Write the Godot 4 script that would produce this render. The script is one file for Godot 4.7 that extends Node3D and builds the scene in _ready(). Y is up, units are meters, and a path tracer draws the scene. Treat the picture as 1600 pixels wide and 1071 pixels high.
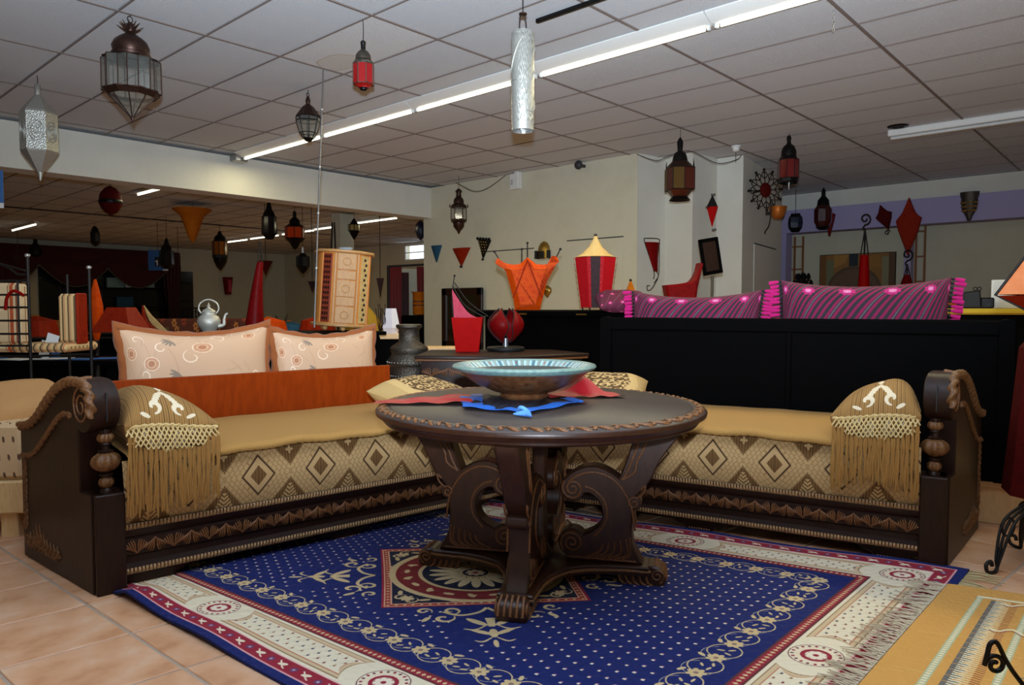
extends Node3D
# A furniture showroom seen into a corner: two carved sofas round a table on a blue rug, lanterns under a tile ceiling.
func _ready() -> void:
	# camera
	var cam := Camera3D.new()
	cam.name = "camera"
	cam.position = Vector3(0, 1, 0)
	cam.rotation_degrees = Vector3(-2.78, -47.65, 0)
	cam.fov = 50.63
	cam.near = 0.05
	cam.far = 80.0
	add_child(cam)
	cam.current = true
	var env := Environment.new()
	env.background_mode = Environment.BG_COLOR
	env.background_color = Color(0.92, 0.96, 1.0)
	env.background_energy_multiplier = 2.2
	env.tonemap_mode = Environment.TONE_MAPPER_LINEAR
	env.tonemap_exposure = 1.3
	env.sdfgi_enabled = true
	env.ssao_enabled = true
	env.ssil_enabled = true
	var we := WorldEnvironment.new()
	we.name = "world"
	we.environment = env
	add_child(we)
	# the flash on top of the photographer's camera, its head tipped up
	var fl := SpotLight3D.new()
	fl.name = "camera_flash"
	fl.position = Vector3(-0.02, 1.14, 0.02)
	fl.rotation_degrees = Vector3(43, -47.65, 0)
	fl.light_color = Color(0.86, 0.93, 1.0)
	fl.light_energy = 40.0
	fl.light_size = 0.03
	fl.spot_angle = 65.0
	fl.spot_angle_attenuation = 1.0
	fl.spot_range = 40.0
	fl.spot_attenuation = 2.0
	fl.shadow_enabled = true
	add_child(fl)
	make_materials()
	build_room()
	build_lights()
	build_sofas()
	build_table()
	build_rugs()
	build_middle()
	build_left()
	build_right()
	build_lanterns()
	build_wall_things()
	build_far_room()

# a tube lamp: glowing glass and a light of its size just below
func tube_light(parent: Node3D, at: Vector3, long: float, energy: float, hot := true) -> void:
	var g := MB.new()
	g.lathe(V2([0.0, -long / 2, 0.013, -long / 2, 0.013, long / 2, 0.0, long / 2]), 10, Transform3D(Basis(Vector3.RIGHT, PI / 2), Vector3.ZERO))
	put(g, "fluorescent_tube", mats.glow if hot else mats.white_enamel, parent, at)
	if hot:
		var a := AreaLight3D.new()
		a.name = "tube_light"
		parent.add_child(a, true)
		a.area_size = Vector2(0.05, long)
		a.position = at + Vector3(0, -0.02, 0)
		a.rotation_degrees = Vector3(-90, 0, 0)
		a.light_color = Color(1.0, 0.95, 0.74)
		a.light_energy = energy
		a.area_range = 40.0
		a.area_attenuation = 2.0
		a.shadow_enabled = true

func build_lights() -> void:
	var row := "tubes of the long ceiling light"
	var sp := ["at the far end by the beam", "behind the small clear glass lantern", "between the red lantern and the pierced silver cylinder", "running up right from the pierced silver cylinder", "cut by the top edge of the picture", "next in the row beyond the top edge of the picture"]
	var zs := [-8.98, -7.15, -5.55, -3.97, -2.4, -0.85, 0.7]
	for i in 6:
		var z0: float = zs[i]
		var z1: float = zs[i + 1]
		var L: float = z1 - z0
		var t := thing("fluorescent_light", "lit white strip light " + sp[i], "light", Vector3(4.68, 3.0, (z0 + z1) / 2), 0, row)
		var h := MB.new()
		h.prism(PackedVector2Array(V2([-0.13, -0.004, 0.13, -0.004, 0.13, -0.012, 0.04, -0.06, -0.04, -0.06, -0.13, -0.012])), L - 0.01, 0.0)
		put(h, "housing", mats.white_enamel, t)
		for s in [-1, 1]:
			put(bx(Vector3(0, -0.075, s * (L / 2 - 0.03)), Vector3(0.03, 0.035, 0.022), 0.004), "socket", mats.white_enamel, t)
		if i == 0: put(bx(Vector3(-0.02, -0.055, -L / 2 - 0.09), Vector3(0.17, 0.1, 0.16), 0.006), "ballast_box", mats.steel, t)
		tube_light(t, Vector3(0, -0.078, 0), L - 0.12, 1.35)
	var d := thing("fluorescent_light", "white strip light that is off, at the right under the ceiling", "light", Vector3(9.05, 3.0, -0.9))
	put(bx(Vector3(0, -0.035, 0), Vector3(0.13, 0.07, 3.1), 0.008), "housing", mats.white_enamel, d)
	put(bx(Vector3(0, -0.09, 0), Vector3(0.08, 0.03, 3.06), 0.01), "diffuser", mats.diffuser, d)
	var far := [[5.1, -20.7, 2.0, "lit strip light at the far left of the dark back room"], [4.95, -12.6, 1.2, "short lit strip light just under the white beam at left"], [10.3, -20.4, 1.5, "farthest lit strip light of the back row, beside the amber lantern"], [10.25, -18.6, 1.5, "lit strip light of the back row between the blue-black and the red lanterns"], [10.2, -16.8, 1.5, "lit strip light of the back row behind the red and black lantern"], [10.1, -15.1, 1.5, "lit strip light of the back row left of the square pillar"], [10.0, -13.3, 1.6, "nearest lit strip light of the back row, right of the square pillar"]]
	for f in far:
		var t := thing("fluorescent_light", f[3], "light", Vector3(f[0], 3.0, f[1]), 0, "strip lights of the back room")
		put(bx(Vector3(0, -0.025, 0), Vector3(0.1, 0.05, f[2] + 0.1), 0.005), "housing", mats.white_enamel, t)
		tube_light(t, Vector3(0, -0.07, 0), f[2], 0.65)

func make_materials() -> void:
	var fine := noise_img(3, 0.06, 256, 4)
	var cloud := noise_img(7, 0.012, 256, 3)
	var grain := noise_img(11, 0.05, 256, 3, 6)
	var speck := noise_img(5, 0.25, 256, 2)
	var fine_n := bump(fine, 3.0)
	var speck_n := bump(speck, 3.0)
	var grain_n := bump(grain, 1.5)
	mats.fine_n = fine_n
	mats.speck_n = speck_n
	var wood := func(a: Color, b: Color, rough: float, tri := 3.0) -> StandardMaterial3D:
		return bumpy(mat(Color.WHITE, rough, 0.0, tint(grain, [a, b, a.lerp(b, 0.4), b]), tri), grain_n, 0.15)
	mats.dark_wood = wood.call(rgb(28, 15, 10), rgb(46, 25, 16), 0.4)
	mats.dark_wood.metallic_specular = 0.35
	mats.table_wood = wood.call(rgb(40, 21, 12), rgb(64, 34, 18), 0.38)
	mats.table_top = wood.call(rgb(54, 44, 40), rgb(64, 52, 47), 0.42)
	mats.gilt_wood = bumpy(mat(Color.WHITE, 0.5, 0.0, tint(fine, [rgb(52, 30, 16), rgb(112, 72, 36), rgb(164, 114, 60)]), 9.0), fine_n, 0.5)
	mats.pale_gilt = bumpy(mat(Color.WHITE, 0.5, 0.0, tint(fine, [rgb(92, 62, 40), rgb(190, 150, 104), rgb(206, 166, 118)]), 9.0), fine_n, 0.5)
	mats.worn_carving = bumpy(mat(Color.WHITE, 0.45, 0.0, tint(fine, [rgb(58, 32, 18), rgb(120, 74, 38), rgb(164, 110, 60)]), 9.0), fine_n, 0.4)
	mats.orange_wood = wood.call(rgb(122, 42, 6), rgb(142, 54, 10), 0.4, 1.5)
	mats.orange_wood.metallic_specular = 0.2
	mats.black_wood = bumpy(mat(rgb(9, 8, 8), 0.5, 0.0), grain_n, 0.06)
	mats.black_wood.metallic_specular = 0.06
	mats.pale_wood = wood.call(rgb(206, 166, 112), rgb(226, 190, 136), 0.5)
	mats.pine = wood.call(rgb(216, 172, 118), rgb(228, 188, 134), 0.5, 2.0)
	mats.red_wood = wood.call(rgb(122, 42, 26), rgb(146, 58, 34), 0.45)
	mats.honey_wood = wood.call(rgb(206, 122, 50), rgb(222, 142, 66), 0.45)
	mats.wall = bumpy(mat(Color.WHITE, 0.85, 0.0, tint(cloud, [rgb(202, 196, 170), rgb(208, 202, 178), rgb(205, 199, 174)]), 0.6), fine_n, 0.1)
	mats.wall_white = bumpy(mat(Color.WHITE, 0.85, 0.0, tint(cloud, [rgb(214, 211, 198), rgb(220, 217, 205)]), 0.6), fine_n, 0.1)
	mats.lilac = mat(rgb(168, 158, 196), 0.8)
	mats.ceiling_tile = bumpy(mat(Color.WHITE, 0.95, 0.0, tint(speck, [rgb(184, 187, 190), rgb(206, 209, 212), rgb(212, 215, 218)]), 2.5), speck_n, 0.5)
	mats.ceiling_bar = mat(rgb(126, 112, 104), 0.6)
	mats.grout = bumpy(mat(rgb(172, 152, 134), 0.9), fine_n, 0.3)
	mats.terracotta = []
	for i in 3:
		var a := tint(noise_img(21 + i, 0.014, 256, 4), [rgb(190, 132, 92), rgb(208, 154, 114), rgb(216, 166, 130), rgb(224, 188, 158)])
		var m := mat(Color.WHITE, 0.5, 0.0, a, 1.4)
		m.uv1_offset = Vector3(i * 0.37, i * 0.21, i * 0.53)
		mats.terracotta.append(bumpy(m, fine_n, 0.08))
	mats.white_enamel = mat(rgb(228, 228, 222), 0.4)
	mats.diffuser = mat(rgb(214, 216, 212), 0.5)
	mats.glow = mat(rgb(250, 250, 240), 0.3)
	mats.glow.emission_enabled = true
	mats.glow.emission = Color(1.0, 0.98, 0.88)
	mats.glow.emission_energy_multiplier = 3.0
	mats.iron = bumpy(mat(rgb(38, 34, 32), 0.5, 0.6), fine_n, 0.2)
	mats.black_iron = bumpy(mat(rgb(26, 24, 24), 0.42, 0.7), fine_n, 0.2)
	mats.bronze = bumpy(mat(Color.WHITE, 0.4, 0.75, tint(fine, [rgb(38, 26, 22), rgb(66, 44, 36), rgb(92, 66, 54)]), 8.0), fine_n, 0.3)
	mats.brass = bumpy(mat(rgb(176, 142, 70), 0.3, 0.9), fine_n, 0.3)
	mats.silver = bumpy(mat(rgb(186, 184, 174), 0.42, 0.7), speck_n, 0.4)
	mats.bright_silver = bumpy(mat(rgb(206, 202, 188), 0.38, 0.55), speck_n, 0.5)
	mats.tin = bumpy(mat(rgb(188, 186, 180), 0.36, 0.8), fine_n, 0.6)
	mats.pewter = bumpy(mat(rgb(92, 84, 74), 0.38, 0.8), speck_n, 0.6)
	mats.copper = bumpy(mat(rgb(190, 110, 40), 0.4, 0.6), fine_n, 0.3)
	mats.mirror = mat(rgb(210, 214, 210), 0.04, 1.0)
	var glass := func(c: Color, al: float, rough := 0.06) -> StandardMaterial3D:
		var m := mat(Color(c, al), rough)
		m.transparency = BaseMaterial3D.TRANSPARENCY_ALPHA
		return m
	mats.clear_glass = glass.call(rgb(130, 134, 124), 0.12)
	mats.red_glass = bumpy(mat(rgb(150, 14, 16), 0.2), speck_n, 0.5)
	mats.amber_glass = bumpy(mat(rgb(150, 84, 20), 0.2), speck_n, 0.5)
	mats.rust_glass = bumpy(mat(rgb(74, 26, 12), 0.2), speck_n, 0.5)
	mats.blue_glass = bumpy(mat(rgb(20, 28, 52), 0.2), speck_n, 0.4)
	mats.gold_glass = bumpy(mat(rgb(170, 148, 84), 0.25), speck_n, 0.5)
	var hide := func(a: Color, b: Color, rough := 0.55) -> StandardMaterial3D:
		var m := bumpy(mat(Color.WHITE, rough, 0.0, tint(cloud, [a, b, a]), 4.0), fine_n, 0.25)
		m.metallic_specular = 0.2
		return m
	mats.red_leather = hide.call(rgb(118, 6, 5), rgb(138, 12, 8))
	mats.crimson_leather = hide.call(rgb(98, 6, 8), rgb(118, 12, 12), 0.4)
	mats.bright_red = hide.call(rgb(164, 2, 2), rgb(174, 6, 4))
	mats.coral_leather = hide.call(rgb(160, 14, 20), rgb(172, 22, 28))
	mats.rust_leather = hide.call(rgb(128, 26, 8), rgb(148, 40, 14))
	mats.maroon = hide.call(rgb(64, 8, 8), rgb(82, 14, 10), 0.7)
	mats.orange_leather = hide.call(rgb(188, 50, 2), rgb(204, 74, 8))
	mats.amber_leather = hide.call(rgb(160, 80, 12), rgb(178, 98, 20))
	mats.ochre_leather = hide.call(rgb(140, 106, 26), rgb(160, 124, 40))
	mats.cream_leather = hide.call(rgb(192, 154, 94), rgb(206, 172, 112))
	mats.salmon_leather = hide.call(rgb(200, 106, 58), rgb(218, 132, 84))
	mats.pink_leather = hide.call(rgb(186, 58, 78), rgb(198, 74, 92))
	mats.dark_leather = hide.call(rgb(46, 30, 32), rgb(60, 40, 40))
	mats.teal_leather = hide.call(rgb(34, 70, 96), rgb(44, 84, 112))
	mats.white_shade = mat(rgb(226, 222, 226), 0.8)
	mats.paper = mat(rgb(225, 225, 222), 0.8)
	var velvet := func(a: Color, b: Color, tri := 6.0) -> StandardMaterial3D:
		var m := bumpy(mat(Color.WHITE, 0.95, 0.0, tint(fine, [a, b]), tri), speck_n, 0.4)
		m.rim_enabled = true
		m.rim = 0.3
		return m
	mats.curtain_red = velvet.call(rgb(110, 14, 18), rgb(136, 22, 24))
	mats.curtain_dark = velvet.call(rgb(54, 10, 14), rgb(72, 14, 18))
	mats.tan_plush = velvet.call(rgb(152, 108, 50), rgb(194, 148, 82), 14.0)
	mats.tan_plush.rim_enabled = false
	mats.beige_cloth = velvet.call(rgb(182, 132, 80), rgb(194, 146, 92), 10.0)
	mats.beige_cloth.rim_enabled = false
	mats.fur_trim = velvet.call(rgb(122, 60, 22), rgb(170, 98, 44), 20.0)
	mats.fringe = velvet.call(rgb(144, 98, 42), rgb(184, 138, 74), 30.0)
	mats.fringe.rim_enabled = false
	mats.net_cord = mat(rgb(206, 176, 118), 0.9)
	mats.pink_tassel = velvet.call(rgb(172, 6, 90), rgb(200, 20, 116), 30.0)
	mats.pink_tassel.rim_enabled = false
	mats.yellow_cloth = velvet.call(rgb(206, 172, 40), rgb(218, 188, 60))
	mats.blue_satin = mat(rgb(44, 110, 205), 0.45)
	mats.red_satin = mat(rgb(170, 26, 34), 0.5)
	mats.black = mat(rgb(14, 14, 15), 0.6)
	mats.dark_grey = mat(rgb(50, 50, 54), 0.6)
	mats.steel = mat(rgb(150, 150, 152), 0.35, 0.7)
	mats.blue_paint = mat(rgb(40, 96, 160), 0.5)
	mats.tower_wood = wood.call(rgb(182, 128, 72), rgb(200, 148, 88), 0.5)
	mats.gold_dark = bumpy(mat(rgb(96, 70, 30), 0.25, 0.3), speck_n, 1.0)
	mats.deep_red_glass = bumpy(mat(rgb(100, 12, 12), 0.2), speck_n, 0.5)
	mats.dark_pane = mat(rgb(26, 24, 26), 0.15)
	mats.orange_glass = bumpy(mat(rgb(196, 60, 16), 0.2), speck_n, 0.4)
	mats.maroon_glass = bumpy(mat(rgb(66, 18, 16), 0.25), speck_n, 0.4)
	mats.honey_dark = wood.call(rgb(128, 74, 34), rgb(146, 88, 42), 0.5)
	mats.night_glass = mat(rgb(22, 28, 30), 0.15)
	mats.teal_pale = mat(rgb(120, 150, 150), 0.6)

class MB:
	var V := PackedVector3Array()
	var N := PackedVector3Array()
	var U := PackedVector2Array()
	var I := PackedInt32Array()
	func vtx(p: Vector3, n: Vector3, u := Vector2.ZERO) -> int:
		V.append(p); N.append(n); U.append(u)
		return V.size() - 1
	func tri(a: int, b: int, c: int) -> void:
		var n := (V[b] - V[a]).cross(V[c] - V[a])
		I.append(a)
		if n.dot(N[a] + N[b] + N[c]) > 0.0:
			I.append(c); I.append(b)
		else:
			I.append(b); I.append(c)
	func face(pts: Array, n: Vector3, uvs := []) -> void:
		var s := V.size()
		for k in pts.size():
			vtx(pts[k], n, uvs[k] if uvs.size() > k else Vector2.ZERO)
		for k in range(1, pts.size() - 1):
			tri(s, s + k, s + k + 1)
	# rows of points; mode 0: normals towards ref, 1: away from the point ref, 2: away from the middle of each row
	func grid(P: Array, wrap := false, mode := 0, ref := Vector3.UP, us := 1.0, vs := 1.0) -> void:
		var R: int = P.size()
		var s := V.size()
		var nc: int = P[0].size()
		var cols := nc + 1 if wrap else nc
		for i in R:
			var row: PackedVector3Array = P[i]
			var up: PackedVector3Array = P[mini(i + 1, R - 1)]
			var dn: PackedVector3Array = P[maxi(i - 1, 0)]
			var mid := Vector3.ZERO
			if mode == 2:
				for q in row: mid += q
				mid /= nc
			for j0 in cols:
				var j := j0 % nc
				var jn := (j + 1) % nc if wrap else mini(j + 1, nc - 1)
				var jp := (j + nc - 1) % nc if wrap else maxi(j - 1, 0)
				var n := (up[j] - dn[j]).cross(row[jn] - row[jp])
				var out := ref
				if mode == 1: out = row[j] - ref
				elif mode == 2: out = row[j] - mid
				if n.length_squared() < 1e-16: n = out
				if n.dot(out) < 0.0: n = -n
				vtx(row[j], n.normalized(), Vector2(us * j0 / (cols - 1.0), vs * i / maxf(R - 1.0, 1.0)))
		for i in R - 1:
			for j in cols - 1:
				var a := s + i * cols + j
				tri(a, a + 1, a + cols)
				tri(a + 1, a + cols + 1, a + cols)
	func box(c: Vector3, z: Vector3, bev := 0.0, b := Basis.IDENTITY) -> void:
		var h := z * 0.5
		var e := minf(bev, minf(h.x, minf(h.y, h.z)) * 0.9)
		for ax in 3:
			var a1 := (ax + 1) % 3
			var a2 := (ax + 2) % 3
			for sg in [-1.0, 1.0]:
				var n := Vector3.ZERO
				n[ax] = sg
				var q := []
				var uv := []
				for k in [[-1, -1], [1, -1], [1, 1], [-1, 1]]:
					var p := Vector3.ZERO
					p[ax] = sg * h[ax]; p[a1] = k[0] * (h[a1] - e); p[a2] = k[1] * (h[a2] - e)
					q.append(c + b * p)
					uv.append(Vector2(p[a1], p[a2]))
				face(q, b * n, uv)
			if e > 0.0:
				for s1 in [-1.0, 1.0]:
					for s2 in [-1.0, 1.0]:
						var q := []
						for k in [[0, -1], [1, -1], [1, 1], [0, 1]]:
							var p := Vector3.ZERO
							p[ax] = k[1] * (h[ax] - e)
							p[a1] = s1 * (h[a1] - (e if k[0] == 0 else 0.0))
							p[a2] = s2 * (h[a2] - (0.0 if k[0] == 0 else e))
							q.append(c + b * p)
						var n := Vector3.ZERO
						n[a1] = s1; n[a2] = s2
						face(q, b * n.normalized())
		if e > 0.0:
			for sx in [-1.0, 1.0]:
				for sy in [-1.0, 1.0]:
					for sz in [-1.0, 1.0]:
						var q := []
						for ax in 3:
							var p := Vector3(sx * (h.x - e), sy * (h.y - e), sz * (h.z - e))
							p[ax] += e * Vector3(sx, sy, sz)[ax]
							q.append(c + b * p)
						face(q, b * Vector3(sx, sy, sz).normalized())
	func tube(path: Array, rad, sides := 8, caps := true, lobes := 0, twist := 0.0, deep := 0.2) -> void:
		var n := path.size()
		var P := []
		var t0: Vector3 = (path[1] - path[0]).normalized()
		var side := t0.cross(Vector3.UP if absf(t0.y) < 0.9 else Vector3.RIGHT).normalized()
		var run := 0.0
		for i in n:
			var t: Vector3 = (path[mini(i + 1, n - 1)] - path[maxi(i - 1, 0)]).normalized()
			side = (side - t * side.dot(t)).normalized()
			var bi := t.cross(side)
			if i > 0: run += (path[i] - path[i - 1]).length()
			var r: float = rad[i] if rad is Array or rad is PackedFloat32Array else rad
			var row := PackedVector3Array()
			for k in sides:
				var a := TAU * k / sides
				var rr := r
				if lobes > 0: rr *= 1.0 - deep + deep * cos(lobes * a + twist * run)
				row.append(path[i] + side * (cos(a) * rr) + bi * (sin(a) * rr))
			P.append(row)
		grid(P, true, 2, Vector3.UP, 1.0, run)
		if caps:
			for e in [0, n - 1]:
				var d: Vector3 = (path[0] - path[1]) if e == 0 else (path[n - 1] - path[n - 2])
				face(Array(P[e]), d.normalized())
	# profile of (radius, height); outward when it runs upwards
	func lathe(pr: Array, seg := 24, xf := Transform3D.IDENTITY, flat := false, a0 := 0.0, a1 := TAU, squash := 1.0) -> void:
		var np: int = pr.size()
		var nn := []
		for i in np - 1:
			var d: Vector2 = pr[i + 1] - pr[i]
			nn.append(Vector2(d.y, -d.x).normalized())
		for i in np - 1:
			var na: Vector2 = nn[i]
			var nb: Vector2 = nn[i]
			if i > 0 and nn[i].dot(nn[i - 1]) > 0.55: na = (nn[i] + nn[i - 1]).normalized()
			if i < np - 2 and nn[i].dot(nn[i + 1]) > 0.55: nb = (nn[i] + nn[i + 1]).normalized()
			if flat:
				na = nn[i]; nb = nn[i]
			var s := V.size()
			for k in seg + 1:
				for rep in (2 if flat else 1):
					var a := a0 + (a1 - a0) * k / seg
					var am := a if not flat else a + (a1 - a0) / seg * (0.5 if rep == 1 else -0.5)
					var pd := Vector3(cos(a), 0, sin(a) * squash)
					var nd := Vector3(cos(am), 0, sin(am))
					vtx(xf * (pd * pr[i].x + Vector3.UP * pr[i].y), (xf.basis * (nd * na.x + Vector3.UP * na.y)).normalized(), Vector2(k / float(seg), float(i) / (np - 1)))
					vtx(xf * (pd * pr[i + 1].x + Vector3.UP * pr[i + 1].y), (xf.basis * (nd * nb.x + Vector3.UP * nb.y)).normalized(), Vector2(k / float(seg), float(i + 1) / (np - 1)))
			var st := 4 if flat else 2
			var o := 2 if flat else 0
			for k in seg:
				var a := s + k * st + o
				var b := s + (k + 1) * st
				if pr[i].x > 1e-6: tri(a, b, a + 1)
				if pr[i + 1].x > 1e-6: tri(b, b + 1, a + 1)
	func ball(c: Vector3, r: Vector3, seg := 12, rings := 8) -> void:
		var P := []
		for i in rings + 1:
			var t := PI * i / rings
			var row := PackedVector3Array()
			for k in seg:
				var a := TAU * k / seg
				row.append(c + Vector3(r.x * sin(t) * cos(a), -r.y * cos(t), r.z * sin(t) * sin(a)))
			P.append(row)
		grid(P, true, 1, c)
	# polygon in the xy plane, thickness along z, rounded by a chamfer
	func prism(poly: PackedVector2Array, depth: float, bev := 0.0, xf := Transform3D.IDENTITY, uvs := 1.0) -> void:
		var n := poly.size()
		var area := 0.0
		for k in n: area += poly[k].cross(poly[(k + 1) % n])
		var sg := 1.0 if area > 0.0 else -1.0
		var mit := []
		var en := []
		for k in n:
			var e := (poly[(k + 1) % n] - poly[k]).normalized()
			en.append(Vector2(e.y, -e.x) * sg)
		for k in n:
			var m: Vector2 = en[k] + en[(k + n - 1) % n]
			var l := m.length_squared()
			mit.append(m * (2.0 / l) if l > 0.5 else m)
		var inner := PackedVector2Array()
		for k in n: inner.append(poly[k] - mit[k] * bev)
		var idx := Geometry2D.triangulate_polygon(poly)
		var h := depth * 0.5
		for f in [-1.0, 1.0]:
			var s := V.size()
			for k in n: vtx(xf * Vector3(inner[k].x, inner[k].y, f * h), (xf.basis * Vector3(0, 0, f)).normalized(), inner[k] * uvs)
			for k in range(0, idx.size(), 3): tri(s + idx[k], s + idx[k + 1], s + idx[k + 2])
		var rings := [[-h, inner], [-h + bev, poly], [h - bev, poly], [h, inner]] if bev > 0.0 else [[-h, poly], [h, poly]]
		for r in rings.size() - 1:
			var nz := 0.0
			if bev > 0.0: nz = -1.0 if r == 0 else (1.0 if r == 2 else 0.0)
			for k in n:
				var k2 := (k + 1) % n
				var ea: Vector2 = en[k]
				var eb: Vector2 = en[k]
				if en[k].dot(en[(k + n - 1) % n]) > 0.7: ea = (en[k] + en[(k + n - 1) % n]).normalized()
				if en[k].dot(en[k2]) > 0.7: eb = (en[k] + en[k2]).normalized()
				var s := V.size()
				for q in [[rings[r], k, ea], [rings[r], k2, eb], [rings[r + 1], k2, eb], [rings[r + 1], k, ea]]:
					var p: Vector2 = q[0][1][q[1]]
					vtx(xf * Vector3(p.x, p.y, q[0][0]), (xf.basis * Vector3(q[2].x, q[2].y, nz)).normalized(), p * uvs)
				tri(s, s + 1, s + 2)
				tri(s, s + 2, s + 3)
	# cushion lying in the xy plane; its thickness along z
	func pillow(w: float, h: float, t: float, xf := Transform3D.IDENTITY, bow := 0.06, n := 20, wrinkle := 0.0, sd := 1) -> void:
		var rng := RandomNumberGenerator.new()
		rng.seed = sd
		var ph := rng.randf() * 6.0
		for sgn in [1.0, -1.0]:
			var P := []
			for i in n + 1:
				var v := sin(PI * (i / float(n) - 0.5))
				var row := PackedVector3Array()
				for j in n + 1:
					var u := sin(PI * (j / float(n) - 0.5))
					var x := w * 0.5 * u * (1.0 - bow * 0.5 * (1.0 - v * v) * u * u)
					var y := h * 0.5 * v * (1.0 - bow * 1.6 * (1.0 - u * u) * v * v)
					var k := pow(maxf((1.0 - u * u * u * u) * (1.0 - v * v * v * v), 0.0), 0.55)
					var z := t * 0.5 * k + wrinkle * k * sin(u * 9.0 + v * 5.0 + ph) * (absf(u) + absf(v)) * 0.5
					row.append(xf * Vector3(x, y, z * sgn))
				P.append(row)
			grid(P, false, 0, xf.basis * Vector3(0, 0, sgn))
	func mesh(m: Material) -> ArrayMesh:
		var a := []
		a.resize(Mesh.ARRAY_MAX)
		a[Mesh.ARRAY_VERTEX] = V; a[Mesh.ARRAY_NORMAL] = N; a[Mesh.ARRAY_TEX_UV] = U; a[Mesh.ARRAY_INDEX] = I
		var o := ArrayMesh.new()
		o.add_surface_from_arrays(Mesh.PRIMITIVE_TRIANGLES, a)
		o.surface_set_material(0, m)
		return o

# ---- drawing prints and weaves into images; coordinates in centimetres times a scale
class Pen:
	var im: Image
	var k: float
	var o := Vector2.ZERO
	var mir := 0
	func _init(w: int, h: int, scale: float, c: Color):
		im = Image.create(w, h, true, Image.FORMAT_RGB8)
		im.fill(c)
		k = scale
	func fillpx(pts: PackedVector2Array, c: Color) -> void:
		var lo := 1e9
		var hi := -1e9
		for p in pts:
			lo = minf(lo, p.y); hi = maxf(hi, p.y)
		var n := pts.size()
		for y in range(maxi(int(lo), 0), mini(int(hi) + 1, im.get_height())):
			var xs := []
			var yc := y + 0.5
			for i in n:
				var a := pts[i]
				var b := pts[(i + 1) % n]
				if (a.y <= yc) != (b.y <= yc): xs.append(a.x + (yc - a.y) / (b.y - a.y) * (b.x - a.x))
			xs.sort()
			for i in range(0, xs.size() - 1, 2):
				var x0 := int(round(xs[i]))
				var x1 := int(round(xs[i + 1]))
				if x1 > x0: im.fill_rect(Rect2i(x0, y, x1 - x0, 1), c)
	func poly(pts: Array, c: Color) -> void:
		var q := PackedVector2Array()
		for p in pts: q.append((p + o) * k)
		fillpx(q, c)
	func line(pts: Array, w: float, c: Color, taper := false) -> void:
		var n := pts.size()
		var L := PackedVector2Array()
		var R := PackedVector2Array()
		for i in n:
			var t: Vector2 = (pts[mini(i + 1, n - 1)] - pts[maxi(i - 1, 0)]).normalized()
			var ww := w * 0.5
			if taper: ww *= 0.25 + 0.75 * sin(PI * (i + 0.5) / n)
			L.append((pts[i] + o + t.orthogonal() * ww) * k)
			R.append((pts[i] + o - t.orthogonal() * ww) * k)
		for i in n - 1: fillpx(PackedVector2Array([L[i], L[i + 1], R[i + 1], R[i]]), c)
	func oval(c: Vector2, r: Vector2, col: Color, turn := 0.0, seg := 20) -> void:
		var q := []
		for i in seg: q.append(c + Vector2(cos(TAU * i / seg) * r.x, sin(TAU * i / seg) * r.y).rotated(turn))
		poly(q, col)
	func ring(c: Vector2, r: Vector2, w: float, col: Color, a0 := 0.0, a1 := TAU) -> void:
		var q := []
		for i in 29: q.append(c + Vector2(cos(lerpf(a0, a1, i / 28.0)) * r.x, sin(lerpf(a0, a1, i / 28.0)) * r.y))
		line(q, w, col)
	func rect(a: Vector2, b: Vector2, c: Color) -> void:
		var p := (a + o) * k
		var q := (b + o) * k
		im.fill_rect(Rect2i(int(round(p.x)), int(round(p.y)), int(round(q.x)) - int(round(p.x)), int(round(q.y)) - int(round(p.y))), c)
	func flower(c: Vector2, r: float, n: int, col: Color, mid: Color, turn := 0.0) -> void:
		for i in n: oval(c + Vector2(r * 0.58, 0).rotated(turn + TAU * i / n), Vector2(r * 0.45, r * 0.3), col, turn + TAU * i / n, 10)
		oval(c, Vector2(r * 0.28, r * 0.28), mid, 0.0, 10)
	func curl(c: Vector2, r: float, turns: float, dir: float, a0: float, w: float, col: Color) -> void:
		var q := []
		for i in 26:
			var t := i / 25.0
			q.append(c + Vector2(r * (1.0 - 0.85 * t), 0).rotated(a0 + dir * TAU * turns * t))
		line(q, w, col, true)
	func tex() -> ImageTexture:
		im.generate_mipmaps()
		return ImageTexture.create_from_image(im)

var taken := {}
var mats := {}
func numbered(n: String) -> String:
	if not taken.has(n):
		taken[n] = 0
		return n
	taken[n] += 1
	return "%s_%03d" % [n, taken[n]]
func tag(o: Node, label: String, category: String, group := "") -> Node:
	o.set_meta("label", label)
	o.set_meta("category", category)
	if group: o.set_meta("group", group)
	return o
func thing(called: String, label: String, category: String, at := Vector3.ZERO, turn := 0.0, group := "") -> Node3D:
	var o := Node3D.new()
	o.name = numbered(called)
	add_child(o)
	o.position = at
	o.rotation_degrees.y = turn
	tag(o, label, category, group)
	return o
func put(b, called: String, m: Material, parent: Node = null, at := Vector3.ZERO) -> MeshInstance3D:
	var o := MeshInstance3D.new()
	o.name = called if parent else numbered(called)
	o.mesh = b.mesh(m) if b is MB else b
	(parent if parent else self).add_child(o, true)
	o.position = at
	return o
func struct(b, called: String, m: Material, at := Vector3.ZERO) -> MeshInstance3D:
	var o := put(b, called, m, null, at)
	o.set_meta("kind", "structure")
	return o
func bx(c: Vector3, z: Vector3, bev := 0.0, b := Basis.IDENTITY) -> MB:
	var m := MB.new()
	m.box(c, z, bev, b)
	return m
func pipe(path: Array, r, sides := 8) -> MB:
	var m := MB.new()
	m.tube(path, r, sides)
	return m
func turned(pr: Array, seg := 24, xf := Transform3D.IDENTITY, flat := false) -> MB:
	var m := MB.new()
	m.lathe(pr, seg, xf, flat)
	return m
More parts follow.
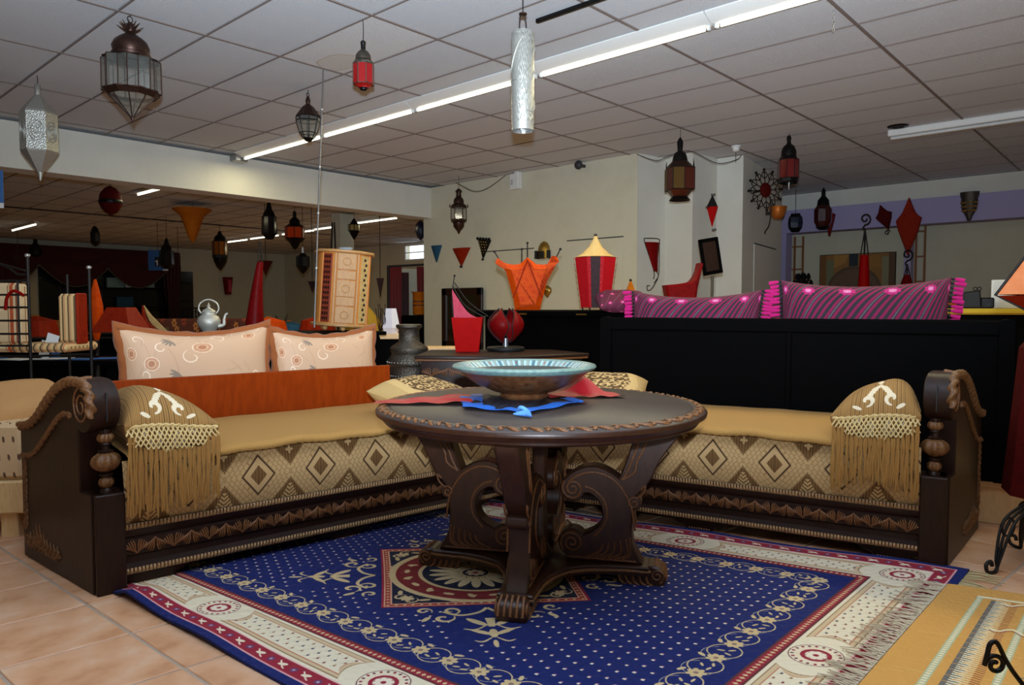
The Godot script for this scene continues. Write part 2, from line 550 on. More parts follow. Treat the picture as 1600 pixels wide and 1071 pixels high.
func slab(poly: Array, depth: float, bev := 0.0, xf := Transform3D.IDENTITY) -> MB:
	var m := MB.new()
	m.prism(PackedVector2Array(poly), depth, bev, xf)
	return m
func V2(a: Array) -> Array:
	var o := []
	for i in range(0, a.size(), 2): o.append(Vector2(a[i], a[i + 1]))
	return o
# smooth curve through points
func curve(pts: Array, per := 6, closed := false) -> Array:
	var o := []
	var n := pts.size()
	for i in (n if closed else n - 1):
		var p0 = pts[(i + n - 1) % n] if closed else pts[maxi(i - 1, 0)]
		var p1 = pts[i]
		var p2 = pts[(i + 1) % n]
		var p3 = pts[(i + 2) % n] if closed else pts[mini(i + 2, n - 1)]
		for k in per: o.append(p1.cubic_interpolate(p2, p0, p3, k / float(per)))
	if not closed: o.append(pts[n - 1])
	return o
func spiral2(c: Vector2, r0: float, r1: float, a0: float, turns: float, n := 28) -> Array:
	var o := []
	for i in n + 1: o.append(c + Vector2(lerpf(r0, r1, i / float(n)), 0).rotated(a0 + TAU * turns * i / n))
	return o
func resample(p: Array, step: float) -> Array:
	var o := [p[0]]
	var rest := 0.0
	for i in p.size() - 1:
		var a: Vector3 = p[i]
		var b: Vector3 = p[i + 1]
		var n := maxi(1, int(ceil((b - a).length() / step)))
		for k in range(1, n + 1): o.append(a.lerp(b, k / float(n)))
	return o
func to3(p: Array, xf := Transform3D.IDENTITY, z := 0.0) -> Array:
	var o := []
	for q in p: o.append(xf * Vector3(q.x, q.y, z))
	return o
func rgb(r: float, g: float, b: float) -> Color: return Color8(int(r), int(g), int(b))
func mat(c: Color, rough := 0.6, metal := 0.0, tex: Texture2D = null, tri := 0.0) -> StandardMaterial3D:
	var m := StandardMaterial3D.new()
	m.albedo_color = c
	m.roughness = rough
	m.metallic = metal
	if tex: m.albedo_texture = tex
	if tri > 0.0:
		m.uv1_triplanar = true
		m.uv1_scale = Vector3.ONE * tri
	return m
func bumpy(m: StandardMaterial3D, tex: Texture2D, amount := 1.0) -> StandardMaterial3D:
	m.normal_enabled = true
	m.normal_texture = tex
	m.normal_scale = amount
	return m
func noise_img(sd: int, freq: float, size := 256, oct := 4, stretch := 1, kind := FastNoiseLite.TYPE_SIMPLEX_SMOOTH) -> Image:
	var f := FastNoiseLite.new()
	f.seed = sd
	f.noise_type = kind
	f.frequency = freq
	f.fractal_octaves = oct
	var im := f.get_seamless_image(size, size)
	if stretch > 1:
		var big := im.duplicate()
		big.resize(size, size * stretch, Image.INTERPOLATE_BILINEAR)
		im = Image.create(size, size, false, Image.FORMAT_L8)
		im.blit_rect(big.get_region(Rect2i(0, 0, size, size)), Rect2i(0, 0, size, size), Vector2i.ZERO)
		# close the seam left by stretching
		for y in 32:
			for x in size:
				var a = big.get_pixel(x, size + y).r
				var t := y / 32.0
				im.set_pixel(x, y, Color.WHITE * lerpf(a, im.get_pixel(x, y).r, t))
	return im
# two to three colours laid over a noise
func tint(im: Image, ramp: Array) -> ImageTexture:
	var lut := []
	for i in 256:
		var t := i / 255.0 * (ramp.size() - 1)
		var a := mini(int(t), ramp.size() - 2)
		lut.append(ramp[a].lerp(ramp[a + 1], t - a))
	var o := Image.create(im.get_width(), im.get_height(), true, Image.FORMAT_RGB8)
	for y in im.get_height():
		for x in im.get_width(): o.set_pixel(x, y, lut[int(im.get_pixel(x, y).r * 255.0)])
	o.generate_mipmaps()
	return ImageTexture.create_from_image(o)
func bump(im: Image, k := 2.0) -> ImageTexture:
	var b := im.duplicate()
	b.convert(Image.FORMAT_RGBA8)
	b.bump_map_to_normal_map(k)
	b.generate_mipmaps()
	return ImageTexture.create_from_image(b)

func build_room() -> void:
	# floor: a bed of grout under square terracotta tiles
	var fl := struct(bx(Vector3(4.5, -0.1032, -11.25), Vector3(21.4, 0.2, 29.9)), "floor", mats.grout)
	var e1 := Vector3(0.338, 0, 0.034)
	var e2 := Vector3(-0.016, 0, -0.336)
	var org := Vector3(0.822, 0, -2.332)
	var sh := []
	for i in 3:
		var q := PackedVector2Array()
		for c in [[0.0, 0.0], [1.0, 0.0], [1.0, 1.0], [0.0, 1.0]]:
			var p: Vector3 = e1 * (c[0] - 0.5) + e2 * (c[1] - 0.5)
			p *= 0.972
			q.append(Vector2(p.x, -p.z))
		var b := MB.new()
		b.prism(q, 0.012, 0.0025, Transform3D(Basis(Vector3.RIGHT, -PI / 2), Vector3.ZERO))
		sh.append(b.mesh(mats.terracotta[i]))
	var rng := RandomNumberGenerator.new()
	rng.seed = 4
	for i in range(-3, 14):
		for j in range(-7, 7):
			var p := org + e1 * (i + 0.5) + e2 * (j + 0.5)
			if p.x > 1.6 and p.x < 2.7 and p.z < -0.9 and p.z > -2.9: continue
			if p.x > 3.2 and p.z < -1.6: continue
			put(sh[rng.randi() % 3], "tile", null, fl, p + Vector3(0, -0.006 + rng.randf() * 0.0006, 0))
	var rest := MB.new()
	rest.box(Vector3(9.9, -0.008, -11), Vector3(10, 0.012, 28))
	rest.box(Vector3(-2.7, -0.008, -11), Vector3(5.6, 0.012, 28))
	rest.box(Vector3(2.5, -0.008, -15), Vector3(4.8, 0.012, 20))
	put(rest, "far_paving", mats.terracotta[0], fl).set_meta("kind", "stuff")
	# ceiling: panels of 60 by 120 centimetres in a grid of bars
	var ce := struct(bx(Vector3(4.5, 3.11, -3.0), Vector3(21.4, 0.16, 13.0)), "ceiling", mats.ceiling_tile)
	var tile := bx(Vector3.ZERO, Vector3(0.582, 0.02, 1.182), 0.004).mesh(mats.ceiling_tile)
	var stained := bx(Vector3.ZERO, Vector3(0.582, 0.02, 1.182), 0.004).mesh(stain_material())
	for i in range(-3, 19):
		for j in range(-1, 7):
			var p := Vector3(1.9 + 0.6 * (i + 0.5), 3.01, -1.72 - 1.2 * (j + 0.5))
			if p.z < -9.3: continue
			var long: float = 1.0
			var z0 := p.z - 0.6
			var o := put(stained if (i == 2 and j == 2) else tile, "panel", null, ce, p)
			if z0 < -9.25:
				var cut := (p.z + 0.59 + 9.25)
				o.scale.z = cut / 1.182
				o.position.z = -9.25 + cut / 2
	var back := MB.new()
	back.box(Vector3(4.5, 3.01, 1.6), Vector3(21.4, 0.02, 4.1))
	back.box(Vector3(-3.05, 3.01, -4.8), Vector3(6.3, 0.02, 8.7))
	put(back, "near_panels", mats.ceiling_tile, ce).set_meta("kind", "stuff")
	for i in range(-3, 20): put(bx(Vector3(1.9 + 0.6 * i, 2.9985, -4.3), Vector3(0.011, 0.007, 9.9)), "bar", mats.ceiling_bar, ce)
	for j in range(-1, 8):
		var z := -1.72 - 1.2 * j
		if z > -9.25: put(bx(Vector3(6.4, 2.998, z), Vector3(13.2, 0.009, 0.02)), "runner", mats.ceiling_bar, ce)
	# the back room's ceiling
	var cf := struct(bx(Vector3(4.5, 3.11, -17.5), Vector3(21.4, 0.16, 16.0)), "ceiling", mats.ceiling_tile)
	for i in range(-2, 16):
		for j in range(6, 12):
			var p := Vector3(1.9 + 0.6 * (i + 0.5), 3.01, -1.72 - 1.2 * (j + 0.5))
			put(tile, "panel", null, cf, p + Vector3(0, 0, -1.2))
	var fb := MB.new()
	fb.box(Vector3(4.5, 3.01, -21.1), Vector3(21.4, 0.02, 8.0))
	put(fb, "far_panels", mats.ceiling_tile, cf).set_meta("kind", "stuff")
	for i in range(-2, 22): put(bx(Vector3(1.9 + 0.6 * i, 2.9985, -17.3), Vector3(0.015, 0.007, 15.4)), "bar", mats.ceiling_bar, cf)
	for j in range(7, 19): put(bx(Vector3(6.4, 2.998, -1.72 - 1.2 * j), Vector3(16.2, 0.009, 0.024)), "runner", mats.ceiling_bar, cf)
	# walls
	struct(bx(Vector3(1.2, 2.745, -9.42), Vector3(13.9, 0.5, 0.34), 0.003), "wall_beam", mats.wall_white)
	var wb := struct(bx(Vector3(8.23, 1.5, -7.32), Vector3(0.2, 3.0, 4.24), 0.002), "wall_back", mats.wall)
	var plan := func(pts: Array, called: String, m: Material, h := 3.0) -> MeshInstance3D:
		var q := []
		for i in range(0, pts.size(), 2): q.append(Vector2(pts[i], -pts[i + 1]))
		return struct(slab(q, h, 0.0, Transform3D(Basis(Vector3.RIGHT, -PI / 2), Vector3(0, h / 2, 0))), called, m)
	plan.call([8.14, -5.2, 8.66, -5.1, 8.56, -4.64, 9.15, -4.6, 9.19, -4.25, 11.4, -4.62, 11.4, -5.6, 8.34, -5.6, 8.34, -5.22], "wall_pier", mats.wall_white)
	struct(bx(Vector3(13.0, 2.84, -1.5), Vector3(0.2, 0.3, 8.4)), "wall_right", mats.wall_white)
	struct(bx(Vector3(13.75, 1.5, -1.5), Vector3(0.15, 3.0, 8.4)), "wall_right", mats.wall)
	struct(bx(Vector3(12.98, 2.51, -1.5), Vector3(0.3, 0.4, 8.4), 0.004), "trim_1", mats.lilac)
	struct(bx(Vector3(12.98, 1.16, -5.2), Vector3(0.28, 2.32, 0.16), 0.004), "trim_2", mats.lilac)
	struct(bx(Vector3(13.0, 1.16, -3.18), Vector3(0.2, 2.32, 0.1), 0.004), "trim_3", mats.lilac)
	struct(bx(Vector3(12.5, 1.5, -5.68), Vector3(2.4, 3.0, 0.12)), "wall_alcove", mats.wall)
	struct(bx(Vector3(4.5, 1.5, -25.1), Vector3(21.4, 3.0, 0.2)), "wall_far", mats.wall)
	struct(bx(Vector3(-6.1, 1.5, -11.2), Vector3(0.2, 3.0, 28.0)), "wall_left", mats.wall)
	struct(bx(Vector3(4.5, 1.5, 3.6), Vector3(21.4, 3.0, 0.2)), "wall_front", mats.wall)
	# the back room's right wall with its small high window
	var rw := MB.new()
	rw.box(Vector3(14.7, 1.235, -15.4), Vector3(0.2, 2.47, 19.5))
	rw.box(Vector3(14.7, 2.965, -15.4), Vector3(0.2, 0.07, 19.5))
	rw.box(Vector3(14.7, 2.7, -21.5), Vector3(0.2, 0.46, 7.3))
	rw.box(Vector3(14.7, 2.7, -11.1), Vector3(0.2, 0.46, 10.9))
	struct(rw, "wall_side", mats.wall)
	var win := struct(bx(Vector3(14.62, 2.7, -17.2), Vector3(0.03, 0.03, 1.3)), "window_1", mats.white_enamel)
	put(bx(Vector3(14.62, 2.47, -17.2), Vector3(0.06, 0.05, 1.3)), "frame", mats.white_enamel, win)
	put(bx(Vector3(14.62, 2.93, -17.2), Vector3(0.06, 0.05, 1.3)), "frame", mats.white_enamel, win)
	for z in [-17.84, -16.56]: put(bx(Vector3(14.62, 2.7, z), Vector3(0.06, 0.5, 0.06)), "frame", mats.white_enamel, win)
	put(bx(Vector3(14.64, 2.7, -17.2), Vector3(0.006, 0.44, 1.26)), "pane", mats.clear_glass, win)
	struct(bx(Vector3(15.1, 1.5, -3.0), Vector3(0.2, 3.0, 13.2)), "wall_outer", mats.wall)
	# flush doors whose gaps show as thin dark lines
	for d in [[-7.95, -6.98, 1.86, "door_1"], [-6.35, -5.42, 1.93, "door_2"]]:
		var dd := MB.new()
		dd.box(Vector3(8.124, d[2] / 2, (d[0] + d[1]) / 2), Vector3(0.012, d[2], d[1] - d[0]), 0.003)
		var o := struct(dd, d[3], mats.wall)
		put(bx(Vector3(8.127, d[2] + 0.008, (d[0] + d[1]) / 2), Vector3(0.006, 0.014, d[1] - d[0] + 0.02)), "gap", mats.dark_grey, o)
	var dr := Basis(Vector3.UP, 0.166)
	var d3 := struct(bx(Vector3(10.35, 0.94, -4.43), Vector3(1.25, 1.88, 0.012), 0.003, dr), "door_3", mats.wall_white)
	put(bx(Vector3(10.35, 1.888, -4.425), Vector3(1.27, 0.014, 0.008), 0.0, dr), "gap", mats.dark_grey, d3)
	put(bx(Vector3(10.35, 1.2, -4.42), Vector3(0.03, 0.08, 0.01), 0.0, dr), "keyhole_plate", mats.pewter, d3)
	# lone square pillar of the back room
	struct(bx(Vector3(9.1, 1.5, -13.2), Vector3(0.34, 3.0, 0.34), 0.01), "wall_pillar", mats.wall)
func stain_material() -> Material:
	var p := Pen.new(512, 256, 4.267, rgb(214, 213, 211))
	var q := []
	for i in 30:
		var a := TAU * i / 30.0
		q.append(Vector2(22, 40) + Vector2(cos(a) * (24 + 3.0 * sin(3 * a)), sin(a) * (17 + 2.0 * cos(2 * a))))
	p.poly(q, rgb(196, 186, 170))
	var q2 := []
	for v in q: q2.append(Vector2(22, 40) + (v - Vector2(22, 40)) * 0.9)
	p.poly(q2, rgb(206, 201, 192))
	var m := mat(Color.WHITE, 0.95, 0.0, p.tex())
	m.uv1_scale = Vector3(1 / 1.2, 1 / 0.6, 1)
	m.uv1_offset = Vector3(0.5, 0.5, 0)
	return bumpy(m, mats.speck_n, 0.3)

func damask() -> StandardMaterial3D:
	var W := 312
	var H := 276
	var im := Image.create(W, H, true, Image.FORMAT_RGB8)
	var cream := rgb(198, 160, 108)
	var cream2 := rgb(160, 122, 74)
	var br := [rgb(112, 76, 32), rgb(72, 44, 18), rgb(140, 100, 50)]
	for y in H:
		for x in W:
			var u := (x / 12.0) - 13.0
			var v := (y / 12.0) - 11.5
			var stepu: float = round(u * 1.6) / 1.6
			var m := absf(u) / 13.0 + absf(v) / 16.0
			var ms := absf(stepu) / 13.0 + absf(v) / 16.0
			var c: Color = br[0 if fmod(absf(u) + 40.0, 1.1) < 0.62 else (1 if fmod(absf(u) + 40.0, 1.1) < 0.82 else 2)]
			if m > 0.25 and m < 0.45: c = cream
			elif m >= 0.45 and m < 0.51: c = br[1]
			elif m >= 0.51 and ms < 1.16:
				c = cream
				# brick-like ribs running along the lozenge
				var q := fmod((m - 0.51) * 6.45, 1.0)
				var r := fmod(absf(absf(u) * 0.78 - absf(v) * 0.62) + 0.55 * floor((m - 0.51) * 6.45), 2.2)
				if q < 0.16 or (r < 0.3): c = cream2
			elif m >= 0.51:
				# star above, leaf tree below, between the lozenges
				var du := 13.0 - absf(u)
				if v < 0.0:
					var dv := absf(v + 8.6)
					if du + dv < 1.8 and (du < 0.5 or dv < 0.5 or du + dv < 1.2): c = cream
				else:
					var t := (v - 5.0) / 6.5
					if t > 0.0 and t < 1.0 and du < 0.6 + t * 3.2 and fmod(v + du * 0.9, 1.75) < 1.05: c = cream
			im.set_pixel(x, y, c)
	im.generate_mipmaps()
	var m := mat(Color.WHITE, 0.85, 0.0, ImageTexture.create_from_image(im))
	m.rim_enabled = true
	m.rim = 0.15
	return m
func bolster_cloth(sd: int) -> StandardMaterial3D:
	var p := Pen.new(320, 320, 10.0, rgb(160, 118, 62))
	for i in 30:
		p.rect(Vector2(i * 1.08, 0), Vector2(i * 1.08 + 0.16, 32), rgb(88, 58, 24))
		p.rect(Vector2(i * 1.08 + 0.5, 0), Vector2(i * 1.08 + 0.72, 32), rgb(136, 96, 46))
	var cr := rgb(206, 170, 112)
	p.poly(V2([0, 26, 32, 22, 32, 32, 0, 32]), cr)
	p.poly(V2([0, 8, 3.5, 26, 0, 26]), cr)
	p.line(V2([0, 25.6, 32, 21.6]), 0.4, rgb(90, 60, 28))
	# pale leaf scroll near the hem
	var w := rgb(226, 208, 176)
	for s in [-1.0, 1.0]:
		for k in 5: p.oval(Vector2(15 + s * (0.8 + k * 0.45), 8.6 - k * 0.8), Vector2(1.5 - k * 0.05, 0.36), w, -s * 0.55)
		p.curl(Vector2(15 + s * 2.9, 4.4), 1.7, 0.9, -s, -PI / 2, 1.2, w)
		p.oval(Vector2(15 + s * 5.2, 2.6), Vector2(1.4, 0.5), w, s * 0.5)
	p.poly(V2([15, 12.2, 15.9, 10.8, 15, 9.4, 14.1, 10.8]), w)
	var m := mat(Color.WHITE, 0.9, 0.0, p.tex())
	return m
func scroll_cloth() -> StandardMaterial3D:
	var p := Pen.new(384, 384, 8.0, rgb(204, 168, 108))
	for i in 24:
		p.rect(Vector2(i * 0.5, 0), Vector2(i * 0.5 + 0.18, 48), rgb(120, 88, 42))
		p.rect(Vector2(36 + i * 0.5, 0), Vector2(36.18 + i * 0.5, 48), rgb(120, 88, 42))
	p.poly(V2([13, 6, 35, 6, 40, 24, 35, 44, 13, 44, 8, 24]), rgb(204, 168, 108))
	p.poly(V2([17, 9, 31, 9, 36, 24, 31, 41, 17, 41, 12, 24]), rgb(92, 62, 26))
	var rng := RandomNumberGenerator.new()
	rng.seed = 5
	var w := rgb(208, 172, 114)
	for i in 6:
		for j in 8:
			var c := Vector2(14.5 + i * 3.9 + (j % 2) * 0.8, 11 + j * 4.0)
			if absf(c.x - 24) > 12.0 - absf(c.y - 25) * 0.3: continue
			p.curl(c, 1.9, 1.1, 1.0 if (i + j) % 2 else -1.0, rng.randf() * 6.0, 1.0, w)
			p.oval(c + Vector2(1.6, 1.2), Vector2(1.0, 0.5), w, rng.randf() * 3.0, 8)
	return mat(Color.WHITE, 0.9, 0.0, p.tex())

# rope of twisted strands along a path
func rope(path: Array, r: float, tw := 150.0) -> MB:
	var m := MB.new()
	m.tube(resample(path, 0.0035), r, 10, true, 2, tw, 0.25)
	return m
# leaf edging: one small sloping leaf after another
func leaf_edging(a0: float, a1: float, y: float, z: float, h: float, pitch: float) -> MB:
	var m := MB.new()
	var n := int((a1 - a0) / pitch)
	for i in n:
		var x := a0 + (i + 0.5) * (a1 - a0) / n
		var w := pitch * 0.48
		var q := [Vector3(x - w, y - h / 2, z), Vector3(x + w, y - h / 2, z), Vector3(x + w * 0.8, y + h / 2, z), Vector3(x - w * 0.8, y + h / 2, z)]
		var t := Vector3(x, y + h * 0.05, z + h * 0.45)
		var t2 := Vector3(x, y + h * 0.5, z + h * 0.12)
		for f in [[q[0], q[1], t], [q[1], q[2], t], [q[3], q[0], t], [q[2], t2, t], [t2, q[3], t]]:
			var nn: Vector3 = (f[1] - f[0]).cross(f[2] - f[0]).normalized()
			if nn.z < 0.0: nn = -nn
			m.face(f, nn)
	return m
# running leaf scroll carved along a rail
func carved_frieze(a0: float, a1: float, y: float, z: float, h: float, pitch: float) -> MB:
	var m := MB.new()
	var n := int((a1 - a0) / pitch)
	var sc := h / 0.046
	for i in n:
		var x := a0 + (i + 0.5) * (a1 - a0) / n
		var p := pitch * 0.5
		var up := 1.0 if i % 2 == 0 else -1.0
		for s in [-1.0, 1.0]:
			for k in 5:
				var f := k / 4.0
				var c := curve([Vector3(x + s * p * 0.05, y - up * h * (0.48 - 0.1 * f), z), Vector3(x + s * p * (0.16 + 0.62 * f), y - up * h * (0.2 - 0.1 * f), z + 0.003), Vector3(x + s * p * (0.2 + 0.98 * f), y + up * h * (0.25 - 0.22 * f), z + 0.003), Vector3(x + s * p * (0.42 + 0.86 * f), y + up * h * (0.5 - 0.42 * f * f), z)], 3)
				var r := []
				for q in c.size(): r.append((0.0008 + 0.0026 * sin(PI * (q + 0.5) / c.size())) * sc)
				m.tube(c, r, 5, false)
		m.ball(Vector3(x, y - up * h * 0.38, z), Vector3(0.005, 0.005, 0.004) * sc, 6, 4)
	return m
func arm_profile() -> Array:
	var q := [Vector2(0.03, 0.0), Vector2(0.03, 0.352), Vector2(0.125, 0.352), Vector2(0.125, 0.569)]
	for i in 22: q.append(Vector2(0.092, 0.655) + Vector2(0.092, 0).rotated(deg_to_rad(-69.0 - 201.0 * i / 21.0)))
	q.append_array(curve([Vector2(0.13, 0.749), Vector2(0.2, 0.744), Vector2(0.3, 0.712), Vector2(0.4, 0.655), Vector2(0.48, 0.6), Vector2(0.56, 0.562), Vector2(0.64, 0.542), Vector2(0.69, 0.538)], 3))
	q.append(Vector2(0.69, 0.0))
	return q
func carved_sofa(t: Node3D, s: float, long: float, phase: float) -> void:
	# local x: s times the way from the arm's outer face, z: towards the room
	var sx := func(b: MB) -> MB:
		if s < 0.0:
			for i in b.V.size():
				b.V[i].x = -b.V[i].x
				b.N[i].x = -b.N[i].x
			for i in range(0, b.I.size(), 3):
				var k := b.I[i + 1]
				b.I[i + 1] = b.I[i + 2]
				b.I[i + 2] = k
		return b
	var side := Basis(Vector3(0, 0, -1), Vector3(0, 1, 0), Vector3(1, 0, 0))
	var splay := Basis(Vector3.UP, deg_to_rad(11.8))
	var th := 0.094
	var ax := Transform3D(splay * side, splay * Vector3(th / 2, 0, 0))
	var arm := slab(arm_profile(), th, 0.004, ax)
	var ao := put(sx.call(arm), "arm", mats.dark_wood, t)
	put(sx.call(bx(Vector3(0.047, 0.176, -0.06), Vector3(0.094, 0.352, 0.12), 0.004)), "post", mats.dark_wood, t)
	# ropes along the arm's outer face
	var top := []
	for i in 14: top.append(Vector2(0.092, 0.655) + Vector2(0.084, 0).rotated(deg_to_rad(200.0 - 110.0 * i / 13.0)))
	top.append_array(curve([Vector2(0.13, 0.739), Vector2(0.2, 0.734), Vector2(0.3, 0.702), Vector2(0.4, 0.645), Vector2(0.48, 0.59), Vector2(0.56, 0.552), Vector2(0.64, 0.532), Vector2(0.685, 0.528)], 7))
	put(sx.call(rope(to3(top, ax, -th / 2 - 0.002), 0.02)), "rope_carving", mats.gilt_wood, ao)
	var low := curve([Vector2(0.175, 0.615), Vector2(0.24, 0.615), Vector2(0.31, 0.585), Vector2(0.4, 0.525), Vector2(0.49, 0.465), Vector2(0.57, 0.425), Vector2(0.65, 0.412), Vector2(0.68, 0.412)], 7)
	put(sx.call(rope(to3(low, ax, -th / 2 - 0.001), 0.013)), "rope_carving", mats.gilt_wood, ao)
	var ridge := MB.new()
	for i in 26:
		var f := 0.12 + 0.56 * i / 25.0
		var y := 0.749 - 0.209 * smoothstep(0.13, 0.62, f)
		var p := ax * Vector3(f, y - 0.004, 0.0)
		ridge.tube([p + ax.basis.z * -0.05, p + Vector3(0, 0.005, 0), p + ax.basis.z * 0.0], [0.004, 0.008, 0.003], 6)
	put(sx.call(ridge), "top_gadroons", mats.worn_carving, ao)
	var sp := MB.new()
	sp.tube(to3(spiral2(Vector2(0.092, 0.655), 0.07, 0.012, 2.6, -2.2, 60), ax, -th / 2 - 0.001), 0.0042, 6)
	put(sx.call(sp), "scroll_eye", mats.worn_carving, ao)
	put(sx.call(bx(ax * Vector3(0.0, 0.655, 0.0) + Vector3(0, 0, -0.012), Vector3(0.003, 0.1, 0.03))), "seam", mats.black, ao)
	# leaf ornaments on the arm's outer face
	var orn := MB.new()
	var oz := -th / 2 - 0.001
	for i in 11:
		var y := 0.12 + i * 0.025
		for k in 2:
			var c := curve([Vector2(0.668 - 0.006 * k, y), Vector2(0.655 - 0.02 * k, y + 0.018), Vector2(0.66 - 0.012 * k, y + 0.04)], 3)
			orn.tube(to3(c, ax, oz), [0.004, 0.006, 0.008, 0.007, 0.005, 0.003, 0.002], 6)
	for c in [[0.66, 0.13, 0.02, 1.2], [0.645, 0.085, 0.026, -1.0], [0.575, 0.075, 0.02, 1.0]]:
		orn.tube(to3(spiral2(Vector2(c[0], c[1]), c[2], 0.004, 0.5, c[3], 20), ax, oz), 0.0055, 6)
	for i in 9:
		var f := 0.62 - i * 0.034
		var h := 0.05 + 0.05 * exp(-pow((f - 0.53) * 18.0, 2.0))
		for k in 2:
			var c := curve([Vector2(f, 0.055), Vector2(f - 0.012 - 0.01 * k, 0.07 + h * 0.3), Vector2(f - 0.004 - 0.014 * k, 0.06 + h * (1.0 - 0.35 * k))], 3)
			orn.tube(to3(c, ax, oz), [0.007, 0.008, 0.007, 0.006, 0.005, 0.003, 0.001], 6)
	orn.tube(to3(curve([Vector2(0.63, 0.06), Vector2(0.5, 0.072), Vector2(0.4, 0.058), Vector2(0.31, 0.075)], 5), ax, oz), 0.007, 6)
	put(sx.call(orn), "leaf_ornament", mats.gilt_wood, ao)
	# turned baluster standing in the notch under the scroll
	var bal := Transform3D(Basis.IDENTITY, Vector3(0.047, 0.352, -0.052))
	put(sx.call(turned(V2([0.0, 0.0, 0.022, 0.0, 0.022, 0.01, 0.014, 0.016, 0.014, 0.056, 0.024, 0.06, 0.024, 0.066, 0.014, 0.072, 0.02, 0.14, 0.026, 0.146, 0.014, 0.152, 0.014, 0.165, 0.022, 0.17, 0.014, 0.178, 0.02, 0.22]), 20, bal)), "baluster", mats.dark_wood, t)
	for b in [[0.035, 0.026, 0.024], [0.108, 0.05, 0.036], [0.192, 0.028, 0.021]]:
		var g := MB.new()
		var P := []
		for i in 11:
			var a := PI * i / 10.0
			var row := PackedVector3Array()
			for k in 40:
				var w := TAU * k / 40.0
				var r: float = b[1] * sin(a) * (0.93 + 0.07 * cos(8.0 * w))
				row.append(bal * Vector3(cos(w) * r, b[0] - cos(a) * b[2], sin(w) * r))
			P.append(row)
		g.grid(P, true, 1, bal * Vector3(0, b[0], 0))
		put(sx.call(g), "carved_bulb", mats.gilt_wood, t)
	# front rail
	var pr := slab(V2([0.0, 0.05, 0.03, 0.05, 0.03, 0.075, 0.012, 0.088, 0.012, 0.112, 0.02, 0.118, 0.02, 0.172, 0.012, 0.178, 0.03, 0.205, 0.03, 0.232, 0.0, 0.232]), long - 0.09, 0.0, Transform3D(Basis(Vector3(0, 0, 1), Vector3(0, 1, 0), Vector3(-1, 0, 0)), Vector3(0.09 + (long - 0.09) / 2, 0, -0.045)))
	var ro := put(sx.call(pr), "rail", mats.dark_wood, t)
	put(sx.call(leaf_edging(0.094, long, 0.222, -0.016, 0.022, 0.0125)), "leaf_edging", mats.pale_gilt, ro)
	put(sx.call(leaf_edging(0.094, long, 0.063, -0.016, 0.022, 0.0125)), "leaf_edging", mats.pale_gilt, ro)
	put(sx.call(carved_frieze(0.1, long, 0.145, -0.025, 0.052, 0.062)), "carved_frieze", mats.worn_carving, ro)
	for f in [0.19, 0.95, 1.62]:
		if f > long - 0.1: continue
		var foot := slab(V2([-0.13, 0.05, 0.13, 0.05, 0.1, 0.025, 0.07, 0.018, 0.055, 0.0, -0.055, 0.0, -0.07, 0.018, -0.1, 0.025]), 0.07, 0.004, Transform3D(Basis.IDENTITY, Vector3(f, 0, -0.07)))
		var fo := put(sx.call(foot), "foot", mats.dark_wood, t)
		var be := MB.new()
		for i in 9: be.ball(Vector3(f - 0.044 + i * 0.011, 0.009, -0.034), Vector3.ONE * 0.0035, 6, 4)
		put(sx.call(be), "bead_row", mats.pale_gilt, fo)
	put(sx.call(bx(Vector3(0.1 + (long - 0.1) / 2, 0.24, -0.38), Vector3(long - 0.1, 0.36, 0.6))), "seat_box", mats.black_wood, t)
	# patterned front of the mattress
	var P := []
	for i in 9:
		var v := i / 8.0
		var row := PackedVector3Array()
		for j in 41:
			var x := 0.092 + (long - 0.092) * j / 40.0
			row.append(Vector3(x, 0.228 + 0.23 * v, -0.03 + 0.022 * sin(PI * v) + 0.003 * sin(x * 23.0) * v))
		P.append(row)
	var band := MB.new()
	band.grid(P, false, 0, Vector3(0, 0, 1))
	for i in band.U.size():
		band.U[i] = Vector2((band.V[i].x - phase) / 0.26 + 0.5, 1.0 - (band.V[i].y - 0.226) / 0.23)
	put(sx.call(band), "damask_front", mats.damask, t)
	var pl := PackedVector2Array()
	# plush top with a soft lip
	var rows := []
	var prof := V2([0.0, 0.448, 0.02, 0.446, 0.03, 0.452, 0.034, 0.464, 0.026, 0.476, 0.0, 0.482, -0.2, 0.486, -0.45, 0.486, -0.69, 0.482, -0.7, 0.46, -0.69, 0.44])
	for pp in prof:
		var row := PackedVector3Array()
		for j in 61:
			var x: float = 0.1 + (long - 0.1) * j / 60.0
			var wv := 0.004 * sin(x * 11.0) + 0.003 * sin(x * 27.0 + 1.0)
			row.append(Vector3(x, pp.y + wv * (1.0 if pp.x > -0.01 else 0.3), pp.x))
		rows.append(row)
	var mt := MB.new()
	mt.grid(rows, false, 1, Vector3(long / 2, 0.3, -0.35))
	put(sx.call(mt), "plush_top", mats.tan_plush, t)
